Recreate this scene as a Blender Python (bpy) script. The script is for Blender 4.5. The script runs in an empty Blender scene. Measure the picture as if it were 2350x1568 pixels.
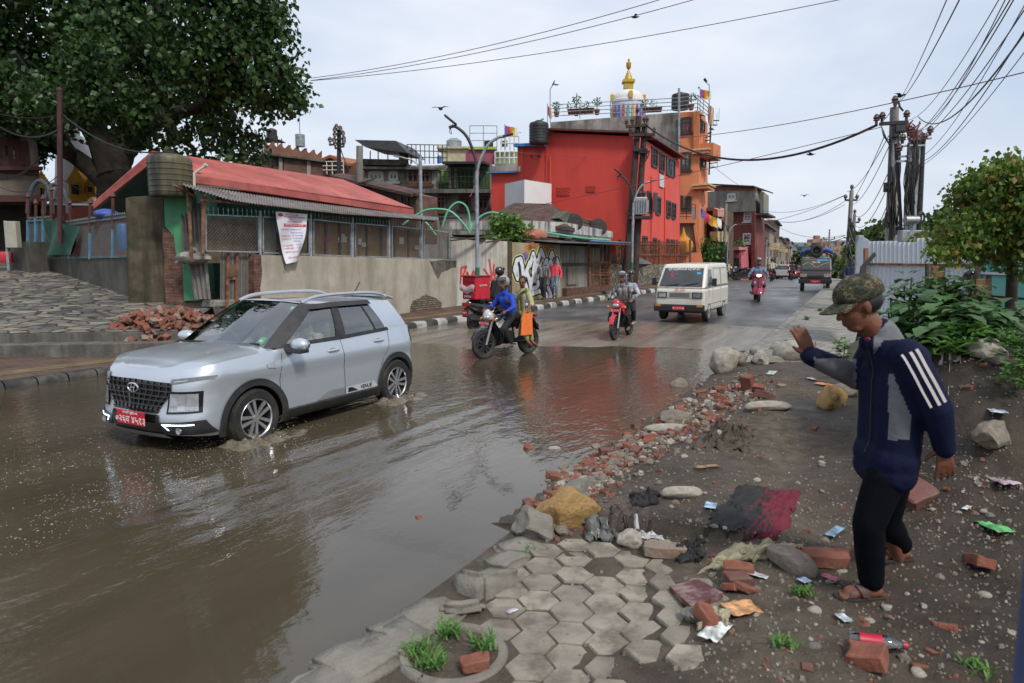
import bpy,bmesh,math,random
from mathutils import Vector as V,Matrix,noise as mn
R=math.radians
rnd=random.Random(11)
sc=bpy.context.scene
COL=sc.collection
# ---------------------------------------------------------------- camera, sky, sun, exposure
CH,FPX,CU,CV,HZ=2.05,1566.0,1174.5,784.0,595.0
TH=math.atan((CV-HZ)/FPX)
cd=bpy.data.cameras.new('camera');cam=bpy.data.objects.new('camera',cd);COL.objects.link(cam)
cam.location=(0,0,CH);cam.rotation_euler=(math.pi/2-TH,0,0)
cd.lens=24;cd.sensor_width=36;cd.clip_start=.05;cd.clip_end=20000
cd.dof.use_dof=True;cd.dof.focus_distance=11.0;cd.dof.aperture_fstop=3.2
sc.camera=cam
w=bpy.data.worlds.new('World');sc.world=w;w.use_nodes=True
def world():
 t=w.node_tree;n=t.nodes;L=t.links;bg=n['Background']
 sky=n.new('ShaderNodeTexSky');sky.sky_type='NISHITA';sky.sun_disc=False
 sky.sun_elevation=R(50);sky.sun_rotation=R(150);sky.air_density=1.3;sky.dust_density=2.5
 tc=n.new('ShaderNodeTexCoord');mp=n.new('ShaderNodeMapping');mp.inputs['Scale'].default_value=(1.6,1.6,4.2)
 nz=n.new('ShaderNodeTexNoise');nz.inputs['Scale'].default_value=1.5;nz.inputs['Detail'].default_value=6;nz.inputs['Roughness'].default_value=.5
 L.new(tc.outputs['Generated'],mp.inputs[0]);L.new(mp.outputs[0],nz.inputs[0])
 rp=n.new('ShaderNodeValToRGB');rp.color_ramp.elements[0].position=.36;rp.color_ramp.elements[0].color=(.72,)*3+(1,)
 rp.color_ramp.elements[1].position=.66;rp.color_ramp.elements[1].color=(.95,)*3+(1,)
 L.new(nz.outputs[0],rp.inputs[0])
 cl=n.new('ShaderNodeValToRGB');cl.color_ramp.elements[0].position=.3;cl.color_ramp.elements[0].color=(.64,.75,.94,1)
 cl.color_ramp.elements[1].position=.7;cl.color_ramp.elements[1].color=(.88,.91,.97,1)
 L.new(nz.outputs[0],cl.inputs[0])
 mul=n.new('ShaderNodeVectorMath');mul.operation='SCALE';mul.inputs['Scale'].default_value=9.4
 L.new(cl.outputs[0],mul.inputs[0])
 mx=n.new('ShaderNodeMixRGB');L.new(rp.outputs[0],mx.inputs[0]);L.new(sky.outputs[0],mx.inputs[1]);L.new(mul.outputs[0],mx.inputs[2])
 L.new(mx.outputs[0],bg.inputs[0]);bg.inputs[1].default_value=.1
world()
sd=bpy.data.lights.new('sun','SUN');sd.energy=2.4;sd.angle=R(10);sd.color=(1,.95,.87)
sun=bpy.data.objects.new('sun',sd);COL.objects.link(sun);sun.rotation_euler=(R(40),0,R(30))
sc.view_settings.view_transform='Standard';sc.view_settings.look='None'
sc.view_settings.exposure=0.18;sc.view_settings.gamma=1
sc.cycles.use_denoising=True;sc.cycles.max_bounces=8;sc.cycles.transparent_max_bounces=24
sc.cycles.caustics_reflective=False;sc.cycles.caustics_refractive=False;sc.cycles.sample_clamp_indirect=6
# ---------------------------------------------------------------- picture and street coordinates
cT,sT=math.cos(TH),math.sin(TH)
def ray(u,v):
 a=CV-v;d=FPX*cT+a*sT
 return V(((u-CU)/d,1.0,(a*cT-FPX*sT)/d))
def P(u,v,Y):return V((0,0,CH))+ray(u,v)*Y
def G(u,v,z=0.0):
 r=ray(u,v);return V((0,0,CH))+r*((z-CH)/r.z)
ANG=R(28)
RD=V((math.sin(ANG),math.cos(ANG),0));LD=V((-math.cos(ANG),math.sin(ANG),0));UP=V((0,0,1))
def SW(s,w,z=0.0):return V((RD.x*s+LD.x*w,RD.y*s+LD.y*w,z))
def sw(p):return (p[0]*RD.x+p[1]*RD.y,p[0]*LD.x+p[1]*LD.y)
class Pl:
 """a vertical plane through pt along horizontal direction d; on(u, v) meets the picture ray with it"""
 def __init__(s,pt,d):
  s.p=V((pt[0],pt[1],0));s.d=V((d[0],d[1],0)).normalized();s.n=V((s.d.y,-s.d.x,0))
  if s.n.dot(-s.p)<0:s.n=-s.n
 def __call__(s,u,v):
  r=ray(u,v);k=s.p.dot(s.n)/(r.x*s.n.x+r.y*s.n.y);return V((0,0,CH))+r*k
def lerp(a,b,t):return a+(b-a)*t
def ss(a,b,x):
 t=min(1,max(0,(x-a)/(b-a)));return t*t*(3-2*t)
def pw(x,tab):
 if x<=tab[0][0]:return tab[0][1]
 for (a,p),(b,q) in zip(tab,tab[1:]):
  if x<=b:return p+(q-p)*(x-a)/(b-a)
 return tab[-1][1]
def fbm(x,y,z=0.,o=4):
 a,f,s=.5,1.,0.
 for _ in range(o):s+=a*mn.noise(V((x*f,y*f,z*f)));a *= .5;f *= 2.03
 return s
# ---------------------------------------------------------------- mesh builder and tags
def tag(o,label=None,cat=None,group=None,kind=None):
 for k,x in (('label',label),('category',cat),('group',group),('kind',kind)):
  if x:o[k]=x
 return o
def thing(name,label,cat,loc=(0,0,0),rz=0,group=None,scale=None):
 o=bpy.data.objects.new(name,None);COL.objects.link(o);o.location=loc;o.rotation_euler=(0,0,rz);o.empty_display_size=.1
 if scale:o.scale=(scale,)*3
 return tag(o,label,cat,group)
def kids(o):return [c for c in bpy.data.objects if c.parent==o]
def dup(root,loc=None,rz=None,label=None,group=None,scale=None,parent=None):
 r=root.copy();COL.objects.link(r)
 if loc is not None:r.location=loc
 if rz is not None:r.rotation_euler=(0,0,rz)
 if scale:r.scale=(scale,)*3 if not hasattr(scale,'__len__') else scale
 if parent:r.parent=parent
 tag(r,label,None,group)
 for c in list(root.children):dup(c,parent=r)
 return r
class MB:
 def __init__(s):s.v=[];s.f=[];s.mi=[];s.sm=[];s.m=0;s.uv={}
 def add(s,vs,fs,sm=False):
  b=len(s.v);s.v+=[V(p) for p in vs]
  for f in fs:s.f.append([i+b for i in f]);s.mi.append(s.m);s.sm.append(sm)
  return s
 def box(s,c,d,rz=0,M=None,tap=1.0):
  x,y,z=d[0]/2,d[1]/2,d[2]/2
  T=Matrix.Translation(V(c)) @ (M.to_4x4() if M is not None else Matrix.Rotation(rz,4,'Z'))
  p=[T @ V(q) for q in ((-x,-y,-z),(x,-y,-z),(x,y,-z),(-x,y,-z),(-x*tap,-y*tap,z),(x*tap,-y*tap,z),(x*tap,y*tap,z),(-x*tap,y*tap,z))]
  return s.add(p,[(0,3,2,1),(4,5,6,7),(0,1,5,4),(1,2,6,5),(2,3,7,6),(3,0,4,7)])
 def bar(s,a,b,w,h=None,up=UP):
  a,b=V(a),V(b);d=(b-a);h=h or w;x=d.normalized();y=up.cross(x)
  if y.length<1e-4:y=V((1,0,0)).cross(x)
  y.normalize();z=x.cross(y)
  return s.box((a+b)/2,(d.length,w,h),M=Matrix((x,y,z)).transposed())
 def tube(s,pts,r,n=8,cap=True,sm=True,flat=1.0):
  pts=[V(p) for p in pts];k=len(pts);rr=r if hasattr(r,'__len__') else [r]*k
  vs=[];pn=None
  for i,p in enumerate(pts):
   d=(pts[min(i+1,k-1)]-pts[max(i-1,0)]).normalized()
   if pn is None:
    pn=d.orthogonal().normalized() if abs(d.z)>.95 else UP.cross(d).normalized()
   pn=(pn-d*pn.dot(d));pn=pn.normalized() if pn.length>1e-5 else d.orthogonal().normalized()
   q=d.cross(pn)
   for j in range(n):
    t=2*math.pi*j/n;vs.append(p+(pn*math.cos(t)+q*math.sin(t)*flat)*rr[i])
  fs=[(i*n+j,i*n+(j+1) % n,(i+1)*n+(j+1) % n,(i+1)*n+j) for i in range(k-1) for j in range(n)]
  s.add(vs,fs,sm)
  if cap:s.add(vs[:n],[tuple(reversed(range(n)))]);s.add(vs[-n:],[tuple(range(n))])
  return s
 def lathe(s,prof,c=(0,0,0),n=20,M=None,sm=True,cap=True):
  T=Matrix.Translation(V(c)) @ (M.to_4x4() if M is not None else Matrix())
  vs=[T @ V((r*math.cos(2*math.pi*j/n),r*math.sin(2*math.pi*j/n),z)) for r,z in prof for j in range(n)]
  k=len(prof)
  s.add(vs,[(i*n+j,i*n+(j+1) % n,(i+1)*n+(j+1) % n,(i+1)*n+j) for i in range(k-1) for j in range(n)],sm)
  if cap and prof[0][0]>1e-4:s.add(vs[:n],[tuple(reversed(range(n)))])
  if cap and prof[-1][0]>1e-4:s.add(vs[-n:],[tuple(range(n))])
  return s
 def prism(s,pts,d):
  pts=[V(p) for p in pts];n=len(pts);d=V(d)
  nr=sum(((pts[i].cross(pts[(i+1) % n])) for i in range(n)),V())
  if nr.dot(d)>0:pts.reverse()
  q=[p+d for p in pts]
  s.add(pts+q,[tuple(range(n)),tuple(reversed(range(n,2*n)))]+[(i,i+n,(i+1) % n+n,(i+1) % n) for i in range(n)])
  return s
 def poly(s,pts):return s.add(pts,[tuple(range(len(pts)))])
 def grid(s,fn,nu,nv,sm=True,skip=None):
  vs=[fn(i,j) for i in range(nu+1) for j in range(nv+1)]
  fs=[(i*(nv+1)+j,(i+1)*(nv+1)+j,(i+1)*(nv+1)+j+1,i*(nv+1)+j+1) for i in range(nu) for j in range(nv) if not (skip and skip(i,j))]
  return s.add(vs,fs,sm)
 def ball(s,c,r,n=14,k=9,M=None,fn=None):
  r=V(r) if hasattr(r,'__len__') else V((r,r,r));c=V(c);vs=[]
  for i in range(k+1):
   a=math.pi*i/k
   for j in range(n):
    b=2*math.pi*j/n;d=V((math.sin(a)*math.cos(b),math.sin(a)*math.sin(b),math.cos(a)))
    p=V((d.x*r.x,d.y*r.y,d.z*r.z))
    if fn:p=fn(p,d)
    vs.append(c+(M @ p if M is not None else p))
  return s.add(vs,[(i*n+j,(i+1)*n+j,(i+1)*n+(j+1) % n,i*n+(j+1) % n) for i in range(k) for j in range(n)],True)
 def build(s,name,mats,parent=None,smooth=None,bev=0,ang=40,label=None,cat=None,group=None,kind=None,weld=False,uv=True,loc=None,rz=0):
  me=bpy.data.meshes.new(name)
  me.from_pydata([tuple(p) for p in s.v],[],s.f)
  for m in (mats if isinstance(mats,(list,tuple)) else [mats]):me.materials.append(m)
  me.polygons.foreach_set('material_index',s.mi)
  if weld or bev:
   b=bmesh.new();b.from_mesh(me);bmesh.ops.remove_doubles(b,verts=b.verts,dist=1e-4)
   bmesh.ops.recalc_face_normals(b,faces=b.faces);b.to_mesh(me);b.free()
  if not (weld or bev):me.polygons.foreach_set('use_smooth',s.sm if smooth is None else [smooth]*len(s.f))
  elif smooth:me.polygons.foreach_set('use_smooth',[True]*len(me.polygons))
  if smooth or any(s.sm):
   try:me.set_sharp_from_angle(angle=R(ang))
   except Exception:pass
  if uv:
   ul=me.uv_layers.new(name='UVMap');buf=[0.0]*(2*len(me.loops));vv=me.vertices
   for p in me.polygons:
    n=p.normal
    if abs(n.z)>.75:t,b2=V((1,0,0)),V((0,1,0))
    else:t=V((-n.y,n.x,0)).normalized();b2=UP
    for li in p.loop_indices:
     c=vv[me.loops[li].vertex_index].co;buf[2*li]=c.dot(t);buf[2*li+1]=c.dot(b2)
   ul.data.foreach_set('uv',buf)
  me.update();o=bpy.data.objects.new(name,me);COL.objects.link(o)
  if parent:o.parent=parent
  if loc is not None:o.location=loc;o.rotation_euler=(0,0,rz)
  if bev:
   md=o.modifiers.new('bevel','BEVEL');md.width=bev;md.segments=2;md.limit_method='ANGLE';md.angle_limit=R(35)
  return tag(o,label,cat,group,kind)
def bake(o):
 dg=bpy.context.evaluated_depsgraph_get();me=bpy.data.meshes.new_from_object(o.evaluated_get(dg));o.modifiers.clear();o.data=me;return o
def text(body,size,name,m,parent=None,M=None,ext=.002,align='CENTER',label=None):
 cu=bpy.data.curves.new(name,'FONT');cu.body=body;cu.size=size;cu.extrude=ext;cu.align_x=align;cu.align_y='CENTER';cu.resolution_u=3
 t=bpy.data.objects.new(name+'_c',cu);COL.objects.link(t);bpy.context.view_layer.update()
 dg=bpy.context.evaluated_depsgraph_get();me=bpy.data.meshes.new_from_object(t.evaluated_get(dg))
 bpy.data.objects.remove(t);me.name=name;me.materials.clear();me.materials.append(m)
 if M is not None:me.transform(M)
 o=bpy.data.objects.new(name,me);COL.objects.link(o)
 if parent:o.parent=parent
 return o
def frame_M(o,x,y):
 x=V(x).normalized();z=x.cross(V(y)).normalized();y=z.cross(x)
 return Matrix.Translation(V(o)) @ Matrix((x,y,z)).transposed().to_4x4()
# ---------------------------------------------------------------- materials
def c4(c):return (c[0],c[1],c[2],1) if len(c)==3 else c
MATS={}
def mat(name,col=(.5,.5,.5),rough=.8,var=.2,scale=3.,col2=None,bump=0.,bscale=40.,metal=0.,spec=.5,streak=0.,scol=(.03,.028,.02),sscale=(5,.35),blot=0.,bcol=(.05,.045,.035),blscale=1.2,brick=None,coord='UV',coat=0.,emit=None,estr=0,island=0.,wave=None,transl=0.,rvar=0.,alpha=None):
 if name in MATS:return MATS[name]
 m=bpy.data.materials.new(name);MATS[name]=m;m.use_nodes=True;t=m.node_tree;n=t.nodes;L=t.links;bs=n['Principled BSDF']
 N=lambda k:n.new('ShaderNode'+k)
 tc=N('TexCoord');co=tc.outputs['UV' if coord=='UV' else 'Object']
 def nz(sc_,det=5,mp=None,ro=.55):
  x=N('TexNoise');x.inputs['Scale'].default_value=sc_;x.inputs['Detail'].default_value=det;x.inputs['Roughness'].default_value=ro
  if mp:
   q=N('Mapping');q.inputs['Scale'].default_value=mp;L.new(co,q.inputs[0]);L.new(q.outputs[0],x.inputs[0])
  else:L.new(co,x.inputs[0])
  return x.outputs[0]
 def ramp(i,a,b,ca=(0,0,0,1),cb=(1,1,1,1)):
  x=N('ValToRGB');e=x.color_ramp.elements;e[0].position=a;e[1].position=b;e[0].color=ca;e[1].color=cb;L.new(i,x.inputs[0]);return x.outputs[0]
 def mix(f,a,b,mode='MIX'):
  x=N('MixRGB');x.blend_type=mode
  for i,q in ((0,f),(1,a),(2,b)):
   if hasattr(q,'is_linked') or hasattr(q,'links'):L.new(q,x.inputs[i])
   elif i==0:x.inputs[0].default_value=q
   else:x.inputs[i].default_value=c4(q)
  return x.outputs[0]
 lo=tuple(x*(1-var) for x in col);hi=tuple(min(1,x*(1+var)) for x in (col2 or col))
 if brick:
  bw,bh,mo,c1,c2,cm=brick
  b=N('TexBrick');b.inputs['Scale'].default_value=1;b.inputs['Brick Width'].default_value=bw;b.inputs['Row Height'].default_value=bh
  b.inputs['Mortar Size'].default_value=mo;b.inputs['Mortar Smooth'].default_value=.3;b.inputs['Color1'].default_value=c4(c1);b.inputs['Color2'].default_value=c4(c2);b.inputs['Mortar'].default_value=c4(cm)
  dn=N('VectorMath');dn.operation='SCALE';dn.inputs['Scale'].default_value=bh*.25
  nn=N('TexNoise');nn.inputs['Scale'].default_value=2.2/bw*.3;L.new(co,nn.inputs[0]);L.new(nn.outputs['Color'],dn.inputs[0])
  ad=N('VectorMath');L.new(co,ad.inputs[0]);L.new(dn.outputs[0],ad.inputs[1]);L.new(ad.outputs[0],b.inputs[0])
  c=mix(ramp(nz(scale),.3,.7,(1-var,)*3+(1,),(1+var*.4,)*3+(1,)),b.outputs[0],(1,1,1),'MULTIPLY') if False else b.outputs[0]
  c=mix(1.0,c,ramp(nz(scale),.3,.75,(1-var*2,)*3+(1,),(1,)*3+(1,)),'MULTIPLY')
  bfac=b.outputs['Fac']
 else:
  c=ramp(nz(scale,6),.3,.72,c4(lo),c4(hi));bfac=None
 if island:
  g=N('NewGeometry');c=mix(1.0,c,ramp(g.outputs['Random Per Island'],0,1,(1-island,)*3+(1,),(1+island*.8,)*3+(1,)),'MULTIPLY')
 if streak:c=mix(ramp(nz(1,6,(sscale[0],sscale[1],1) if coord=='UV' else (sscale[0],sscale[0],sscale[1]),.65),.44,.64,(0,0,0,1),(streak,)*3+(1,)),c,scol)
 if blot:c=mix(ramp(nz(blscale,8,None,.68),.47,.62,(0,0,0,1),(blot,)*3+(1,)),c,bcol)
 L.new(c,bs.inputs['Base Color']) if hasattr(c,'links') else None
 bs.inputs['Roughness'].default_value=rough;bs.inputs['Metallic'].default_value=metal;bs.inputs['Specular IOR Level'].default_value=spec
 if rvar:L.new(ramp(nz(scale*.7,4),.35,.65,(max(.02,rough-rvar),)*3+(1,),(rough,)*3+(1,)),bs.inputs['Roughness'])
 if coat:bs.inputs['Coat Weight'].default_value=coat;bs.inputs['Coat Roughness'].default_value=.04
 if emit:bs.inputs['Emission Color'].default_value=c4(emit);bs.inputs['Emission Strength'].default_value=estr
 if transl:
  bs.inputs['Transmission Weight'].default_value=0
  tr=N('BsdfTranslucent');L.new(c,tr.inputs[0]);ms=N('MixShader');ms.inputs[0].default_value=transl
  L.new(bs.outputs[0],ms.inputs[1]);L.new(tr.outputs[0],ms.inputs[2]);L.new(ms.outputs[0],n['Material Output'].inputs[0])
 h=None
 if bump:
  h=nz(bscale,8,None,.6);k=bump
  if bfac is not None:
   iv=N('Math');iv.operation='MULTIPLY_ADD';L.new(bfac,iv.inputs[0]);iv.inputs[1].default_value=-1.2;L.new(h,iv.inputs[2]);h=iv.outputs[0]
 if wave:
  wv=N('TexWave');wv.inputs['Scale'].default_value=wave[0];wv.bands_direction=wave[1];wv.inputs['Distortion'].default_value=0;L.new(co,wv.inputs[0])
  if h is not None:
   ad=N('Math');ad.operation='MULTIPLY_ADD';L.new(h,ad.inputs[0]);ad.inputs[1].default_value=.3;L.new(wv.outputs[1],ad.inputs[2]);h=ad.outputs[0]
  else:h=wv.outputs[1]
 if h is not None:
  bp=N('Bump');bp.inputs['Strength'].default_value=min(1,max(bump,wave[2] if wave else 0));bp.inputs['Distance'].default_value=.02;L.new(h,bp.inputs['Height']);L.new(bp.outputs[0],bs.inputs['Normal'])
 return m
def glass(name,tint=(.75,.8,.8),dark=.35,rough=.01,boost=.05):
 if name in MATS:return MATS[name]
 m=bpy.data.materials.new(name);MATS[name]=m;m.use_nodes=True;t=m.node_tree;n=t.nodes;L=t.links;n.remove(n['Principled BSDF'])
 tr=n.new('ShaderNodeBsdfTransparent');tr.inputs[0].default_value=c4(tuple(x*(1-dark) for x in tint));gl=n.new('ShaderNodeBsdfGlossy');gl.inputs['Roughness'].default_value=rough;gl.inputs[0].default_value=(1,1,1,1)
 lw=n.new('ShaderNodeFresnel');lw.inputs[0].default_value=1.55;mu=n.new('ShaderNodeMath');mu.operation='MULTIPLY_ADD';mu.inputs[1].default_value=1.5;mu.inputs[2].default_value=boost;mu.use_clamp=True
 L.new(lw.outputs[0],mu.inputs[0]);ms=n.new('ShaderNodeMixShader');L.new(mu.outputs[0],ms.inputs[0]);L.new(tr.outputs[0],ms.inputs[1]);L.new(gl.outputs[0],ms.inputs[2]);L.new(ms.outputs[0],n['Material Output'].inputs[0])
 return m
BLACK=mat('black_plastic',(.012,.012,.013),.45,.3,8,coord='OBJ')
RUBBER=mat('tyre_rubber',(.018,.017,.016),.75,.4,10,coord='OBJ',blot=.5,bcol=(.07,.06,.045),blscale=5)
CHROME=mat('chrome',(.75,.75,.76),.12,.05,metal=1,coord='OBJ')
STEEL=mat('grey_steel',(.32,.33,.34),.45,.2,5,metal=.6,coord='OBJ')
DARKSTEEL=mat('dark_steel',(.05,.05,.052),.5,.3,8,metal=.6,coord='OBJ')
RUST=mat('rusty_iron',(.11,.05,.03),.8,.5,6,coord='OBJ',col2=(.2,.09,.05),bump=.3,bscale=60)
PANE=mat('window_glass',(.02,.024,.028),.06,.5,1.2,coord='OBJ',spec=.7)
# ---------------------------------------------------------------- ground, road, water, pavements
ZR=[(-30,-.09),(8,-.085),(14,-.005),(17,.035),(21.5,.12),(29,.33),(36,.52),(42,.6),(60,.3),(95,-.5),(140,-1.0),(3000,-1.6)]
KW=[(-30,12.1),(5.6,12.1),(15.8,11.8),(25,10.9),(32.8,9.6),(40,8.2),(48,10.8),(60,11.5),(100,15),(200,24)]
EW=[(-30,2.3),(12,2.35),(20,2.3),(37,2.2),(60,4),(100,7.5),(200,18)]
def kerb_w(s):return pw(s,KW)
def edge_w(s):return pw(s,EW)
def zr(s,w):
 z=pw(s,ZR)
 if s<24:z+=(w-7)*.006*(1-ss(18,24,s))+.034*fbm(s*.32,w*.42,3)*(1-ss(18,24,s))*ss(6,11,s)
 return z
def zpl(s,w):return .56+max(0,(s*RD.y+w*LD.y)-13.6)*.15
def zv(s,w):
 """the verge right of the road: paved strip, dug-up dirt, heap"""
 side=zr(s,2.3)+.14
 dirt=ss(2.95,1.0,w)*.38-.065+.07*math.exp(-((w-2.25)/.22)**2)*(.6+fbm(s*2.5,w*2.5,12))
 if s<4.4:dirt=lerp(.11+ss(1.25,.2,w)*.17,dirt,ss(3.6,5.2,s+.25*fbm(w*2,s,9)))
 if w>2.2 and s<4.4:dirt-=ss(2.2,2.42,w)*.3
 heap=1.05*ss(4.3,6.6,s)*ss(.15,-.7,w+.12*fbm(s*.8,2))*(1-.55*ss(9.5,12.5,s))
 hole=-.10*math.exp(-((s-6.6)**2)/.6-((w-.55)**2)/.05)
 n=.055*fbm(s*1.3,w*1.3,1)+.035*fbm(s*4,w*4,2)+.022*fbm(s*11,w*11,6,2)+(.05*fbm(s*2.2,w*2.2,5) if w<0 else 0)
 k=ss(12.4,13.6,s+.5*fbm(w*1.5,7))
 pave=ss(.2,.5,w)
 flat=1-ss(3.4,4.6,s)*1.0
 z=dirt+heap+hole+n*(1-.8*flat*ss(.2,.9,w))
 far=lerp(side+.12+.06*fbm(s,w,4),side,pave)
 return lerp(z,far,k)-k*.5*ss(2.32,2.45,w)
def mk(name,fn,base=None):
 m=bpy.data.materials.new(name);m.use_nodes=True;fn(m.node_tree,m.node_tree.nodes,m.node_tree.links,m.node_tree.nodes['Principled BSDF']);return m
def nd(n,k,**kw):
 x=n.new('ShaderNode'+k)
 for a,b in kw.items():setattr(x,a,b)
 return x
def swnodes(n,L):
 g=nd(n,'NewGeometry');out=[]
 for d in (RD,LD):
  q=nd(n,'VectorMath',operation='DOT_PRODUCT');q.inputs[1].default_value=d;L.new(g.outputs['Position'],q.inputs[0]);out.append(q.outputs['Value'])
 cb=nd(n,'CombineXYZ');L.new(out[0],cb.inputs[0]);L.new(out[1],cb.inputs[1]);return out[0],out[1],cb.outputs[0]
def noiz(n,L,co,scale,det=5,mp=None,ro=.55):
 x=nd(n,'TexNoise');x.inputs['Scale'].default_value=scale;x.inputs['Detail'].default_value=det;x.inputs['Roughness'].default_value=ro
 if mp:
  q=nd(n,'Mapping');q.inputs['Scale'].default_value=mp;L.new(co,q.inputs[0]);co=q.outputs[0]
 L.new(co,x.inputs[0]);return x.outputs[0]
def rmp(n,L,i,a,b,ca=0.,cb=1.):
 x=nd(n,'ValToRGB');e=x.color_ramp.elements;e[0].position=a;e[1].position=b
 e[0].color=c4(ca if hasattr(ca,'__len__') else (ca,)*3);e[1].color=c4(cb if hasattr(cb,'__len__') else (cb,)*3);L.new(i,x.inputs[0]);return x.outputs[0]
def mixc(n,L,f,a,b,mode='MIX'):
 x=nd(n,'MixRGB',blend_type=mode)
 for i,q in ((0,f),(1,a),(2,b)):
  if hasattr(q,'links'):L.new(q,x.inputs[i])
  elif i==0:x.inputs[0].default_value=q
  else:x.inputs[i].default_value=c4(q)
 return x.outputs[0]
def mth(n,L,op,a,b=None,c=None,clamp=False):
 x=nd(n,'Math',operation=op,use_clamp=clamp)
 for i,q in enumerate((a,b,c)):
  if q is None:continue
  if hasattr(q,'links'):L.new(q,x.inputs[i])
  else:x.inputs[i].default_value=q
 return x.outputs[0]
def bmp(n,L,bs,h,st,dist=.02):
 b=nd(n,'Bump');b.inputs['Strength'].default_value=st;b.inputs['Distance'].default_value=dist;L.new(h,b.inputs['Height']);L.new(b.outputs[0],bs.inputs['Normal'])
def road_fn(t,n,L,bs):
 s,w_,co=swnodes(n,L)
 big=noiz(n,L,co,.35,6);fine=noiz(n,L,co,60,4);trk=noiz(n,L,co,1.0,6,(.16,2.6,1),.62)
 tr2=noiz(n,L,co,1.0,5,(.5,1.5,1))
 asph=mixc(n,L,rmp(n,L,tr2,.35,.7),(.055,.054,.054),(.125,.122,.118))
 asph=mixc(n,L,rmp(n,L,noiz(n,L,co,.9,7,None,.65),.60,.68),asph,(.23,.215,.195))
 mud=mixc(n,L,rmp(n,L,trk,.36,.66),(.10,.084,.064),(.25,.22,.175))
 mud=mixc(n,L,rmp(n,L,big,.4,.7),mud,(.165,.14,.108))
 e=mth(n,L,'MULTIPLY_ADD',noiz(n,L,co,.8,5),3.0,s);e=mth(n,L,'MULTIPLY_ADD',w_,.16,e)
 f=nd(n,'MapRange');f.inputs[1].default_value=22.6;f.inputs[2].default_value=23.0;L.new(e,f.inputs[0])
 c=mixc(n,L,f.outputs[0],mud,asph)
 c=mixc(n,L,.25,c,rmp(n,L,fine,.3,.7,.6,1.0),'MULTIPLY');L.new(c,bs.inputs['Base Color'])
 wet=rmp(n,L,noiz(n,L,co,.7,6,(.5,1.3,1),.6),.35,.62,.10,.42)
 wet=mixc(n,L,f.outputs[0],wet,rmp(n,L,noiz(n,L,co,.5,5),.35,.65,.28,.6));L.new(wet,bs.inputs['Roughness'])
 h=mth(n,L,'MULTIPLY_ADD',trk,1.6,mth(n,L,'MULTIPLY',fine,.18));bmp(n,L,bs,h,.35,.02)
ROAD=mk('wet_muddy_road',road_fn)
def water_fn(t,n,L,bs):
 s,w_,co=swnodes(n,L)
 at=nd(n,'Attribute',attribute_name='rip')
 bs.inputs['Base Color'].default_value=(.118,.098,.070,1);bs.inputs['IOR'].default_value=1.62;bs.inputs['Roughness'].default_value=.03
 c=mixc(n,L,rmp(n,L,noiz(n,L,co,.5,4,(.5,1.2,1)),.35,.7),(.056,.044,.028),(.094,.075,.05));L.new(c,bs.inputs['Base Color'])
 h1=noiz(n,L,co,1.0,4,(3.0,7.0,1),.55);h2=noiz(n,L,co,1.0,3,(9,16,1),.5)
 h=mth(n,L,'MULTIPLY_ADD',h1,1.0,mth(n,L,'MULTIPLY',h2,.30));h=mth(n,L,'MULTIPLY',h,at.outputs['Fac'])
 bmp(n,L,bs,h,1.0,.012)
WATER=mk('muddy_flood_water',water_fn)
def dirt_fn(t,n,L,bs):
 s,w_,co=swnodes(n,L);g=nd(n,'NewGeometry');p=g.outputs['Position']
 a=noiz(n,L,p,1.1,7,None,.6);b=noiz(n,L,p,7,7,None,.65);f=noiz(n,L,p,70,4)
 c=mixc(n,L,rmp(n,L,a,.35,.65),(.050,.038,.027),(.125,.10,.075))
 c=mixc(n,L,rmp(n,L,b,.42,.62),c,mixc(n,L,.6,c,(.034,.026,.018)))
 v=nd(n,'TexVoronoi');v.inputs['Scale'].default_value=26;L.new(p,v.inputs[0])
 peb=mth(n,L,'MULTIPLY',rmp(n,L,v.outputs['Distance'],.12,.2,1.,0.),rmp(n,L,noiz(n,L,p,3,3),.5,.6))
 c=mixc(n,L,peb,c,rmp(n,L,v.outputs['Color'],.2,.9,(.10,.075,.055),(.26,.22,.18)))
 wd=nd(n,'MapRange');wd.inputs[1].default_value=.55;wd.inputs[2].default_value=-.5;wd.inputs[4].default_value=.62;L.new(mth(n,L,'MULTIPLY_ADD',b,.8,mth(n,L,'ADD',w_,-.4)),wd.inputs[0]);c=mixc(n,L,wd.outputs[0],c,mixc(n,L,1.,c,(.30,.27,.25),'MULTIPLY'))  # painted vignette: soil colour darkens towards the right bank
 L.new(c,bs.inputs['Base Color']);L.new(rmp(n,L,a,.35,.6,.45,.85),bs.inputs['Roughness']);bs.inputs['Specular IOR Level'].default_value=.3
 h=mth(n,L,'MULTIPLY_ADD',b,1.2,mth(n,L,'MULTIPLY_ADD',f,.35,mth(n,L,'MULTIPLY',peb,.5)));bmp(n,L,bs,h,.8,.03)
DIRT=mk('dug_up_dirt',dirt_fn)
GROUND=mat('bare_ground',(.11,.095,.07),.95,.35,.2,bump=.4,bscale=3)
def rows(tab):
 out=[]
 for a,b,st in tab:
  k=int(round((b-a)/st));out+=[a+(b-a)*i/k for i in range(k)]
 return out+[tab[-1][1]]
def sgrid(name,ss_,wa,wb,nw,zf,m,kind='structure',label=None,cat=None,attr=None):
 mb=MB();mb.grid(lambda i,j:(lambda s,w:SW(s,w,zf(s,w)))(ss_[i],lerp(wa(ss_[i]),wb(ss_[i]),j/nw)),len(ss_)-1,nw)
 o=mb.build(name,m,kind=kind,label=label,cat=cat)
 if o.data.polygons[0].normal.z<0:o.data.flip_normals()
 return o
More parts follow.
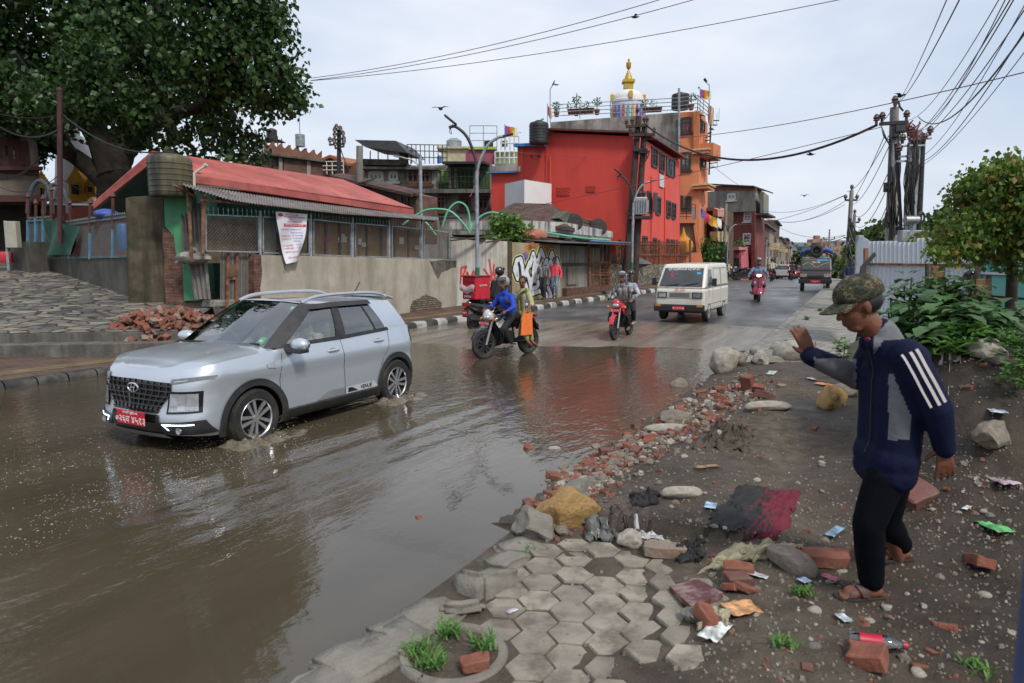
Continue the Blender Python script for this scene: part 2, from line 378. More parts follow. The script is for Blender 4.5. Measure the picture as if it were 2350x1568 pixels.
def gnd():
 mb=MB();ang=96;rr=[0,2,4,6,8,11,14,17,20,24,28,33,40,50,65,85,120,200,400,1000,4000]
 def f(i,j):
  a=2*math.pi*i/ang;x,y=rr[j]*math.sin(a),rr[j]*math.cos(a);s,w=sw((x,y))
  z=pw(s,ZR)-.45
  if rr[j]>90:z=-1.8
  return V((x,y,z))
 return mb.grid(f,ang,len(rr)-1).build('ground',GROUND,kind='structure')
gnd()
sgrid('road',rows([(-8,24,.25),(24,60,1),(60,200,4)]),lambda s:edge_w(s)-.25,lambda s:kerb_w(s)+.05,48,zr,ROAD)
# flood water with the wake the car pushes along its own line
def wave(s,w):
 cal=1-ss(4.4,3.2,w)*ss(8.5,5.5,s)
 z=0.
 ww=w+.10*fbm(s*.5,w*.4,8)+.02*(s-4)
 env=ss(10.5,6.5,s)*ss(3.3,4.3,w)
 for c,a,wd in ((4.9,.030,.16),(4.55,.020,.13),(4.2,.014,.13),(5.5,.012,.2),(3.75,.010,.12)):
  z+=env*a*math.exp(-((ww-c)/wd)**2)*(.75+.8*fbm(s*.6,c,4))
 z+=(.005*fbm(s*.9,w*2.6,2)+.003*fbm(s*2.5,w*5.5,6))*cal*ss(16,11,s)
 return z
def water():
 S=rows([(-6,0,.3),(0,12,.055),(12,22,.2)]);mb=MB();nw=200;rip=[]
 for s in S:
  for j in range(nw+1):
   w=1.2+10.9*j/nw
   rip.append((.10+.9*(1-ss(4.6,3.0,w+.35*fbm(s*.7,w,1))*ss(8.6,5.2,s)))*(1-.6*ss(12.5,15,s)))
 mb.grid(lambda i,j:SW(S[i],1.2+10.9*j/nw,wave(S[i],1.2+10.9*j/nw)),len(S)-1,nw)
 o=mb.build('flood_water',WATER,kind='structure')
 if o.data.polygons[0].normal.z<0:o.data.flip_normals()
 a=o.data.attributes.new('rip','FLOAT','POINT');a.data.foreach_set('value',rip)
water()
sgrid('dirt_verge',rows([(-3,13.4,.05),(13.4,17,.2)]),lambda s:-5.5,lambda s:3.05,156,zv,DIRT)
sgrid('yard_ground',rows([(10,60,1)]),lambda s:-26,lambda s:.2,30,lambda s,w:zr(s,2.3)+.16+.08*fbm(s,w),mat('yard_earth',(.10,.085,.06),.95,.4,1.2,bump=.6,bscale=12,blot=.5,bcol=(.03,.05,.015)))
PAVE_R=mat('grey_paving_blocks',(.3,.29,.26),.8,.22,2.5,brick=(.24,.14,.016,(.42,.40,.355),(.30,.285,.25),(.12,.105,.085)),bump=.5,bscale=25)
sgrid('pavement',rows([(12.6,40,.25)]),lambda s:.35,lambda s:edge_w(s)-.05,14,lambda s,w:zr(s,2.3)+.15+.02*fbm(s*.8,w*1.2,3)-.1*ss(13.6,12.6,s),PAVE_R)
sgrid('pavement',rows([(40,120,4)]),lambda s:edge_w(s)-2.2,lambda s:edge_w(s)-.05,3,lambda s,w:zr(s,2.3)+.15,PAVE_R)
# right-hand kerb beyond the hole
KCON=mat('kerb_concrete',(.27,.255,.225),.85,.3,5,streak=.4,blot=.6,bump=.4,bscale=30)
def kerb_r():
 mb=MB();S=rows([(14.2,40,.5)])
 pr=[(-.02,-.12),(-.02,.10),(.05,.145),(.22,.145),(.22,-.1)]
 mb.grid(lambda i,j:SW(S[i],edge_w(S[i])-pr[j][0]+.03,zr(S[i],2.3)+pr[j][1]+.012+.01*fbm(S[i]*2,j)),len(S)-1,len(pr)-1,sm=False)
 mb.build('kerb',KCON,kind='structure')
kerb_r()
# left kerb of black and white painted blocks, then the brick pavement
KWH=mat('kerb_white_paint',(.42,.41,.37),.75,.25,4,blot=.75,bcol=(.10,.09,.07),blscale=3,coord='OBJ')
KBK=mat('kerb_black_paint',(.030,.029,.027),.7,.5,5,blot=.5,bcol=(.12,.11,.09),blscale=3,coord='OBJ')
def kerb_l():
 mb=MB();s=-3.;k=0
 pr=[(0,-.15),(.005,.09),(.04,.15),(.10,.175),(.24,.175),(.30,.14)]
 while s<39:
  L_=.48;S=[s+.01,s+L_*.5,s+L_-.012];mb.m=k % 2 if s>15.5 else 1
  mb.grid(lambda i,j:SW(S[i],kerb_w(S[i])+pr[j][0],zr(S[i],11.5)+pr[j][1]+.008*fbm(S[i]*3,j*.3,2)),2,len(pr)-1)
  s+=L_;k+=1
 o=mb.build('kerb',[KWH,KBK],kind='structure',ang=60)
kerb_l()
PAVE_L=mat('red_and_yellow_paving',(.2,.1,.07),.8,.3,2,brick=(.2,.1,.012,(.19,.085,.06),(.13,.075,.055),(.06,.05,.04)),bump=.4,bscale=30,blot=.5,bcol=(.10,.075,.05))
PAVE_Y=mat('yellow_paving_band',(.26,.18,.07),.8,.3,2,brick=(.3,.3,.012,(.27,.185,.075),(.2,.14,.06),(.08,.06,.04)),bump=.4,bscale=30,blot=.5,bcol=(.11,.08,.05))
zs=lambda s,w:zr(s,11.5)+.165
sgrid('pavement',rows([(-4,40,.5)]),lambda s:kerb_w(s)+.25,lambda s:kerb_w(s)+3.2,4,zs,PAVE_L)
sgrid('paving_band',rows([(-4,40,.5)]),lambda s:kerb_w(s)+.75,lambda s:kerb_w(s)+1.2,1,lambda s,w:zs(s,w)+.005,PAVE_Y,kind='structure')
sgrid('side_street',rows([(39,75,2)]),lambda s:kerb_w(s)-.3,lambda s:kerb_w(s)+26,10,lambda s,w:zr(s,11.5)+.06,mat('dusty_asphalt',(.13,.125,.115),.8,.3,.6,blot=.4,bcol=(.2,.19,.17)))
# stone ramp with its two steps on the far left
def stone_fn(t,n,L,bs):
 g=nd(n,'TexCoord');co=g.outputs['UV']
 q=nd(n,'Mapping');q.inputs['Scale'].default_value=(2.4,4.0,1);q.inputs['Rotation'].default_value=(0,0,R(8));L.new(co,q.inputs[0])
 v=nd(n,'TexVoronoi',feature='DISTANCE_TO_EDGE',distance='CHEBYCHEV') if False else nd(n,'TexVoronoi',feature='DISTANCE_TO_EDGE')
 v2=nd(n,'TexVoronoi')
 for x in (v,v2):x.inputs['Scale'].default_value=1.0;x.inputs['Randomness'].default_value=.62;L.new(q.outputs[0],x.inputs[0])
 st=rmp(n,L,v2.outputs['Color'],.1,.9,(.08,.085,.095),(.29,.26,.205));st=mixc(n,L,.5,st,rmp(n,L,noiz(n,L,co,5,6),.3,.7,.5,1.),'MULTIPLY')
 c=mixc(n,L,rmp(n,L,v.outputs['Distance'],.05,.075),(.05,.043,.033),st);L.new(c,bs.inputs['Base Color'])
 L.new(rmp(n,L,noiz(n,L,co,1.5,4),.4,.6,.3,.65),bs.inputs['Roughness'])
 bmp(n,L,bs,mth(n,L,'MULTIPLY_ADD',rmp(n,L,v.outputs['Distance'],.03,.1),1.,mth(n,L,'MULTIPLY',noiz(n,L,co,14,6),.5)),.6,.02)
STONE=mk('stone_slab_paving',stone_fn)
STEPC=mat('step_concrete',(.13,.122,.105),.75,.35,2.5,streak=.6,blot=.6,bump=.5,bscale=20)
PF=[(-14.5,13.05),(-8.05,14.0)]       # front edge of the ramp, left to right
def ramp():
 a,b=V((-16,12.9,0)),V((-7.0,14.2,0));d=(b-a);bk=V((-.12,1,0)).normalized()
 def f(i,j):
  p=a+d*(i/30)+bk*(10.5*j/20);return V((p.x,p.y,.56+10.5*j/20*.135))
 mb=MB();mb.grid(f,30,20);o=mb.build('stone_ramp',STONE,kind='structure')
 if o.data.polygons[0].normal.z<0:o.data.flip_normals()
 fw=V((d.y,-d.x,0)).normalized()
 for k,(z0,z1,o0,o1) in enumerate(((.05,.555,-.3,.0),(.05,.37,0,.42))):
  mb=MB();mb.prism([a+fw*o0+UP*z0,b+fw*o0+UP*z0,b+fw*o1+UP*z0,a+fw*o1+UP*z0],UP*(z1-z0));mb.build('step',STEPC,kind='structure',bev=.02)
ramp()
# far hills
def hills():
 for k,(D_,h,seed,c) in enumerate(((5200,300,3,(.10,.13,.16)),(3300,70,8,(.09,.12,.12)))):
  mb=MB()
  def f(i,j):
   a=R(-60+120*i/160);r=D_+j*260;hh=h*max(.05,.45+.9*fbm(i*.06+seed,seed,0,5))*(0,.55,.9,1.0)[j]
   return V((r*math.sin(a),r*math.cos(a),-2+hh))
  o=mb.grid(f,160,3).build('hills',mat('hill_forest%d' % k,c,.95,.3,.004,coord='OBJ'),kind='structure')
hills()
# ---------------------------------------------------------------- builders for walls and windows laid out on a plane
def part(mb,name,m,root,**k):
 o=mb.build(name,m,parent=root,**k)
 if root is not None and root.parent is None:o.location=-V(root.location)
 return o
def slab(root,name,m,pl,px,depth,fwd=0.,**k):
 mb=MB();mb.prism([pl(u,v)+pl.n*fwd for u,v in px],-pl.n*depth);return part(mb,name,m,root,**k)
def pls(w_):return Pl(SW(0,w_),RD)
def pl2(a,b):return Pl(a,V(b)-V(a))
WOODF=mat('brown_window_frame',(.085,.042,.028),.6,.3,6,coord='OBJ')
WHITEF=mat('white_window_frame',(.6,.6,.58),.5,.1,6,coord='OBJ')
DARKF=mat('dark_window_frame',(.035,.03,.028),.55,.3,6,coord='OBJ')
def win(root,pl,u0,v0,u1,v1,fm=WOODF,nx=2,ny=1,fr=.07,pm=PANE,sill=True,name='window',out=.0):
 um,vm=(u0+u1)/2,(v0+v1)/2;a,b=pl(u0,vm),pl(u1,vm);zt,zb=pl(um,v0).z,pl(um,v1).z
 x=V((b.x-a.x,b.y-a.y,0));L_=x.length;x.normalize();o=V((a.x,a.y,zb))+pl.n*out;h=zt-zb
 mb=MB();at=lambda i,j,k:o+x*i+UP*j+pl.n*k
 def bx(i0,i1,j0,j1,k0,k1):mb.prism([at(i0,j0,k0),at(i1,j0,k0),at(i1,j1,k0),at(i0,j1,k0)],pl.n*(k1-k0))
 bx(-fr*.6,fr*.6,0,h,-.02,.07);bx(L_-fr*.6,L_+fr*.6,0,h,-.02,.07);bx(fr*.6,L_-fr*.6,h-fr,h+fr*.3,-.02,.068);bx(fr*.6,L_-fr*.6,-fr*.3,fr,-.02,.068)
 for i in range(1,nx):c=L_*i/nx;bx(c-fr*.35,c+fr*.35,fr,h-fr,-.02,.055)
 for j in range(1,ny):c=h*j/ny if ny != 2 else h*.66;bx(fr*.6,L_-fr*.6,c-fr*.3,c+fr*.3,-.02,.05)
 if sill:bx(-fr*1.6,L_+fr*1.6,-fr*1.5,-fr*.35,-.02,.13)
 f=part(mb,name,fm,root);mb=MB();mb.prism([at(.01,.01,.0),at(L_-.01,.01,.0),at(L_-.01,h-.01,.0),at(.01,h-.01,.0)],pl.n*.022)
 mb.build('pane',pm,parent=f);return f
def rail(root,name,m,pts,h,n=2,r=.02,post=1.0):
 mb=MB()
 for k in range(n+1):mb.tube([V(p)+UP*h*(k+1)/(n+1) for p in pts],r,6)
 for a,b in zip(pts,pts[1:]):
  a,b=V(a),V(b);q=max(1,int((b-a).length/post))
  for i in range(q+1):p=a+(b-a)*i/q;mb.tube([p,p+UP*h],r,6)
 return part(mb,name,m,root)
def corrug(p00,p10,p11,p01,pitch=.076,amp=.012,thick=.004,nv=4):
 """a corrugated sheet over a quad: waves run from the 0-edge to the 1-edge"""
 p00,p10,p11,p01=map(V,(p00,p10,p11,p01));L_=((p10-p00).length+(p11-p01).length)/2;n=max(6,int(L_/pitch*4))
 nr=(p10-p00).cross(p01-p00).normalized();mb=MB()
 for sg in (0,1):
  mb.grid(lambda i,j:(p00.lerp(p10,i/n)).lerp(p01.lerp(p11,i/n),j/nv)+nr*(amp*(0,1,0,-1)[i % 4]+sg*thick),n,nv)
 return mb
def tank(u,v0,v1,Y,label,wpx,mats=None,name='water_tank'):
 a,b=P(u,v0,Y),P(u,v1,Y);r=wpx/FPX*Y/2;h=a.z-b.z;t=thing(name,label,'water tank',(b.x,b.y,b.z))
 pr=[(r*.96,0),(r,h*.04)]
 for k in range(6):z=h*(.08+.125*k);pr+=[(r,z),(r*1.025,z+h*.012),(r*1.025,z+h*.03),(r,z+h*.042)]
 pr+=[(r,h*.84),(r*.93,h*.89),(r*.6,h*.94),(r*.38,h*.955),(0,h*.957)]
 MB().lathe(pr,n=28).build('body',mats or mat('tank_plastic',(.016,.017,.018),.5,.3,3,coord='OBJ',blot=.25,bcol=(.08,.08,.07)),t)
 MB().lathe([(r*.36,h*.95),(r*.36,h*.99),(r*.3,h),(0,h)],n=20).build('lid',BLACK,t);return t
# ---------------------------------------------------------------- house with the red roof
PINK=mat('red_roof_paint',(.35,.078,.066),.75,.2,.8,col2=(.44,.115,.095),blot=.55,bcol=(.16,.045,.04),blscale=3.2,bump=.25,bscale=14)
GREENW=mat('green_house_paint',(.035,.17,.10),.8,.3,2,blot=.5,bcol=(.02,.07,.045),bump=.2)
def red_roof_house():
 pe,pr=pls(14.75),pls(17.6)
 E0,E1,R0,R1=pe(446,400),pe(949,478),pr(350,347),pr(787,412);L0=P(212,464,20.6);back=R1+LD*3.4-UP*1.4
 t=thing('red_roof_house','low green house under a faded red concrete roof, behind the plaster wall','house',(E0.x,E0.y,1.0))
 mb=MB();d=UP*-.24
 for q in ((E0,E1,R1,R0),(L0,R0,R1,back),(R1,E1,E1+LD*5.5+RD*.3,back)):mb.prism(q,d)
 part(mb,'roof',PINK,t,bev=.04)
 mb=MB();o=-UP*.245+RD*.05
 sof=mat('soffit_plaster',(.10,.14,.125),.85,.2,2)
 for q in ((E0,R0,R0+RD*1.3,E0+RD*1.3),(L0,R0,R0+RD*1.5,L0+RD*1.5)):mb.prism([p+o-UP*.004 for p in q],-UP*.02)
 part(mb,'soffit',sof,t)
 g=RD*1.2;z0=.8;dn=-UP*.27
 A,B,C=E0+g+LD*.5+dn,R0+g+dn,L0+g-LD*.9+dn+UP*.45
 mb=MB();mb.prism([V((A.x,A.y,z0)),A,B,C,V((C.x,C.y,z0))],RD*.25)
 a2,b2=A-RD*.2,E1+LD*.7+dn-RD*.4
 mb.prism([V((a2.x,a2.y,z0)),V((b2.x,b2.y,z0)),b2,a2],LD*.25)
 part(mb,'wall',GREENW,t)
red_roof_house()
TIN=mat('weathered_tin',(.30,.31,.31),.5,.2,2,metal=.35,blot=.9,bcol=(.15,.085,.05),blscale=1.1,streak=.4,scol=(.10,.06,.035),sscale=(6,.6))
TINB=mat('old_grey_tin',(.16,.15,.135),.6,.3,2,metal=.2,blot=.6,bcol=(.07,.05,.035),blscale=2,streak=.6,sscale=(7,.5))
def awning():
 pi,po=pls(14.7),pls(13.55)
 U=((420,421,426),(525,438,459),(574,446,467),(700,464,482),(783,474,491),(900,488,499),(1006,499,506))
 t=thing('tin_awning','long corrugated tin awning, rusty in patches, below the red roof','awning',tuple(po(U[3][0],U[3][2])))
 for (u0,a0,b0),(u1,a1,b1) in zip(U,U[1:]):
  part(corrug(po(u0,b0),po(u1,b1),pi(u1,a1),pi(u0,a0),.09,.016),'tin_sheet',TIN,t)
 mb=MB();mb.bar(po(405,424)+LD*.1,po(470,452)+LD*.3,.05);mb.bar(pi(440,421),po(470,449),.05);mb.bar(po(470,455)-UP*.03+LD*.15,po(1004,509)+LD*.15,.05)
 part(mb,'batten',RUST,t)
awning()
# black tank with yellow stains on the corner pillar
TST=mat('stained_tank_plastic',(.02,.022,.02),.5,.3,3,coord='OBJ',streak=.55,scol=(.22,.18,.06),sscale=(2.2,.25))
tank(394,350,452,16.6,'big black ribbed water tank with yellow streaks, beside the red roof',92,TST)
def stained_pipe():
 b=P(446,437,16.3);mb=MB();mb.tube([b,P(446,398,16.3),P(470,381,16.4)],.035,8);mb.tube([P(468,382,16.4),P(474,378,16.4)],.05,8)
 mb.build('vent_pipe',mat('cream_pipe',(.5,.42,.33),.5,.2),label='bent cream pipe standing beside the stained black tank',cat='pipe')
stained_pipe()
MOSS=mat('mossy_concrete',(.085,.07,.045),.9,.55,2.2,streak=1.,scol=(.025,.024,.012),sscale=(3.2,.22),blot=.7,bcol=(.026,.027,.012),blscale=1.7,bump=.5,bscale=14)
GREENP=mat('worn_green_plaster',(.06,.25,.12),.75,.25,2.2,blot=.6,bcol=(.10,.12,.10),blscale=1.6,bump=.3)
BRICKR=mat('broken_brickwork',(.2,.1,.07),.9,.35,6,brick=(.22,.075,.014,(.30,.10,.06),(.17,.07,.05),(.16,.14,.12)),bump=.8,bscale=30)
def rag(px,pl,am,st=.35,seed=0):
 """a jagged version of a pixel outline on a plane"""
 out=[]
 for (a,b),(c,d) in zip(px,px[1:]+px[:1]):
  p,q=pl(a,b),pl(c,d);n=max(1,int((q-p).length/st))
  for i in range(n):
   r=p.lerp(q,i/n);out.append(r+UP*am*fbm(r.x*3,r.z*3,seed)+pl.d*am*fbm(r.x*3,r.z*3,seed+5))
 return out
def corner_ruin():
 pc=Pl(P(330,600,17),(1,.12));b=pc(330,684)
 t=thing('mossy_pillar','broad concrete pillar black with moss, at the corner by the fence','pillar',tuple(b));b.z
 slab(t,'shaft',MOSS,pc,[(287,455),(300,452),(375,448),(380,560),(382,700),(295,700),(291,600)],.8,bev=.02)
 pg=Pl(P(400,600,16.75),(1,.12))
 t=thing('broken_green_wall','broken green wall stub with torn bricks, right of the mossy pillar','wall',tuple(pg(400,690)))
 slab(t,'plaster',GREENP,pg,[(376,440),(440,438),(441,480),(428,520),(428,600),(405,600),(398,540),(378,520)],.35)
 mb=MB();mb.prism(rag([(372,520),(398,536),(404,600),(420,604),(430,660),(470,700),(478,730),(380,730),(376,600)],pg,.09),-pg.n*.5);part(mb,'torn_brickwork',BRICKR,t)
 slab(t,'lower_plaster',GREENP,pg,[(420,606),(446,604),(460,690),(424,690)],.1,.05)
 px=Pl(P(450,600,16.2),RD)
 t=thing('leaning_tin_sheet','long bent tin sheet leaning in the gap beside the green wall','tin sheet',tuple(pg(480,700)))
 part(corrug(pg(443,602)+V((0,-.5,0)),pg(488,598)+V((0,-.5,0)),pg(456,466)+V((0,.1,0)),pg(408,473)+V((0,.1,0)),.1,.02),'upper_sheet',TINB,t)
 part(corrug(pg(470,684)+V((0,-.55,0)),pg(506,684)+V((0,-.55,0)),pg(486,590)+V((0,-.3,0)),pg(444,590)+V((0,-.3,0)),.1,.02),'lower_sheet',TINB,t)
 pw_=pls(14.1)
 t=thing('tin_door','grey corrugated tin door with rusty wooden battens in the plaster wall','door',tuple(pw_(545,690)))
 part(corrug(pw_(505,720),pw_(582,720),pw_(582,578),pw_(505,578),.09,.014),'leaf',TINB,t)
 mb=MB()
 for u0,v0,u1,v1 in ((520,580,517,715),(541,580,538,715),(519,640,542,638)):mb.bar(pw_(u0,v0)+pw_.n*.05,pw_(u1,v1)+pw_.n*.05,.07,.05,pw_.n)
 part(mb,'batten',RUST,t)
 slab(t,'patch',mat('plank_patch',(.12,.075,.045),.85,.3,4),pw_,[(522,608),(538,606),(538,634),(522,636)],.03,.09)
 mb=MB();mb.tube([pg(424,604)+V((0,-.4,0)),pg(478,573)+V((0,-.7,0))],.05,8);mb.build('bent_post',STEEL,label='fallen steel post lying slantwise at the end of the chain-link fence',cat='post')
 o=MB().ball(pg(468,592)+V((0,-.55,0)),(.42,.25,.16),12,7,fn=lambda p,d:p*(1+.4*fbm(p.x*5,p.y*5,p.z*5))).build('concrete_lump',KCON,label='lump of broken concrete hanging under the fallen post',cat='rubble')
 mb=MB();mb.prism([pw_(u,v)+pw_.n*.05 for u,v in ((492,690),(580,686),(580,700),(488,706))],-pw_.n*.5);mb.build('concrete_sill',KCON,label='cracked concrete sill below the tin door',cat='sill',bev=.03)
corner_ruin()
# plaster wall, chain-link fence on it, plywood behind
PLAST=mat('stained_plaster',(.42,.38,.305),.9,.16,1.1,streak=.35,scol=(.07,.06,.045),sscale=(1.6,.35),blot=.35,bcol=(.20,.175,.13),blscale=.8,bump=.35,bscale=22)
CRACK=mat('dark_crack',(.03,.026,.02),.95,.2)
def crackline(root,pl,px,w0=.018,name='crack'):
 pts=[]
 for (a,b),(c,d) in zip(px,px[1:]):
  p,q=pl(a,b),pl(c,d);n=max(2,int((q-p).length/.08))
  for i in range(n):r=p.lerp(q,i/n);pts.append(r+pl.d*.03*fbm(r.z*6,r.x*6,3))
 mb=MB();k=len(pts);vs=[]
 for i,p in enumerate(pts):hw=w0*(.35+.65*abs(fbm(i*.4,2)))/2;vs+=[p-pl.d*hw+pl.n*.004,p+pl.d*hw+pl.n*.004]
 mb.add(vs,[(2*i,2*i+1,2*i+3,2*i+2) for i in range(k-1)]);return part(mb,name,CRACK,root)
def plaster_wall():
 p=pls(13.9);t=thing('plaster_wall','grey cracked plaster wall with a damp patch behind the silver car','wall',tuple(p(820,710)))
 slab(t,'wall_face',PLAST,p,[(594,586),(700,587),(1052,597),(1052,730),(594,790)],.24)
 mb=MB();mb.prism(rag([(582,584),(597,585),(600,620),(596,660),(600,720),(582,720)],p,.07,.12) ,-p.n*.26)
 for q in range(0):pass
 part(mb,'broken_edge',BRICKR,t).location+=p.n*.02
 mb=MB();mb.prism([q+p.n*.012 for q in rag([(942,702),(948,690),(975,676),(1000,683),(1013,695),(1010,726),(935,730)],p,.1,.1)],-p.n*.01)
 part(mb,'bare_bricks',mat('whitish_bricks',(.3,.25,.2),.9,.3,6,brick=(.2,.075,.012,(.36,.31,.25),(.25,.16,.11),(.09,.07,.05)),bump=.7,bscale=25,blot=.6,bcol=(.05,.06,.02),blscale=2.5),t)
 mb=MB();mb.prism([q+p.n*.006 for q in rag([(985,598),(1046,599),(1046,612),(1012,626),(1004,642),(996,624)],p,.1,.1)],-p.n*.004)
 part(mb,'damp_patch',mat('damp_plaster',(.12,.105,.085),.85,.4,3,streak=.8,sscale=(4,.4)),t)
 crackline(t,p,[(823,588),(822,610),(826,640),(820,665),(824,690)]);crackline(t,p,[(966,598),(968,630),(962,660),(978,676),(972,700)]);crackline(t,p,[(740,655),(750,662),(765,668)])
 crackline(t,p,[(1040,640),(1024,670),(1030,690)],.012)
plaster_wall()
GALV=mat('galvanised_pipe',(.30,.34,.37),.5,.2,5,metal=.3,coord='OBJ',blot=.5,bcol=(.12,.09,.06),blscale=4)
WIRE=mat('chain_link_wire',(.20,.19,.175),.6,.3,8,metal=.3,coord='OBJ')
PLY=mat('tan_plywood',(.26,.155,.07),.8,.25,1.5,col2=(.32,.2,.095),streak=.6,scol=(.10,.065,.035),sscale=(8,.7),blot=.3,bcol=(.14,.10,.06))
def lattice(mb,a,b,c,d,pit=.095,r=.0045):
 """diamond wire mesh over the quad a (lower left) b (lower right) c (upper right) d (upper left)"""
 W=(b-a).length;H=((d-a).length+(c-b).length)/2;f=lambda x,y:a.lerp(b,x/W).lerp(d.lerp(c,x/W),y/H);k=-int(H/pit)-1
 while k*pit<W:
  for sg in (1,-1):
   x0=k*pit if sg>0 else k*pit+H;seg=[]
   for x,y in ((x0,0),(x0+sg*H,H)):seg.append((x,y))
   (x0_,y0),(x1,y1)=seg;t0,t1=0.,1.;dx=x1-x0_
   for lim,s_ in ((0,1),(W,-1)):
    q0,q1=(x0_-lim)*s_,(x1-lim)*s_
    if q0<0 and q1<0:t0=2
    elif q0<0:t0=max(t0,q0/(q0-q1))
    elif q1<0:t1=min(t1,q0/(q0-q1))
   if t0<t1-.02:mb.tube([f(x0_+dx*t0,y1*t0),f(x0_+dx*t1,y1*t1)],r,3,cap=False)
  k+=1
def spear(mb,p,h=.16,r=.012):
 mb.tube([p,p+UP*h*.5,p+UP*h*.62,p+UP*h],[r*.6,r*.6,r*1.5,.001],5,cap=False)
def link_fence():
 p=pls(13.98);t=thing('chain_link_fence','spiked chain-link fence of framed panels standing on the plaster wall','fence',tuple(p(750,588)))
 posts=((466,493,577),(597,498,581),(713,504,586),(809,513,590),(893,519,592),(967,526,595),(1034,534,598))
 for i,(u,a,b) in enumerate(posts):
  mb=MB();mb.tube([p(u,b+6),p(u,a-14)],.035,8);part(mb,'post',GALV,t)
 for (u0,a0,b0),(u1,a1,b1) in zip(posts,posts[1:]):
  a,b,c,d=p(u0+6,b0-1),p(u1-4,b1-2),p(u1-4,a1),p(u0+6,a0);mb=MB()
  for x,y in ((a,b),(b,c),(c,d),(d,a)):mb.bar(x,y,.04,.03)
  n=max(5,int((c-d).length/.13))
  for i in range(n):spear(mb,d.lerp(c,(i+.5)/n)+UP*.01,.19,.014)
  f=part(mb,'panel_frame',GALV,t);mb=MB();lattice(mb,a,b,c,d);mb.build('wire_mesh',WIRE,parent=f)
 pb=pls(14.35);t=thing('plywood_hoarding','row of tan plywood boards behind the chain-link fence','boards',tuple(pb(760,585)))
 for i,(u0,u1,a0,a1) in enumerate(((474,588,500,506),(598,634,506,508),(640,704,500,508),(712,745,512,514),(748,776,513,516),(779,806,515,518),(812,838,517,520),(841,872,519,522),(875,900,522,525),(905,932,528,530),(935,962,530,532))):
  m=PLY if i not in (0,1) else mat('woven_mat',(.2,.15,.1),.9,.3,5,streak=.4) if i==0 else mat('grey_board',(.33,.31,.28),.85,.2,3)
  slab(t,'board',m,pb,[(u0,a0),(u1,a1),(u1,604),(u0,604)],.03)
 mb=MB()
 for u,a in ((745,510),(777,512),(808,512),(839,516),(873,520),(903,524),(934,528)):mb.bar(pb(u,a)+pb.n*.04,pb(u,604)+pb.n*.04,.07,.05,pb.n)
 part(mb,'stud',mat('grey_stud',(.09,.075,.06),.9,.3,5),t)
 pp=pls(14.30)
 for k,(u,v,w_,h) in enumerate(((748,548,16,14),(786,540,10,5),(786,550,20,12),(826,555,8,14),(835,562,9,11),(921,552,10,16),(956,568,9,9))):
  mb=MB();mb.prism(rag([(u-w_/2,v-h/2),(u+w_/2,v-h/2),(u+w_/2,v+h/2),(u-w_/2,v+h/2)],pp,.04,.05,k),-pp.n*.004)
  part(mb,'torn_poster',mat('torn_paper',(.55,.53,.48),.9,.25,9) if k else mat('magenta_paper',(.4,.06,.12),.9,.5,9),t)
 mb=MB();mb.tube([p(430,430),p(436,520),p(440,600)],.04,8);mb.tube([pls(13.8)(470,452),pls(13.8)(466,500),pls(13.8)(466,580)],.045,8)
 mb.build('rusty_post',RUST,label='rusty post holding up the left end of the tin awning',cat='post')
 fo=bpy.data.objects['chain_link_fence']
 for u,a,b in ((713,480,505),(809,490,514),(893,497,520),(967,502,528)):part(MB().tube([p(u,a),p(u,b)],.03,6),'stay',RUST,fo)
 mb=MB();mb.tube([p(600,500),p(630,494),p(700,500)],.022,6);mb.tube([p(720,506),p(745,498),p(770,500),p(800,508)],.02,6)
 part(mb,'bent_rod',RUST,fo)
link_fence()
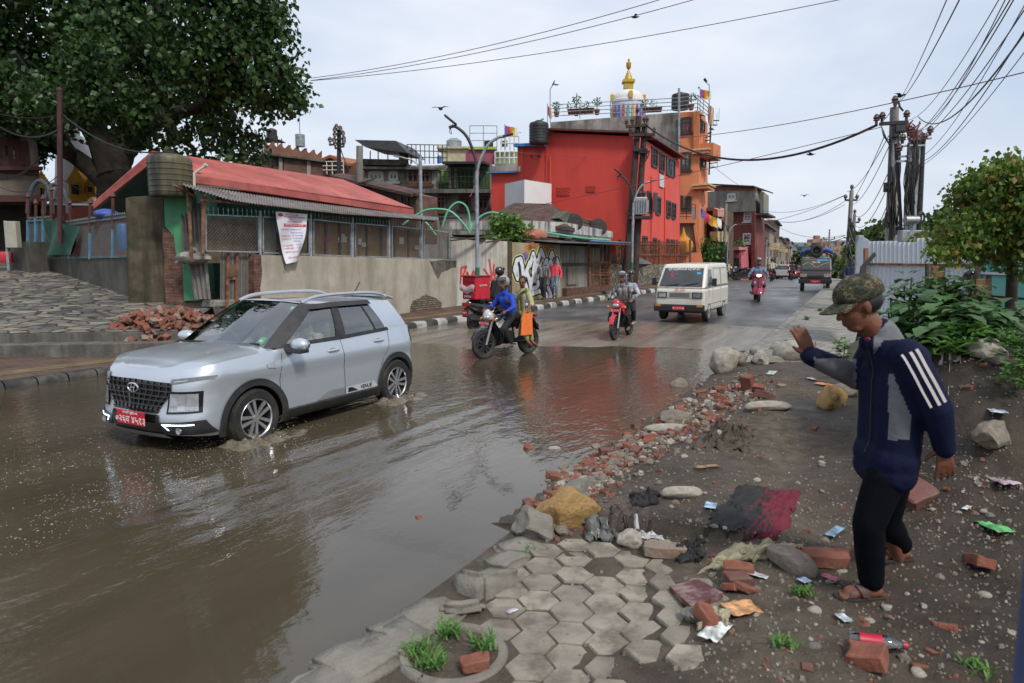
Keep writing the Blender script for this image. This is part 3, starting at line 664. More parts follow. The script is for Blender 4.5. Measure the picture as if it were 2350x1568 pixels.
# notice banner tied to the fence
def banner():
 p=pls(13.82);t=thing('notice_banner','tall creased white banner with red and blue lines of writing, tied to the chain-link fence','banner',tuple(p(665,605)))
 TLp,TRp,BRp,BLp=(629,486),(703,492),(687,598),(652,606)
 def at(x,y,k=0.):
  u=lerp(lerp(TLp[0],TRp[0],x),lerp(BLp[0],BRp[0],x),y**(1.1 if x<.5 else .75));v=lerp(lerp(TLp[1],TRp[1],x),lerp(BLp[1],BRp[1],x),y)
  return p(u,v)+p.n*(.05+.05*math.sin(x*5+y*6)*(.3+y)+.035*math.sin(9*x-5*y)+k)
 mb=MB()
 mb.grid(lambda i,j:at(i/14,j/24),14,24);mb.grid(lambda i,j:at(i/14,j/24,-.006),14,24)
 part(mb,'sheet',mat('white_vinyl',(.68,.68,.74),.5,.05,2),t)
 RI,BI=mat('red_print',(.55,.04,.07),.6,.1),mat('blue_print',(.07,.08,.35),.6,.1)
 def line(txt,x0,x1,y,hgt,m,nm='lettering'):
  cu=bpy.data.curves.new('t','FONT');cu.body=txt;cu.size=1;cu.align_y='CENTER';cu.resolution_u=2;ob=bpy.data.objects.new('t',cu);COL.objects.link(ob);bpy.context.view_layer.update()
  me=bpy.data.meshes.new_from_object(ob.evaluated_get(bpy.context.evaluated_depsgraph_get()));bpy.data.objects.remove(ob)
  xs=[v.co.x for v in me.vertices];a,b=min(xs),max(xs)
  for v in me.vertices:v.co=at(lerp(x0,x1,(v.co.x-a)/(b-a)),y-v.co.y*hgt,.009)
  me.materials.append(m);o=bpy.data.objects.new(nm,me);COL.objects.link(o);o.parent=t;o.location=-V(t.location)
 for txt,x0,x1,y,h,m in (('काठमाडौं महानगरपालिका',.24,.72,.045,.045,RI),('नगर कार्यपालिकाको कार्यालय',.2,.93,.09,.05,RI),('वडा नं. १५',.4,.68,.135,.04,RI),('कार्यालय काठमाडौं',.3,.85,.18,.04,RI),
  ('आयोजनाको नाम',.1,.38,.34,.04,RI),('Construction of',.42,.85,.335,.045,BI),('Bridge of Bisnumati',.45,.9,.40,.042,BI),('कुल लागत रकम',.1,.42,.47,.04,RI),('Rs. 78,29,648',.5,.92,.46,.045,BI),('कुल ठेक्का रकम',.12,.45,.53,.04,RI),('Rs. 59,82,630',.5,.92,.52,.045,BI),
  ('निर्माण कार्य',.5,.85,.58,.04,BI),('काम सुरु मिति',.15,.5,.66,.04,RI),('०८०/२/१४',.58,.9,.65,.042,BI),('काम सकिने मिति',.15,.5,.72,.04,RI),('०८१/२/१३',.58,.9,.71,.042,BI),('निर्माण व्यवसायी',.16,.7,.79,.04,RI),('वडा कार्यालय',.22,.8,.9,.045,RI)):line(txt,x0,x1,y,h,m)
 mb=MB();mb.grid(lambda i,j:at(.18+.8*i/10,.225+.055*j/2,.006),10,2);part(mb,'red_band',RI,t);line('आयोजना सूचना पाटी',.2,.9,.252,.045,mat('white_print',(.75,.75,.75),.6))
 mb=MB();mb.grid(lambda i,j:at(.11+(.07*j/3)*math.cos(i*.5236),.055+(.035*j/3)*math.sin(i*.5236),.007),12,3);part(mb,'emblem',RI,t)
 mb=MB();mb.tube([at(0,1)+UP*0,p(651,614),p(655,620)],.008,4);part(mb,'tie_cord',BLACK,t)
banner()
# graffiti hoarding in front of the hut
GRA=pl2(pls(13.95)(1040,650),P(1284,650,29.3))
TIN2=mat('painted_grey_hoarding',(.36,.35,.32),.8,.15,1.2,streak=.9,scol=(.62,.60,.55),sscale=(4.5,.16),blot=.5,bcol=(.25,.19,.10),blscale=.7)
OCH=mat('ochre_stained_hoarding',(.34,.29,.19),.8,.25,1.0,streak=.6,scol=(.27,.17,.06),sscale=(2.6,.3),blot=.6,bcol=(.27,.24,.19),blscale=.9)
def ribbon(pl,pts,wd,k,close=False):
 P3=[pl(u,v) for u,v in pts];mb=MB()
 for i,(a,b) in enumerate(zip(P3,P3[1:])):
  d=(b-a).normalized();q=d.cross(pl.n);mb.poly([a-q*wd+pl.n*k,b-q*wd+pl.n*k,b+q*wd+pl.n*k,a+q*wd+pl.n*k])
 for a in P3:mb.poly([a+(pl.d*math.cos(t*.7854)+UP*math.sin(t*.7854))*wd+pl.n*(k+.0006) for t in range(8)])
 return mb
def strokes(root,pl,sts,wd,k,m,name):
 mb=MB()
 for i,s_ in enumerate(sts):
  r=ribbon(pl,s_,wd,k+i*.0003);b=len(mb.v);mb.v+=r.v
  for f in r.f:mb.f.append([q+b for q in f]);mb.mi.append(0);mb.sm.append(False)
 o=part(mb,name,m,root)
 for f in o.data.polygons:
  if f.normal.dot(pl.n)<0:f.flip()
 return o
def graffiti():
 g=GRA
 t=thing('grey_hoarding','grey hoarding streaked with white paint and red scrawls, behind the delivery scooter','hoarding',tuple(g(1100,705)))
 slab(t,'sheet',TIN2,g,[(1028,543),(1167,555),(1167,712),(1028,730)],.06)
 red=mat('red_spray',(.5,.06,.05),.7,.2)
 strokes(t,g,[[(1056,650),(1058,615),(1070,612),(1062,632),(1076,648)],[(1064,655),(1072,625),(1080,655)],[(1078,645),(1086,622),(1094,640),(1088,655)],[(1056,655),(1075,660),(1092,654)],
  [(1122,596),(1126,622),(1128,640)],[(1110,618),(1120,632),(1128,640)],[(1133,608),(1131,630)],[(1140,614),(1134,634)],[(1122,640),(1130,646),(1136,638)],[(1118,650),(1124,668),(1120,690)],[(1126,652),(1138,650),(1142,668),(1128,672),(1128,652)],[(1144,656),(1150,676),(1140,690)],[(1156,640),(1164,638),(1166,668),(1158,680),(1154,660),(1156,640)],[(1120,684),(1136,680),(1150,688)]],.045,.006,red,'red_scrawl')
 t=thing('ochre_hoarding','ochre stained hoarding with big white graffiti letters outlined in black','hoarding',tuple(g(1230,690)))
 slab(t,'sheet',OCH,g,[(1171,556),(1284,562),(1286,692),(1171,708)],.06,.02)
 slab(t,'post',mat('dark_timber',(.07,.05,.03),.9,.3,4),g,[(1164,553),(1173,554),(1173,712),(1164,714)],.1,.05)
 S=[[(1179,620),(1184,598),(1193,594),(1197,612),(1200,640),(1208,665)],[(1180,620),(1186,640),(1184,612)],[(1200,640),(1206,625),(1214,602)],[(1206,622),(1213,640),(1218,668),(1214,690)],[(1198,690),(1212,668)],[(1214,610),(1222,582),(1226,600),(1222,625)],[(1218,650),(1228,618),(1234,596),(1226,606),(1222,628),(1232,636),(1236,612)],[(1220,640),(1234,648),(1230,660),(1220,662)],[(1236,590),(1240,574),(1246,590),(1240,610)],[(1242,612),(1252,598),(1256,612),(1248,640),(1242,632)],[(1256,650),(1254,625),(1262,600),(1268,640)],[(1262,590),(1265,580),(1270,598),(1274,625),(1270,650)],[(1276,596),(1279,604),(1276,640)],[(1218,675),(1238,668),(1252,676),(1262,690)],[(1256,660),(1264,682),(1274,690)]]
 for nm,wd,k,m in (('green_halo',.20,.024,mat('lime_spray',(.5,.56,.18),.7)),('black_outline',.155,.030,mat('black_spray',(.015,.015,.016),.6)),('white_letters',.088,.036,mat('white_spray',(.66,.68,.72),.6))):strokes(t,g,S,wd,k,m,nm)
 strokes(t,g,[[(1212,575),(1222,570),(1228,580)],[(1236,572),(1262,576)]],.25,.0215,mat('orange_spray',(.36,.16,.06),.8,.5,2),'orange_spray')
 strokes(t,g,[[(1203,588),(1206,600)],[(1284,622),(1283,628)]],.16,.0225,mat('purple_spray',(.16,.10,.35),.7),'purple_spray')
graffiti()
# ---------------------------------------------------------------- buildings behind and along the street
REDP=mat('red_wall_paint',(.62,.062,.045),.75,.12,.5,blot=.45,bcol=(.47,.042,.034),blscale=.5,bump=.15,bscale=8,streak=.25,scol=(.33,.025,.02),sscale=(1.2,.2))
REDS=mat('red_street_wall_paint',(.70,.095,.07),.7,.1,.6,bump=.12,bscale=8,streak=.2,scol=(.4,.03,.025),sscale=(1.5,.2))
def bld(name,label,p,cat='building',group=None):return thing(name,label,cat,(p.x,p.y,min(p.z,.5)),group=group)
def bars(root,pl,u0,v0,u1,v1,n,m=DARKSTEEL,r=.015,name='window_grille'):
 mb=MB()
 for i in range(n):
  u=lerp(u0,u1,(i+.5)/n);mb.tube([pl(u,v0)+pl.n*.09,pl(u,v1)+pl.n*.09],r,4)
 return part(mb,name,m,root)
def red_building():
 K=V((7.04,38,0));f=Pl(K,LD);r=Pl(K,RD);t=bld('red_building','bright red three storey building with a slanted tin roof and brown windows',f(1464,650))
 slab(t,'wall',REDP,f,[(1252,304),(1464,314),(1464,700),(1252,690)],9)
 slab(t,'low_wing',REDP,f,[(1126,398),(1186,396),(1186,337),(1252,334),(1252,690),(1126,690)],7,-.06)
 slab(t,'street_wall',REDS,r,[(1463.5,314),(1556,372),(1556,640),(1463.5,700)],.3,.05)
 a,b=f(1246,300),f(1468,311) ;c=r(1562,369);d=RD*.0
 mb=MB();a2=a+RD*9;mb.prism([a+f.n*.4,b+f.n*.4+r.n*.5,c+r.n*.5,a2],UP*.1);part(mb,'roof',mat('dark_red_tin',(.12,.035,.028),.6,.3,2),t)
 slab(t,'blue_ledge',mat('blue_paint',(.05,.2,.45),.7,.2),f,[(1182,338),(1182,332),(1253,328),(1253,336)],3,.25)
 slab(t,'blue_ledge',MATS['blue_paint'],f,[(1120,399),(1120,396),(1188,393),(1188,397)],3,.2)
 ven=mat('perforated_vent',(.10,.012,.01),.8,.3,3)
 for u0,v0,u1,v1 in ((1278,430,1307,450),(1344,427,1365,442)):
  q=slab(t,'vent',ven,f,[(u0,v0),(u1,v0),(u1,v1),(u0,v1)],.02,.02);mb=MB()
  lattice(mb,f(u0,v1)+f.n*.03,f(u1,v1)+f.n*.03,f(u1,v0)+f.n*.03,f(u0,v0)+f.n*.03,.16,.025);mb.build('vent_lattice',REDP,parent=q)
 for u,v in ((1219,358),(1236,358)):slab(t,'vent_hole',BLACK,f,[(u-3,v+3),(u+3,v+3),(u,v-3)],.02,.02)
 slab(t,'vent_slot',WHITEF,f,[(1190,382),(1194,382),(1194,394),(1190,394)],.03,.03)
 for u0,v0,u1,v1,nx in ((1492,340,1505,384,2),(1510,352,1521,396,2),(1526,364,1545,405,3),(1482,440,1490,486,2),(1502,453,1512,493,2),(1526,462,1535,500,2),(1539,467,1547,503,2),(1471,543,1481,592,2),(1491,547,1502,590,2),(1523,549,1531,588,2),(1536,551,1544,586,2)):
  win(t,r,u0,v0,u1,v1,DARKF,nx,2 if v0<420 else 3,.09,sill=False,out=.05)
  bars(t,r,u0,v0,u1,v1,5)
 mb=MB()
 for u,a_,b_ in ((1491,405,560),(1522,430,585)):mb.tube([r(u,a_)+r.n*.1,r(u,b_)+r.n*.1],.05,6)
 mb.tube([f(1264,360)+f.n*.1,f(1264,430)+f.n*.1],.03,6);mb.tube([f(1199,340)+f.n*.08,f(1199,420)+f.n*.08],.03,6);part(mb,'drain_pipe',REDS,t)
 slab(t,'notice',mat('white_notice',(.55,.55,.55),.7,.1),r,[(1509,400),(1519,405),(1519,432),(1509,428)],.04,.12)
 slab(t,'shutter',DARKF,r,[(1487,443),(1495,443),(1495,487),(1487,488)],.05,.35)
 tank(1236,277,331,40,'black ribbed water tank on the blue ledge of the red building',43)
 mb=MB();mb.tube([f(1231,331)+f.n*.6,f(1234,300)+f.n*.7,f(1241,285)+f.n*.5,f(1252,275)+f.n*.3],.06,6);mb.build('green_hose',mat('green_pipe',(.10,.36,.2),.5,.15),label='green hose climbing beside the tank on the blue ledge',cat='hose')
red_building()
ORA=mat('orange_wall_paint',(.62,.215,.095),.8,.12,.6,blot=.25,bcol=(.45,.16,.07),blscale=.7,bump=.15,bscale=8)
GREYC=mat('mouldy_grey_concrete',(.30,.285,.265),.9,.2,.8,streak=.75,scol=(.04,.038,.035),sscale=(1.2,.3),blot=.65,bcol=(.09,.085,.075),blscale=.55,bump=.3,bscale=12)
def orange_building():
 C=P(1604,400,50);g=pl2(P(1262,300,53.9),P(1560,300,51.6));o=Pl(P(1557,400,51.3),(1,-.42));sd=Pl(o(1602,400),RD);t=bld('orange_building','tall orange building with a mouldy grey side wall and stepped balconies',C)
 slab(t,'side_wall',GREYC,g,[(1262,281),(1559,258),(1559,560),(1262,560)],6)
 slab(t,'front_wall',ORA,o,[(1560,259),(1604,256),(1604,600),(1557,600)],5,.1)
 slab(t,'corner_wall',ORA,sd,[(1602,256),(1617,266),(1617,470),(1602,470)],.4,.05)
 for v,a in ((366,8),(446,14)):
  mb=MB();p=o(1590,v-10)+o.n*.1;q=o(1603,v-12)+o.n*.1
  mb.prism([p,q,q+RD*2,q+RD*2+sd.n*.7,q+sd.n*.7+o.n*.3,p+o.n*.4],UP*.25);part(mb,'balcony_slab',ORA,t)
  mb=MB();mb.bar(p+o.n*.42+UP*.28,q+sd.n*.74+o.n*.33+UP*.28,.1,.12);mb.bar(q+sd.n*.74+o.n*.33+UP*.28,q+sd.n*.74+RD*2+UP*.28,.1,.12);part(mb,'balcony_trim',mat('yellow_trim',(.5,.4,.2),.8,.2),t)
 slab(t,'balcony_face',ORA,sd,[(1604,330),(1622,338),(1622,372),(1604,362)],1.0,1.0)
 for u0,v0,u1,v1 in ((1564,271,1584,304),(1563,351,1583,390),(1558,450,1566,476),(1574,452,1585,478)):
  w_=win(t,o,u0,v0,u1,v1,DARKF,2,2,.12,out=.1)
  if v0<300:slab(t,'pink_curtain',mat('pink_cloth',(.5,.06,.10),.9,.3,8,streak=.4,sscale=(9,.2)),o,[(u0+7,v0+16),(u1-3,v0+16),(u1-3,v1-3),(u0+7,v1-3)],.02,.135)
  elif v0<400:slab(t,'pale_curtain',mat('grey_cloth',(.25,.23,.2),.9,.3,8,streak=.6,sscale=(9,.2)),o,[(u0+3,v0+5),(u1-3,v0+5),(u1-3,v1-12),(u0+3,v1-12)],.02,.135)
 for u0,v0,u1,v1 in ((1604.5,275,1608,305),(1609,280,1614,304),(1604.5,352,1608,388),(1610,358,1616,384)):win(t,sd,u0,v0,u1,v1,DARKF,1,2,.1,sill=False,out=.05)
 slab(t,'vent_window',WHITEF,sd,[(1613,418),(1616,420),(1616,432),(1613,430)],.03,.1)
 mb=MB();mb.tube([o(1559,205)+o.n*.25,o(1559,560)+o.n*.25],.09,8);part(mb,'drain_pipe',GALV,t)
 # lower gallery, stair and shrine front
 lo=Pl(P(1590,500,47.5),(1,-.3))
 slab(t,'gallery_wall',mat('plain_plaster',(.33,.26,.19),.9,.15,1),lo,[(1554,513),(1592,513),(1606,590),(1606,640),(1551,640)],.4)
 slab(t,'stair',ORA,lo,[(1590,511),(1596,513),(1618,640),(1606,640)],1.2,.3)
 slab(t,'gallery_floor',ORA,lo,[(1551,506),(1596,506),(1596,513),(1551,513)],2,.5)
 slab(t,'low_wall',ORA,lo,[(1553,582),(1608,580),(1608,640),(1553,640)],.3,1.2)
 q=[lo(u,505)+lo.n*.4 for u in (1555,1575,1595)];rail(t,'gallery_rail',DARKSTEEL,q,1.0,4,.025,.35)
 slab(t,'rail_panel',mat('grey_panel',(.25,.24,.23),.7,.2),lo,[(1587,478),(1595,478),(1595,504),(1587,504)],.05,.5)
 # flat roof rail with everything on it
 zt=o(1604,256).z;rp=[g(1262,281),g(1330,276),g(1400,270.5),g(1480,264.5),g(1558,258),o(1600,256),o(1602,256)+RD*5]
 rail(t,'roof_rail',GALV,[V((p.x,p.y,zt))+UP*.02 for p in rp],1.1,3,.03,1.6)
 slab(t,'cornice',mat('yellow_trim'),o,[(1596,256),(1610,258),(1617,268),(1600,262)],.6,.5)
 mb=MB()
 s0=sd(1612,285)+RD*.6+sd.n*.45;mb.tube([s0+UP*.6,s0-UP*3.6],.06,6)
 for k in range(13):a=k*.5;d_=V((math.cos(a),math.sin(a),0));mb.bar(s0+UP*(.3-k*.28),s0+UP*(.3-k*.28)+d_*.6,.22,.04);mb.tube([s0+UP*(.3-k*.28)+d_*.58,s0+UP*(1.2-k*.28)+d_*.58],.015,4)
 part(mb,'spiral_stair',DARKSTEEL,t)
 return g,zt
og,ozt=orange_building()
STW=mat('whitewash',(.66,.64,.64),.8,.08,1.0,streak=.15,scol=(.35,.33,.33),sscale=(2,.4));GOLD=mat('gold_paint',(.45,.30,.035),.45,.2,3,metal=.2)
def stupa():
 Y=56;b=P(1440,262,Y);b.z=ozt;k=Y/FPX
 t=thing('rooftop_stupa','white domed shrine with a painted drum and gold spire on the roof','shrine',tuple(b))
 r=35*k;top=P(1440,238,Y).z-b.z;h2=P(1440,206,Y).z-b.z
 mb=MB();mb.lathe([(r,0),(r,top)],n=32);mb.build('drum',mat('pale_blue_drum',(.5,.56,.68),.8,.1),t)
 cols=[(.5,.06,.08),(.1,.35,.3),(.5,.3,.05),(.35,.06,.25),(.06,.15,.4)]
 for i in range(22):
  a=2*math.pi*i/22;mb=MB();c=V((math.cos(a),math.sin(a),0));q=V((-c.y,c.x,0))
  for j in range(1):mb.prism([c*(r+.01)+q*.12*math.cos(x*.7854)+UP*(top*.5+top*.36*math.sin(x*.7854)) for x in range(8)],c*.05)
  mb.build('painted_petal',mat('petal_%d' % (i % 5),cols[i % 5],.7,.3,5),t)
 mb=MB();mb.lathe([(r*1.03,top),(r*1.04,top+.15),(r*.99,top+.2)]+[(r*.99*math.cos(x),top+.2+(h2-top-.2)*math.sin(x)) for x in [R(10*i) for i in range(1,10)]],n=36);mb.build('dome',STW,t)
 for a in (-1.57,0,3.14):
  mb=MB();c=V((math.cos(a),math.sin(a),0))*r*1.0+UP*(top+.5);mb.box(c-UP*.1,(.28,.28,.5));mb.box(c+UP*.25,(.24,.24,.25),tap=.05);mb.build('niche',GOLD,t)
 z1,z2,z3=(P(1440,v,Y).z-b.z for v in (188,160,146));s_=9.5*k
 mb=MB();mb.box((0,0,(h2+z1)/2),(2*s_,2*s_,z1-h2));mb.box((0,0,z1),(2.7*s_,2.7*s_,.2));mb.build('spire_base',GOLD,t)
 mb=MB();mb.lathe([(s_*(1-i/9)+.04*(i % 2),z1+.1+(z2-z1)*i/9) for i in range(9)]+[(.03,z2)],n=12);mb.build('spire',GOLD,t)
 mb=MB();mb.lathe([(.08,z2),(s_*.55,z2+.15),(s_*.6,z2+.5),(s_*.2,z2+.6),(s_*.25,z2+.75),(0,z3+.4)],n=12);mb.build('finial',GOLD,t)
stupa()
TERRA=mat('terracotta_pot',(.12,.055,.04),.85,.3,6,coord='OBJ')
def leafy(mb,c,r,n,ls,seed=0,flat=1.,up=.3):
 q=random.Random(seed)
 for _ in range(n):
  d=V((q.gauss(0,1),q.gauss(0,1),q.gauss(0,1))).normalized();p=V(c)+V((d.x*r,d.y*r,d.z*r*flat))*(q.random()**.4)
  a=(d+V((q.uniform(-.7,.7),q.uniform(-.7,.7),q.uniform(-.7,.7)-up))).normalized();b=a.orthogonal().normalized();b.rotate(Matrix.Rotation(q.random()*6.28,3,a));l=ls*q.uniform(.6,1.3);w_=l*.36
  mb.add([p,p+a*l*.5+b*w_,p+a*l,p+a*l*.5-b*w_],[(0,1,2,3)])
def leafm(name,c1,c2,tr=.3,rough=.5):
 if name in MATS:return MATS[name]
 m=mat(name,c1,rough,.15,2,coord='OBJ',transl=tr,island=0);t=m.node_tree;n=t.nodes;L=t.links
 g=n.new('ShaderNodeNewGeometry');cr=n.new('ShaderNodeValToRGB');e=cr.color_ramp.elements;e[0].color=c4(c1);e[1].color=c4(c2);L.new(g.outputs['Random Per Island'],cr.inputs[0])
 L.new(cr.outputs[0],n['Principled BSDF'].inputs['Base Color'])
 for x in n:
  if x.type=='BSDF_TRANSLUCENT':L.new(cr.outputs[0],x.inputs[0])
 n['Principled BSDF'].inputs['Specular IOR Level'].default_value=.4
 return m
LEAF=leafm('mid_green_leaf',(.03,.085,.018),(.09,.19,.04))
def roof_pots():
 proto=None
 spots=[(u,246.5+(1390-u)*.0) for u in ()]
 def pot(p,lab,plant=True,h=.38):
  t=thing('flower_pot',lab,'flower pot',tuple(p),group='flower pots along the roof rail')
  MB().lathe([(h*.3,0),(h*.46,h*.9),(h*.5,h*.9),(h*.5,h),(h*.42,h),(h*.4,h*.85),(0,h*.85)],n=14).build('pot',TERRA,t)
  if plant:
   mb=MB();leafy(mb,(0,0,h+.22),.26,40,.16,int(p.x*100));mb.build('plant',LEAF,t)
  return t
 for i,u in enumerate(list(range(1304,1340,7))+list(range(1342,1362,7))+list(range(1478,1520,7))):
  p=og(u,270)-og.n*.5;p.z=ozt+(.45 if u<1362 else .3)
  pot(p,'terracotta pot in the low row on the left of the roof' if u<1362 else 'terracotta pot in the row right of the white dome',i % 3==0)
 for u,h,lab in ((1272,.3,'tall leafy potted plant at the left corner of the roof rail'),(1318,.9,'tall pale potted shrub above the row of roof pots'),(1366,.5,'round potted bush on a stalk left of the white dome'),(1585,.4,'potted bush beside the orange building roof tank')):
  p=og(u,268)-og.n*.9;p.z=ozt+.4;t=thing('potted_plant',lab,'plant',tuple(p));MB().lathe([(.15,0),(.24,.4),(.2,.4),(0,.36)],n=12).build('pot',TERRA,t)
  mb=MB();leafy(mb,(0,0,.6+h*.7),.30,70,.16,u);mb.build('foliage',LEAF,t);mb=MB();mb.tube([(0,0,.3),(.02,0,.8+h)],.03,5);mb.build('stem',RUST,t)
 t=tank(1560,213,252,53.5,'black water tank on the roof of the orange building',38)
roof_pots()
FLC=[(.08,.10,.35),(.6,.45,.05),(.5,.03,.06),(.65,.65,.65),(.6,.25,.05)]
def flag(u,v0,v1,Y,label,fu,fv,w=.9,h=.6,sag=.2,group='striped prayer flags'):
 b,a=P(u,v1,Y),P(u,v0,Y);t=thing('striped_flag',label,'flag',tuple(b),group=group);mb=MB();mb.tube([(0,0,0),a-b],.03,6);mb.build('pole',GALV,t)
 top=P(fu,fv,Y)-b
 for k in range(5):
  mb=MB();f=lambda i,j:top+V((w*(k+i/2)/5,.08*math.sin((k+i/2)*1.7+j),-h*j/4-sag*(k+i/2)/5*(1+.2*math.sin(k))))
  mb.grid(f,2,4);mb.build('stripe',mat('flag_stripe_%d' % k,FLC[(k*2) % 5],.85,.1),t)
flag(1606,203,262,50,'striped flag on a pole at the roof corner of the orange building',1606,204,.8,.6)
flag(1256,238,284,53,'striped flag hanging at the left end of the roof rail',1256,240,.35,.7,.5)
flag(1158,285,345,50,'striped flag on the far roof behind the double street lamp',1158,288,.9,.6)
flag(1612,478,502,46,'striped flag drooping from the gallery of the orange building',1608,478,1.4,.6,.9)
flag(1626,240,285,50,'narrow striped flag low on the roof corner of the orange building',1625,242,.35,1.2,.2)
def solar_lamp(u0,v0,v1,u2,v2,Y,label):
 b=P(u0,v1,Y);t=thing('solar_lamp',label,'lamp',tuple(b));mb=MB();a=P(u0,v0,Y)-b;c=P(u2,v2,Y)-b;mb.tube([(0,0,0),a,c],.035,6);mb.build('pole',GALV,t)
 mb=MB();mb.bar(a.lerp(c,.5)+UP*.05,c+UP*.12,.35,.06);mb.build('panel',DARKSTEEL,t)
solar_lamp(1262,205,282,1272,190,53,'thin solar lamp at the left end of the orange building roof')
solar_lamp(1627,196,290,1615,185,50,'thin solar lamp on the right corner of the orange building roof')
# tiled hut with the white parapet and the white box room behind
TILE=mat('mossy_red_tiles',(.17,.085,.07),.9,.35,3,brick=(.26,.14,.02,(.24,.10,.085),(.13,.075,.06),(.05,.045,.035)),bump=.7,bscale=18,blot=.75,bcol=(.075,.065,.05),blscale=.9)
PARA=mat('peeling_white_parapet',(.5,.49,.46),.85,.15,2,streak=.95,scol=(.045,.043,.04),sscale=(4,.35),blot=.4,bcol=(.12,.115,.10))
def tiled_hut():
 t=bld('tiled_hut','low hut with a mossy tiled hip roof and a peeling white parapet',P(1220,560,35),'hut')
 A,B=P(1180,466,36.5),P(1262,468,36);C,D_,E=P(1072,520,34),P(1300,520,32.5),P(1400,545,37);F=P(1290,466,41)
 mb=MB();mb.prism([C,D_,B,A],-UP*.15);mb.prism([D_,E,B],-UP*.15);mb.prism([C,A,A+V((-4,5,-2))],-UP*.15);part(mb,'roof',TILE,t)
 p1,p2=pl2(P(1030,520,33.2),P(1222,520,32.0)),pl2(P(1222,520,32.0),P(1406,530,34.5))
 slab(t,'parapet',PARA,p1,[(1030,508),(1222,507),(1222,528),(1030,527)],.3)
 slab(t,'parapet',PARA,p2,[(1222,507),(1300,511),(1406,532),(1406,546),(1300,536),(1222,528)],.3)
 mb=MB();mb.prism([p1(1030,529),p1(1222,530),p2(1402,547),p2(1402,547)+V((-2,4,0)),p1(1030,529)+V((0,4,0))],-UP*.2);part(mb,'roof_slab',KCON,t)
 w1,w2=pl2(p1(1040,540)+V((0,.8,0)),p1(1222,540)+V((0,.8,0))),pl2(p1(1222,540)+V((0,.8,0)),p2(1400,540)+V((0,.8,0)))
 dk=mat('dim_hut_wall',(.10,.09,.075),.95,.3,1.5,blot=.5)
 slab(t,'wall',dk,w1,[(1040,526),(1222,528),(1222,680),(1040,690)],.2);slab(t,'wall',dk,w2,[(1222,528),(1398,546),(1398,680),(1222,680)],.2)
 tw=bld('white_box_room','plain white box room standing up behind the mossy tiled roof',P(1200,440,39),'building')
 a,b,c=P(1158,414,39.5),P(1203,413,37.5),P(1265,432,39.5);mb=MB();z0=3.5
 mb.prism([V((q.x,q.y,z0)) for q in (a,b,c,a+(c-b))],UP*(b.z-z0));part(mb,'wall',mat('bright_whitewash',(.74,.74,.73),.8,.06,1,streak=.12,scol=(.4,.45,.5),sscale=(2,.5)),tw)
 mb=MB();mb.prism([V((q.x,q.y,b.z)) for q in (a,b,c,a+(c-b))],UP*.03);part(mb,'coping',KCON,tw)
 # junk on the roof edge
 bp=p2(1322,515);t=thing('old_handcart','overturned green iron handcart lying on the tiled roof','cart',tuple(bp))
 mb=MB();q=[p2(u,v)-bp-p2.n*.3 for u,v in ((1290,500),(1312,484),(1330,500),(1322,520))];mb.prism(q,-p2.n*.9);mb.build('tray',mat('rusty_green_iron',(.07,.11,.08),.7,.5,3,blot=.6,bcol=(.12,.06,.03)),t)
 for k,(u,v) in enumerate(((1322,510),(1378,522))):
  mb=MB();mb.lathe([(.32,-.08),(.42,-.07),(.45,0),(.42,.07),(.32,.08)],p2(u,v)-bp-p2.n*.2,18,Matrix.Rotation(R(80),3,'X'));o=mb.build('wheel',RUBBER,t)
 mb=MB()
 for k in range(6):mb.tube([p2(1326+k*3,497)-bp-p2.n*.6,p2(1350+k*2,500+k*2)-bp-p2.n*.6,p2(1372+k*3,505+k*3)-bp-p2.n*.5],.05,5)
 mb.build('twisted_bars',RUST,t)
 g=mat('green_plastic_pipe',(.12,.42,.25),.45,.12,3)
 for pts,lab in (([(1000,540),(985,520),(965,500),(944,494),(930,500)],'green pipe arch left of the hut, the lowest one'),([(1078,535),(1060,510),(1030,484),(985,481),(958,492),(924,516)],'long green pipe arch crossing behind the double lamp'),([(1015,520),(1025,490),(1040,470),(1055,465),(1070,475),(1077,500),(1076,530)],'tall narrow green pipe arch left of the lamp post'),([(1080,530),(1095,504),(1120,489),(1150,492),(1180,510),(1205,535)],'green pipe arch over the shrub on the hut'),([(1204,526),(1260,535),(1330,546),(1400,552)],'pair end of green pipe lying along the shack roof')):
  mb=MB();Y=31;ps=[P(u,v,Y) for u,v in pts];sm=[]
  for i in range(len(ps)-1):
   p0,p1_,p2_,p3=ps[max(0,i-1)],ps[i],ps[i+1],ps[min(len(ps)-1,i+2)]
   for j in range(5):x=j/5;sm.append(.5*((2*p1_)+(p2_-p0)*x+(2*p0-5*p1_+4*p2_-p3)*x*x+(3*p1_-p0-3*p2_+p3)*x**3))
  mb.tube(sm+[ps[-1]],.045,7);mb.build('green_pipe',g,label=lab,cat='pipe',group='bent green pipes by the hut')
 c=P(1178,530,30.6);t=thing('roof_shrub','leafy light green shrub growing beside the hut parapet','shrub',(c.x,c.y,2.4))
 mb=MB()
 for k in range(9):q=V((rnd.uniform(-.7,.8),rnd.uniform(-.4,.4),c.z-2.4+rnd.uniform(-.4,.5)));leafy(mb,q,.42,110,.24,k,.9,.5)
 mb.build('foliage',leafm('bright_leaf',(.05,.13,.02),(.16,.26,.05)),t);mb=MB();mb.tube([(0,0,0),(.1,0,.8),(.1,0,1.4)],.05,6);mb.build('stem',RUST,t)
 b=P(1330,548,31.4)
 mb=MB();mb.ball((0,0,0),(.55,.4,.3),14,8,fn=lambda p,d:p*(1+.5*fbm(p.x*4,p.y*4,p.z*6)));mb.build('tarp_bundle',mat('orange_tarp',(.35,.13,.08),.7,.4,5),label='crumpled orange tarp bundle on the shack roof',cat='tarp',loc=P(1226,541,30.4))
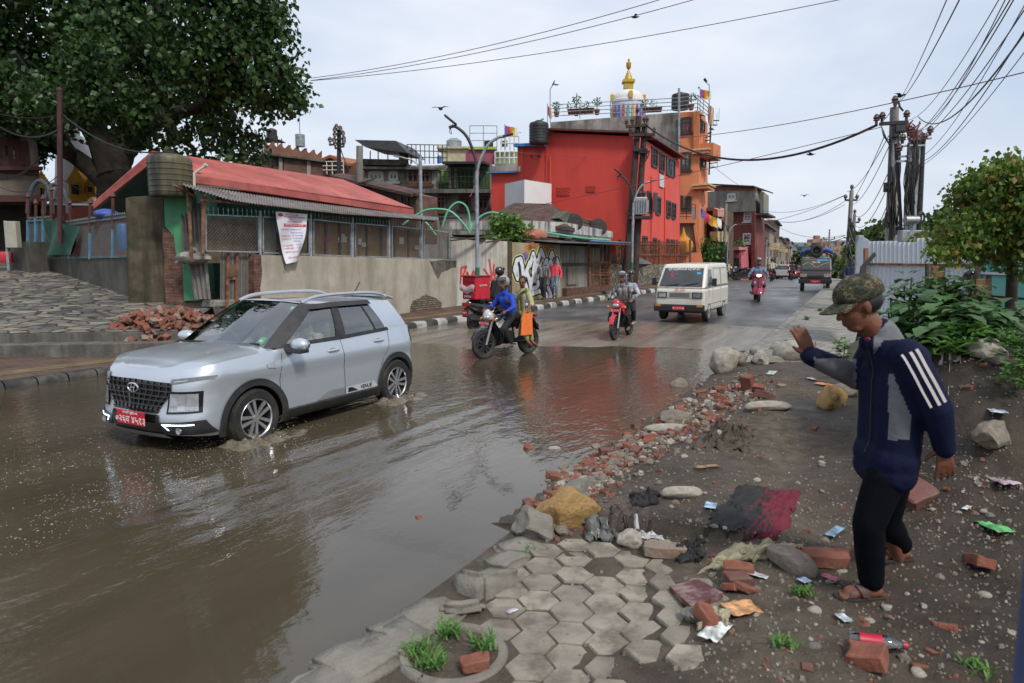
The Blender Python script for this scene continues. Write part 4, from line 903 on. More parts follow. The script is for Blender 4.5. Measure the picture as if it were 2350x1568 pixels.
 for u,v,r in ((1334,549,.45),(1310,556,.4)):
  mb=MB();mb.lathe([(r*.6,-.1),(r*.95,-.1),(r,0),(r*.95,.1),(r*.6,.1)],n=20);mb.build('tyre',RUBBER,label='old tyre lying flat on the shack roof',cat='tyre',loc=P(u,v,31.6),group='tyres on the shack roof')
tiled_hut()
TINP=mat('pale_rusty_tin',(.27,.26,.23),.75,.2,2,streak=.9,scol=(.10,.07,.045),sscale=(6,.3),blot=.5,bcol=(.16,.12,.08),blscale=1.2,wave=(9,'X',.6))
def shack():
 a=pl2(P(1286,620,29.5),P(1395,620,33));t=bld('tin_shack','tin shack with a rusty barred gate, right of the white graffiti',P(1340,680,31),'shack')
 slab(t,'tin_wall',TINP,a,[(1287,563),(1347,566),(1347,668),(1287,690)],.1);slab(t,'back_wall',mat('cream_inner_wall',(.33,.29,.2),.9,.2,1.5,streak=.7,sscale=(4,.3)),a,[(1347,566),(1394,569),(1394,672),(1347,672)],.1,-.4)
 slab(t,'door_panel',TINP,a,[(1300,613),(1322,611),(1322,652),(1300,654)],.05,.06)
 slab(t,'cross_rail',mat('dark_timber'),a,[(1288,604),(1346,603),(1346,608),(1288,610)],.06,.08)
 slab(t,'brick_base',BRICKR,a,[(1290,662),(1396,655),(1396,690),(1290,700)],.5,.25)
 mb=MB()
 for u0,v0,u1,v1,r in ((1347,560,1348,676,.07),(1394,565,1394,670,.08),(1372,605,1371,672,.04),(1349,600,1394,604,.05),(1349,665,1394,662,.05),(1349,632,1394,632,.03)):mb.tube([a(u0,v0)+a.n*.1,a(u1,v1)+a.n*.1],r,6)
 for i in range(12):u=1350+i*3.7;mb.tube([a(u,597)+a.n*.1,a(u,605)+a.n*.1],.018,4)
 part(mb,'gate_frame',RUST,t);mb=MB()
 for i in range(15):u=1350+i*3;mb.tube([a(u,606)+a.n*.09,a(u,666)+a.n*.09],.012,4)
 for i in range(8):v=612+i*7;mb.tube([a(1349,v)+a.n*.085,a(1394,v)+a.n*.085],.012,4)
 part(mb,'gate_bars',RUST,t)
 part(corrug(a(1222,558)+a.n*1.2,a(1418,563)+a.n*.9,a(1420,549)-a.n*3,a(1290,545)-a.n*3,.1,.02),'roof_sheet',TINB,t)
 part(corrug(a(1345,558)+a.n*.4+UP*.06,a(1424,561)+a.n*.6+UP*.06,a(1424,551)-a.n*1.5,a(1360,550)-a.n*1.5,.1,.02),'blue_roof_sheet',mat('blue_tin',(.12,.22,.42),.6,.3,2,blot=.5,bcol=(.3,.3,.3)),t)
 mb=MB()
 for u0,v0,u1,v1 in ((1230,555,1300,557),(1262,545,1320,550),(1060,545,1160,552),(1060,552,1180,540),(1250,560,1400,566),(1140,556,1210,546)):mb.bar(a(u0,v0)-a.n*.5,a(u1,v1)-a.n*.9,.09,.05)
 part(mb,'roof_pole',mat('dark_timber'),t)
shack()
RUBW=mat('rubble_stone_wall',(.2,.18,.14),.95,.3,3,bump=.8,bscale=12)
def rub_fn(t,n,L,bs):
 co=nd(n,'TexCoord').outputs['UV'];v=nd(n,'TexVoronoi',feature='DISTANCE_TO_EDGE');v2=nd(n,'TexVoronoi')
 for x in (v,v2):x.inputs['Scale'].default_value=4.5;L.new(co,x.inputs[0])
 c=mixc(n,L,rmp(n,L,v.outputs['Distance'],.03,.09),(.07,.065,.05),rmp(n,L,v2.outputs['Color'],.1,.9,(.15,.13,.095),(.36,.32,.24)))
 c=mixc(n,L,rmp(n,L,noiz(n,L,co,1.2,6),.5,.65,0.,.7),c,(.06,.06,.035));L.new(c,bs.inputs['Base Color']);bs.inputs['Roughness'].default_value=.9
 bmp(n,L,bs,rmp(n,L,v.outputs['Distance'],.02,.15),.8,.04)
RUB=mk('rubble_masonry',rub_fn)
def stone_wall():
 a=pl2(P(1394,630,33),P(1600,630,46));t=thing('rubble_wall','rough yellowish stone wall below the brown iron fence','wall',tuple(a(1450,670)))
 slab(t,'stones',RUB,a,[(1394,613),(1470,611),(1600,604),(1600,650),(1394,680)],.4)
 mb=MB()
 for i in range(26):u=1396+i*5.5;mb.box(a(u,611-(u-1394)*.02)-a.n*.2,(.3,.3,.1),rz=rnd.random()*3)
 part(mb,'coping_stones',RUB,t)
 f=thing('iron_fence','brown iron bar fence of crossed bars before the red building','fence',tuple(a(1450,612)));mb=MB()
 for i in range(75):
  u=1399+i*2.45;mb.bar(a(u,614)-a.n*.2,a(u,553+(i % 2)*1.5)-a.n*.2,.04,.02)
  if i % 2:mb.tube([a(u,600)-a.n*.2,a(u+4,565)-a.n*.2],.014,4)
 part(mb,'bar',RUST,f)
 mb=MB()
 for v in (560,585,607):mb.bar(a(1397,v)-a.n*.18,a(1590,v+1)-a.n*.18,.05)
 part(mb,'fence_rail',RUST,f)
 for u in (1397,1430,1462,1490,1520,1560,1590):
  mb=MB();mb.bar(a(u,616)-a.n*.2,a(u,550)-a.n*.2,.1);part(mb,'fence_post',RUST,f)
 c=a(1455,603)-a.n*1.5;mb=MB();mb.ball((0,0,0),(2.2,.5,.38),20,9,fn=lambda p,d:p*(1+.4*fbm(p.x*2,p.y*3,p.z*3)));mb.build('scrap_heap',mat('grey_scrap',(.13,.125,.12),.9,.6,4),label='grey scrap heap behind the brown iron fence',cat='scrap',loc=c)
 c=a(1515,600)-a.n*1.8;mb=MB();mb.box((0,0,0),(3.2,.8,.9));mb.build('blue_crate_stack',mat('blue_board',(.05,.13,.3),.7,.4,2),label='long blue board box behind the brown iron fence',cat='box',loc=c,rz=.9,bev=.03)
 mb=MB();mb.lathe([(.55,-.5),(.68,-.15),(.62,.15),(.4,.4),(.2,.55),(.13,.75),(.02,1.15),(0,1.16)],n=22);mb.build('draped_shrine',mat('saffron_cloth',(.5,.21,.02),.85,.25,5),label='small shrine draped in saffron cloth before the orange building',cat='shrine',loc=P(1567,561,46.5))
stone_wall()
# grey apartment house, brick house and the roofs behind the red roof
APT=mat('grey_apartment_plaster',(.27,.26,.235),.9,.18,.7,streak=.55,scol=(.06,.055,.05),sscale=(1.2,.25),blot=.5,bcol=(.13,.12,.105),blscale=.6,bump=.25,bscale=10,brick=None)
MOULD=mat('black_mould_concrete',(.15,.145,.13),.95,.3,1.2,streak=.8,sscale=(2.5,.4),blot=.6,bcol=(.05,.05,.045))
def apartments():
 p=pl2(P(835,400,47),P(1130,400,45));t=bld('apartment_house','grey mouldy apartment house with a black tin canopy on its roof',P(980,560,46))
 slab(t,'wall',APT,p,[(835,378),(937,381),(1125,377),(1125,620),(835,620)],8)
 slab(t,'right_bay',APT,p,[(937,382),(1010,382),(1010,620),(937,620)],.4,.4)
 for q,z in (([(832,386),(1013,388),(1013,393),(832,391)],.8),([(930,438),(1130,437),(1130,446),(930,447)],1.0),([(832,375),(940,378),(940,383),(832,380)],.5)):slab(t,'string_course',MOULD,p,q,.9,z)
 slab(t,'parapet',MOULD,p,[(835,367),(922,369),(922,378),(835,376)],.3,.5);slab(t,'parapet',MOULD,p,[(924,352),(936,352),(938,380),(922,380)],.6,.6)
 for u0,v0,u1,v1,fm,nx in ((849,394,878,415,WHITEF,3),(895,394,911,415,WHITEF,2),(941,393,965,423,WOODF,2),(970,393,992,423,WOODF,2),(950,452,970,490,WOODF,2),(976,453,996,480,WOODF,2),(1008,452,1026,484,WOODF,2),(1056,452,1078,480,WOODF,2),(1098,452,1120,482,WOODF,2),(965,480,990,505,WOODF,2)):
  win(t,p,u0,v0,u1,v1,fm,nx,2,.14,out=.42 if 937<u0<1010 else .02)
 dk=mat('dark_green_room',(.05,.10,.035),.9,.3);slab(t,'open_veranda',dk,p,[(1012,391),(1124,387),(1124,432),(1012,434)],.05,.06)
 slab(t,'lime_wall',mat('lime_plaster',(.2,.36,.09),.9,.2),p,[(1013,391),(1036,391),(1036,420),(1013,422)],.05,.13)
 for u in (1040,1054,1096):slab(t,'veranda_post',MOULD,p,[(u-3,390),(u+3,390),(u+3,434),(u-3,434)],.3,.8)
 rail(t,'veranda_rail',DARKSTEEL,[p(1013,434)+p.n*.9,p(1122,433)+p.n*.9],1.0,2,.025,.25);slab(t,'veranda_roof',DARKSTEEL,p,[(1030,377),(1124,377),(1124,382),(1030,383)],1.4,1.3)
 rail(t,'roof_rail',DARKSTEEL,[p(940,377)+p.n*.4,p(1030,379)+p.n*.4],1.2,2,.03,.3)
 mb=MB();b0,b1=p(836,330),p(928,332);mb.prism([b0+p.n*1.5,b1+p.n*1.5,p(955,356)+p.n*1.5-UP*.1,p(860,353)+p.n*1.5+UP*.2],-p.n*3.2);part(mb,'canopy_roof',mat('black_tin',(.045,.045,.05),.5,.3,2,wave=(4,'X',.5)),t)
 mb=MB()
 for u,v in ((840,334),(858,350),(876,351),(898,340),(926,338),(950,354)):mb.tube([p(u,v)+p.n*.6,p(u,380)+p.n*.6],.04,6)
 part(mb,'canopy_post',RUST,t)
 tank(1008,357,375,47.5,'blue barrel on the roof rail of the grey apartment house',10,mat('blue_barrel',(.04,.12,.4),.5,.2),'roof_barrel')
apartments()
BRK=mat('brown_house_brick',(.2,.1,.07),.9,.3,1.5,brick=(.24,.085,.014,(.26,.115,.075),(.16,.08,.055),(.12,.10,.085)),bump=.5,bscale=18,blot=.4,bcol=(.07,.05,.04))
BRO=mat('orange_brick',(.3,.12,.07),.9,.25,1.5,brick=(.24,.085,.012,(.36,.14,.075),(.27,.10,.06),(.2,.15,.12)),bump=.4,bscale=18,blot=.35,bcol=(.13,.07,.045))
def brick_houses():
 p=pl2(P(800,450,37),P(955,470,34));t=bld('brown_brick_house','old brown brick house with a tiled edge, right of the red roof',P(880,500,36),'house')
 slab(t,'wall',BRK,p,[(775,408),(860,426),(955,449),(955,560),(775,560)],1.5)
 mb=MB();a,b=p(772,404)+p.n*.5,p(960,447)+p.n*.5;mb.prism([a,b,b-p.n*.9+UP*.2,a-p.n*.9+UP*.2],-UP*.14);part(mb,'roof',TILE,t)
 for u0,v0,u1,v1 in ((895,455,905,480),(921,440,936,475)):win(t,p,u0,v0,u1,v1,DARKF,2,2,.1)
 p=pl2(P(600,360,44),P(735,370,46));t=bld('crenellated_brick_house','orange brick house with a scalloped parapet and a black tank',P(670,420,45),'house')
 slab(t,'wall',BRO,p,[(600,352),(640,357),(737,371),(737,460),(600,460)],7);slab(t,'side_wall',BRK,p,[(648,359),(737,373),(737,460),(648,460)],.3,.3)
 q=[(604,360)];n=7
 for i in range(n):
  u=604+i*18.5;v=327+i*3.6
  q+=[(u,v-3),(u+4,v-3),(u+4.5,v+4),(u+9,v+9),(u+14,v+5)]
 slab(t,'parapet',BRO,p,q+[(735,348),(735,370)],.3,.35)
 slab(t,'ledge',MOULD,p,[(598,352),(740,371),(740,375),(598,357)],.8,.6);win(t,p,607,360,634,388,WOODF,3,2,.2)
 for u in (641,705):slab(t,'pier',APT,p,[(u-4,362),(u+4,363),(u+4,460),(u-4,460)],.3,.34)
 k=tank(624,295,322,45.5,'small black tank on a thin stand above the scalloped parapet',23);mb=MB();b=P(624,323,45.5)
 for dx in (-.5,.5):
  for dy in (-.4,.4):mb.tube([V((b.x+dx,b.y+dy,b.z-1.2)),V((b.x+dx,b.y+dy,b.z+.2))],.035,5)
 mb.box(b-UP*.05,(1.4,1.1,.05));mb.build('tank_stand',DARKSTEEL,label='thin steel stand under the small tank on the brick house',cat='stand')
 mb=MB();c=P(689,337,45);mb.lathe([(.3,0),(.3,.75),(0,.78)],n=14);mb.tube([(0,0,.78),(0,0,1.9)],.03,5);mb.build('chimney_can',GALV,label='grey metal drum with a rod on the scalloped parapet',cat='drum',loc=c)
 p=pl2(P(735,390,52),P(822,390,50));t=bld('gabled_house','small brick house with a gabled roof behind the black pole',P(780,430,51),'house')
 slab(t,'wall',BRO,p,[(735,372),(763,363),(800,378),(822,372),(822,470),(735,470)],6);mb=MB();a,b,c=p(733,379)+p.n*.5,p(768,364)+p.n*.5,p(806,382)+p.n*.5
 for q0,q1 in ((a,b),(b,c)):mb.prism([q0,q1,q1-p.n*6,q0-p.n*6],UP*.2)
 part(mb,'roof',mat('orange_tiles',(.28,.10,.05),.8,.3,3),t);rail(t,'balcony_rail',WHITEF,[p(737,402)+p.n*.5,p(800,402)+p.n*.5],.9,2,.04,.5);win(t,p,752,380,764,396,WOODF,2,2,.15)
 # roofs seen between the apartment house and the red building
 p=pl2(P(1070,360,52),P(1190,360,52));t=bld('rooftop_room','pale green rooftop room with pink tin cladding behind the lamp post',P(1130,420,52))
 slab(t,'wall',mat('pale_green_plaster',(.28,.36,.2),.9,.2,1,blot=.4),p,[(1135,345),(1190,345),(1190,420),(1135,420)],6,-.5)
 slab(t,'pink_tin',mat('pink_tin',(.25,.06,.09),.7,.2,1,wave=(5,'X',.5)),p,[(1069,347),(1137,346),(1137,379),(1069,379)],.2,.4);slab(t,'lime_ledge',mat('lime_ledge',(.25,.42,.08),.8,.2),p,[(1077,340),(1140,340),(1140,346),(1077,346)],3,.6)
 rail(t,'roof_rail',GALV,[p(1078,340),p(1140,340)],1.6,2,.03,1.0);rail(t,'balustrade',WHITEF,[p(1136,380)+p.n*.6,p(1190,380)+p.n*.6],.9,1,.06,.3);slab(t,'balcony',APT,p,[(1135,379),(1192,378),(1192,396),(1135,397)],1,.7)
 rail(t,'upper_balustrade',WHITEF,[p(1150,345),p(1190,345)],1.0,1,.05,.3);slab(t,'roof_cap',RUST,p,[(1148,323),(1164,323),(1164,330),(1148,330)],1.5)
 tank(1121,322,341,53,'dark tank inside the rooftop rail behind the double lamp',20)
 t=thing('roof_water_stand','pale cream roof stand with a tank above the grey apartment rail','stand',tuple(P(1042,375,55)));mb=MB();c=P(1042,375,55)
 mb.box((0,0,.5),(1.9,1.6,1.0));mb.box((0,0,1.05),(2.5,2.1,.15));mb.build('base',mat('cream_block',(.42,.38,.26),.9,.2),t);MB().lathe([(.6,1.1),(.6,1.7),(.3,1.9),(0,1.9)],n=16).build('tank',GALV,t)
 for i,(u,v,Y,h) in enumerate(((1180,305,52,60),(550,348,40,22))):
  mb=MB();a=P(u,v,Y);mb.tube([P(u,v+h,Y),a],.03,5);mb.tube([a+V((-.5,0,0)),a+V((.5,0,0))],.02,4);mb.build('roof_antenna',GALV,label=('thin roof antenna beside the blue ledge','thin pole above the red roof by the tree')[i],cat='antenna')
brick_houses()
# the row on the far side of the side street
def far_row():
 for i,c in enumerate([(.25,.13,.10),(.30,.27,.24),(.28,.16,.13),(.28,.2,.17)]):mat('distant_wall_%d' % i,c,.95,.2,.3)
 def slab(root,name,m,pl,px,depth,fwd=0.,**k):
  mb=MB();q=[pl(u,v)+pl.n*fwd for u,v in px];mb.prism(q,RD*min(depth,5) if depth>=3 else-pl.n*depth);return part(mb,name,m,root,**k)
 p=pl2(P(1640,500,66),P(1745,500,62));sd=Pl(p(1742,500),RD);t=bld('corner_house','three storey corner house, red below and bare grey cement above',P(1700,640,63),'house')
 RW=mat('dull_red_wall',(.19,.05,.04),.85,.2,1,blot=.4,bcol=(.08,.03,.025),blscale=.6);CG=mat('bare_cement',(.28,.27,.23),.9,.15,.6,streak=.5,sscale=(1,.3),blot=.4,bcol=(.15,.14,.12))
 slab(t,'lower_wall',RW,p,[(1640,480),(1735,487),(1735,660),(1640,660)],8);slab(t,'upper_wall',CG,p,[(1606,444),(1646,440),(1742,440),(1742,486),(1600,490)],8,.6)
 slab(t,'roof_slope',mat('brick_gable',(.22,.09,.06),.9,.3,3),p,[(1647,427),(1742,432),(1742,441),(1647,441)],7,.55);mb=MB();mb.prism([p(1645,426)+p.n*.9,p(1743,431)+p.n*.9,sd(1758,446)+sd.n*.6,p(1645,426)-p.n*7],UP*.12);part(mb,'roof',DARKSTEEL,t)
 slab(t,'side_upper',CG,sd,[(1741,441),(1753,450),(1753,496),(1741,490)],.3,.4);slab(t,'side_lower',RW,sd,[(1737,486),(1750,496),(1750,650),(1737,655)],.3,-.2);slab(t,'ledge',MOULD,sd,[(1738,490),(1756,498),(1756,502),(1738,494)],1,.9)
 for u0,v0,u1,v1 in ((1680,446,1696,460),(1708,488,1723,508),(1706,536,1722,558)):win(t,p,u0,v0,u1,v1,WHITEF,2,3,.11,out=.62 if v0<480 else 0)
 slab(t,'door',DARKF,p,[(1709,594),(1725,594),(1725,640),(1709,640)],.1,.05);s_=slab(t,'signboard',mat('red_sign',(.5,.03,.05),.6,.2),p,[(1707,582),(1722,582),(1722,590),(1707,590)],.1,.2)
 mb=MB()
 for v in (584.6,587.4):mb.bar(p(1709,v)+p.n*.21,p(1720,v)+p.n*.21,.02,.12)
 mb.build('sign_lettering',WHITEF,parent=s_)
 p=pl2(P(1596,520,56),P(1668,520,53));t=bld('brown_brick_block','raw brick house with a cream balcony right of the orange building',P(1640,640,55),'house')
 slab(t,'wall',BRK,p,[(1600,482),(1655,480),(1655,650),(1600,650)],6);slab(t,'pier',APT,p,[(1643,496),(1650,496),(1650,650),(1643,650)],.3,.2);slab(t,'roof_edge',APT,p,[(1598,478),(1660,476),(1660,484),(1598,486)],3,.4)
 slab(t,'pink_parapet',mat('pink_plaster',(.45,.24,.2),.9,.2),p,[(1653,478),(1664,482),(1664,498),(1653,496)],1,.8);slab(t,'awning',mat('dull_red_wall'),p,[(1650,496),(1672,505),(1672,508),(1650,501)],1.2,1.4)
 slab(t,'recess',DARKF,p,[(1650,500),(1666,504),(1666,530),(1650,530)],.1,.1);slab(t,'cream_balcony',mat('cream_plaster',(.5,.43,.24),.85,.15),p,[(1655,533),(1673,532),(1673,555),(1655,552)],1.0,1.2);slab(t,'recess',DARKF,p,[(1648,556),(1670,556),(1670,610),(1648,610)],.1,.15)
 slab(t,'cream_base',MATS['cream_plaster'],p,[(1645,608),(1672,606),(1672,640),(1645,642)],.5,.4);slab(t,'blue_cloth',mat('blue_cloth',(.05,.09,.22),.9,.3),p,[(1658,505),(1666,508),(1666,532),(1658,530)],.05,1.0)
 mb=MB()
 for i in range(9):mb.tube([p(1600+i*3,548)+p.n*1,p(1602+i*3.4,566)+p.n*2.2],.05,5)
 for j in range(4):mb.tube([p(1600,549+j*5)+p.n*(1+j*.3),p(1632,550+j*5)+p.n*(1+j*.3)],.05,5)
 part(mb,'red_pergola',mat('red_paint',(.38,.04,.035),.7,.3),t)
 mb=MB()
 for k in range(10):leafy(mb,P(1606+k*3.5,560+(k*37) % 40,51.5),.9,60,.3,k)
 mb.build('creeper',LEAF,label='leafy creeper and pot plants below the red pergola',cat='plant')
 f=pl2(P(1608,600,47),P(1645,600,50));t=thing('yellow_gate','yellow barred gate between the orange building and the pink shop','gate',tuple(f(1625,640)));mb=MB()
 for i in range(16):u=1609+i*2.3;mb.tube([f(u,604),f(u,634)],.03,4)
 part(mb,'bars',mat('yellow_iron',(.45,.3,.06),.7,.2),t);mb=MB();mb.bar(f(1608,604),f(1646,604),.1);mb.bar(f(1608,634),f(1646,634),.1);part(mb,'gate_rail',MATS['yellow_iron'],t)
 p=pl2(P(1664,600,60),P(1736,600,58));t=bld('pink_shop','low pink shop house with plants on its roof',P(1690,640,59),'shop')
 slab(t,'wall',mat('pink_shop_paint',(.5,.12,.14),.8,.15),p,[(1664,572),(1700,570),(1700,650),(1664,650)],4);slab(t,'roof_edge',mat('pink_trim',(.55,.2,.2),.8),p,[(1662,569),(1702,567),(1702,574),(1662,576)],1.5,.5)
 win(t,p,1668,592,1677,610,DARKF,2,2,.15);slab(t,'door',DARKF,p,[(1684,592),(1696,592),(1696,645),(1684,645)],.1,.06);mb=MB()
 for k in range(4):leafy(mb,p(1670+k*8,566)-p.n*.3,.6,50,.25,k)
 part(mb,'roof_plants',LEAF,t)
 # the receding row, one house after another
 cols=[(.22,.10,.07),(.30,.27,.22),(.20,.09,.065),(.26,.22,.17),(.33,.30,.24),(.24,.11,.08),(.34,.14,.09),(.3,.3,.28),(.22,.1,.08),(.3,.24,.18)]
 us=[1746,1762,1773,1785,1794,1801,1807,1813,1818,1823,1827];tops=[514,524,508,546,556,548,566,556,578,586];Ys=[76,88,100,116,130,150,172,200,235,280]
 for i in range(10):
  a,b=P(us[i],600,Ys[i]),P(us[i+1],600,(Ys+[330])[i+1]);p=pl2(a,b);lab=['raw brick house just past the grey corner house','cement house with washing on its roof, second past the corner','tall raw brick house with a red cloth on the roof','narrow cream house midway down the far row','pale house with balconies far down the left row','brown house behind the far lamp posts','orange brick house near the far end of the row','pale flat house near the far end of the row','small brick house at the far end of the row','last visible house of the left row'][i]
  t=bld('row_house',lab,P(us[i],620,Ys[i]),'house','houses receding along the left of the road');m=mat('row_wall_%d' % i,cols[i],.9,.25,.8,streak=.4,blot=.3,brick=(.25,.09,.014,cols[i],tuple(x*.75 for x in cols[i]),(.14,.12,.10)) if i in (0,2,5,8) else None)
  mb=MB();q=V((a.x,a.y,-1));r_=V((b.x,b.y,-1));bk=LD*8;h=P(us[i],tops[i],Ys[i]).z+1;mb.prism([q,r_,r_+bk,q+bk],UP*h);part(mb,'wall',m,t)
  mb=MB();o=p.n*.4;mb.prism([q+o+UP*(h+.0),r_+o+UP*h,r_+bk+UP*h,q+bk+o+UP*h],UP*.2);part(mb,'roof',MOULD,t)
  for fl in range(max(1,int((h-2)/2.9))):
   for k in range(2):
    u=lerp(us[i],us[i+1],.28+.45*k);z=.9+2.9*fl+(Ys[i]>100)*-.6
    c=p(u,600);c.z=z;mb=MB();x=p.d*.55;mb.prism([c-x,c+x,c+x+UP*1.4,c-x+UP*1.4],p.n*.12);wf=part(mb,'window',WHITEF if (i+k) % 2 else WOODF,t);mb=MB();x=p.d*.42;mb.prism([c-x+UP*.12+p.n*.122,c+x+UP*.12+p.n*.122,c+x+UP*1.28+p.n*.122,c-x+UP*1.28+p.n*.122],p.n*.02);mb.build('pane',PANE,parent=wf)
  if i in (1,3,4,7):
   mb=MB();c=p(lerp(us[i],us[i+1],.5),600);c.z=3.3;mb.prism([c-p.d*1.3,c+p.d*1.3,c+p.d*1.3+p.n*1,c-p.d*1.3+p.n*1],UP*.9);part(mb,'balcony',mat('cream_plaster'),t)
 # hill of houses far ahead
 hs=((1768,1792,566,300),(1790,1812,560,320),(1842,1866,566,330),(1862,1886,549,340),(1880,1902,556,330),(1886,1912,570,300),(1902,1926,577,260),(1915,1936,565,270),(1850,1875,588,260),(1872,1898,582,250))
 for i,(u0,u1,v,Y) in enumerate(hs):
  a,b=P(u0,600,Y),P(u1,600,Y);t=bld('distant_house','flat roofed brick house in the cluster on the distant rise',a,'house','houses clustered on the distant rise');h=P(u0,v,Y).z+3;p=pl2(a,b);q,r_=V((a.x,a.y,-3)),V((b.x,b.y,-3))
  mb=MB();mb.prism([q,r_,r_+V((1,9,0)),q+V((1,9,0))],UP*h);part(mb,'wall',mat('distant_wall_%d' % (i % 4),[(.25,.13,.10),(.33,.3,.27),(.28,.16,.13),(.3,.22,.18)][i % 4],.95,.2,.3),t)
  mb=MB();mb.box((q+r_)/2+UP*(h+.9)+V((.5,3,0)),(2.4,2.4,1.8));part(mb,'roof_hut',mat('distant_wall_%d' % ((i+1) % 4)),t)
  for fl in range(3):
   for k in range(3):
    c=q.lerp(r_,.2+.3*k)+UP*(h-2.6-3*fl);mb=MB();mb.box(c+p.n*.02,(1.2,.2,1.4));part(mb,'window',PANE,t)
far_row()
# far left: house in the shade of the tree, white stupa with its yellow shrines
def far_left():
 p=pl2(P(-60,400,25.5),P(92,400,27));t=bld('shaded_house','dim plastered house with dark framed windows under the big tree',P(30,600,26),'house')
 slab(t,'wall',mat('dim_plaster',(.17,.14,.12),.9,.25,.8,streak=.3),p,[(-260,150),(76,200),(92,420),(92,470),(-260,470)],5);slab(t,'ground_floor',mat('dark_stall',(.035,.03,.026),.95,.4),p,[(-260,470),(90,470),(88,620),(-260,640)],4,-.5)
 DR=mat('dark_red_timber',(.06,.02,.016),.7,.3,4,coord='OBJ')
 win(t,p,-10,322,56,378,DR,4,1,.22);win(t,p,-30,200,50,262,DR,3,1,.22);slab(t,'ledge',DR,p,[(-260,384),(94,384),(94,392),(-260,394)],.8,.3);slab(t,'ledge',DR,p,[(-260,268),(84,268),(84,276),(-260,278)],.8,.3);slab(t,'shop_canopy',DR,p,[(-260,452),(96,452),(96,466),(-260,470)],1.5,1.0)
 b=P(178,462,33);k=33/FPX;t=thing('white_stupa','white stupa with yellow shrine niches at its foot, left of the red roof','shrine',tuple(b))
 MB().lathe([(52*k,-1.5),(52*k,0),(47*k,.1),(46*k,.35),(44*k,.5),(39*k,1.2),(36*k,2.0),(31*k,2.7),(19*k,3.0),(15*k,3.0),(14*k,4.2),(0,4.2)],n=40).build('dome',STW,t)
 YEL=mat('yellow_shrine_paint',(.6,.32,.02),.7,.15,4)
 for u,v,s_ in ((184,462,1.0),(213,452,.62),(100,462,.8),(158,352,.55)):
  c=P(u,v,31.9 if v>400 else 32.6)-b;mb=MB();q=s_
  for x,z,h in ((.9,0,.12),(.8,.12,.1),(.66,.22,.62),(.82,.84,.1),(.72,.94,.1),(.56,1.04,.1),(.44,1.14,.12),(.3,1.26,.12),(.18,1.38,.14)):mb.box(c+UP*(z+h/2)*q,(x*q,.55*q*(.6+.4*x),h*q))
  mb.lathe([(.08*q,1.5*q),(.1*q,1.58*q),(.02*q,1.75*q),(0,1.76*q)],c,8);o=mb.build('shrine_niche',YEL,t);mb=MB();mb.box(c+V((0,-.36*q*.8,.5*q)),(.24*q,.2*q,.42*q));mb.build('niche_opening',BLACK,parent=o)
 p=pl2(P(60,480,28),P(292,480,26));t=thing('low_red_wall','low dull red wall with a white rim before the white stupa','wall',tuple(p(200,520)));slab(t,'wall_face',mat('brick_red_paint',(.17,.04,.03),.85,.3,1.5),p,[(60,470),(292,476),(292,640),(60,640)],.3);slab(t,'rim',STW,p,[(60,466),(250,469),(250,473),(60,470)],.4,.08)
far_left()
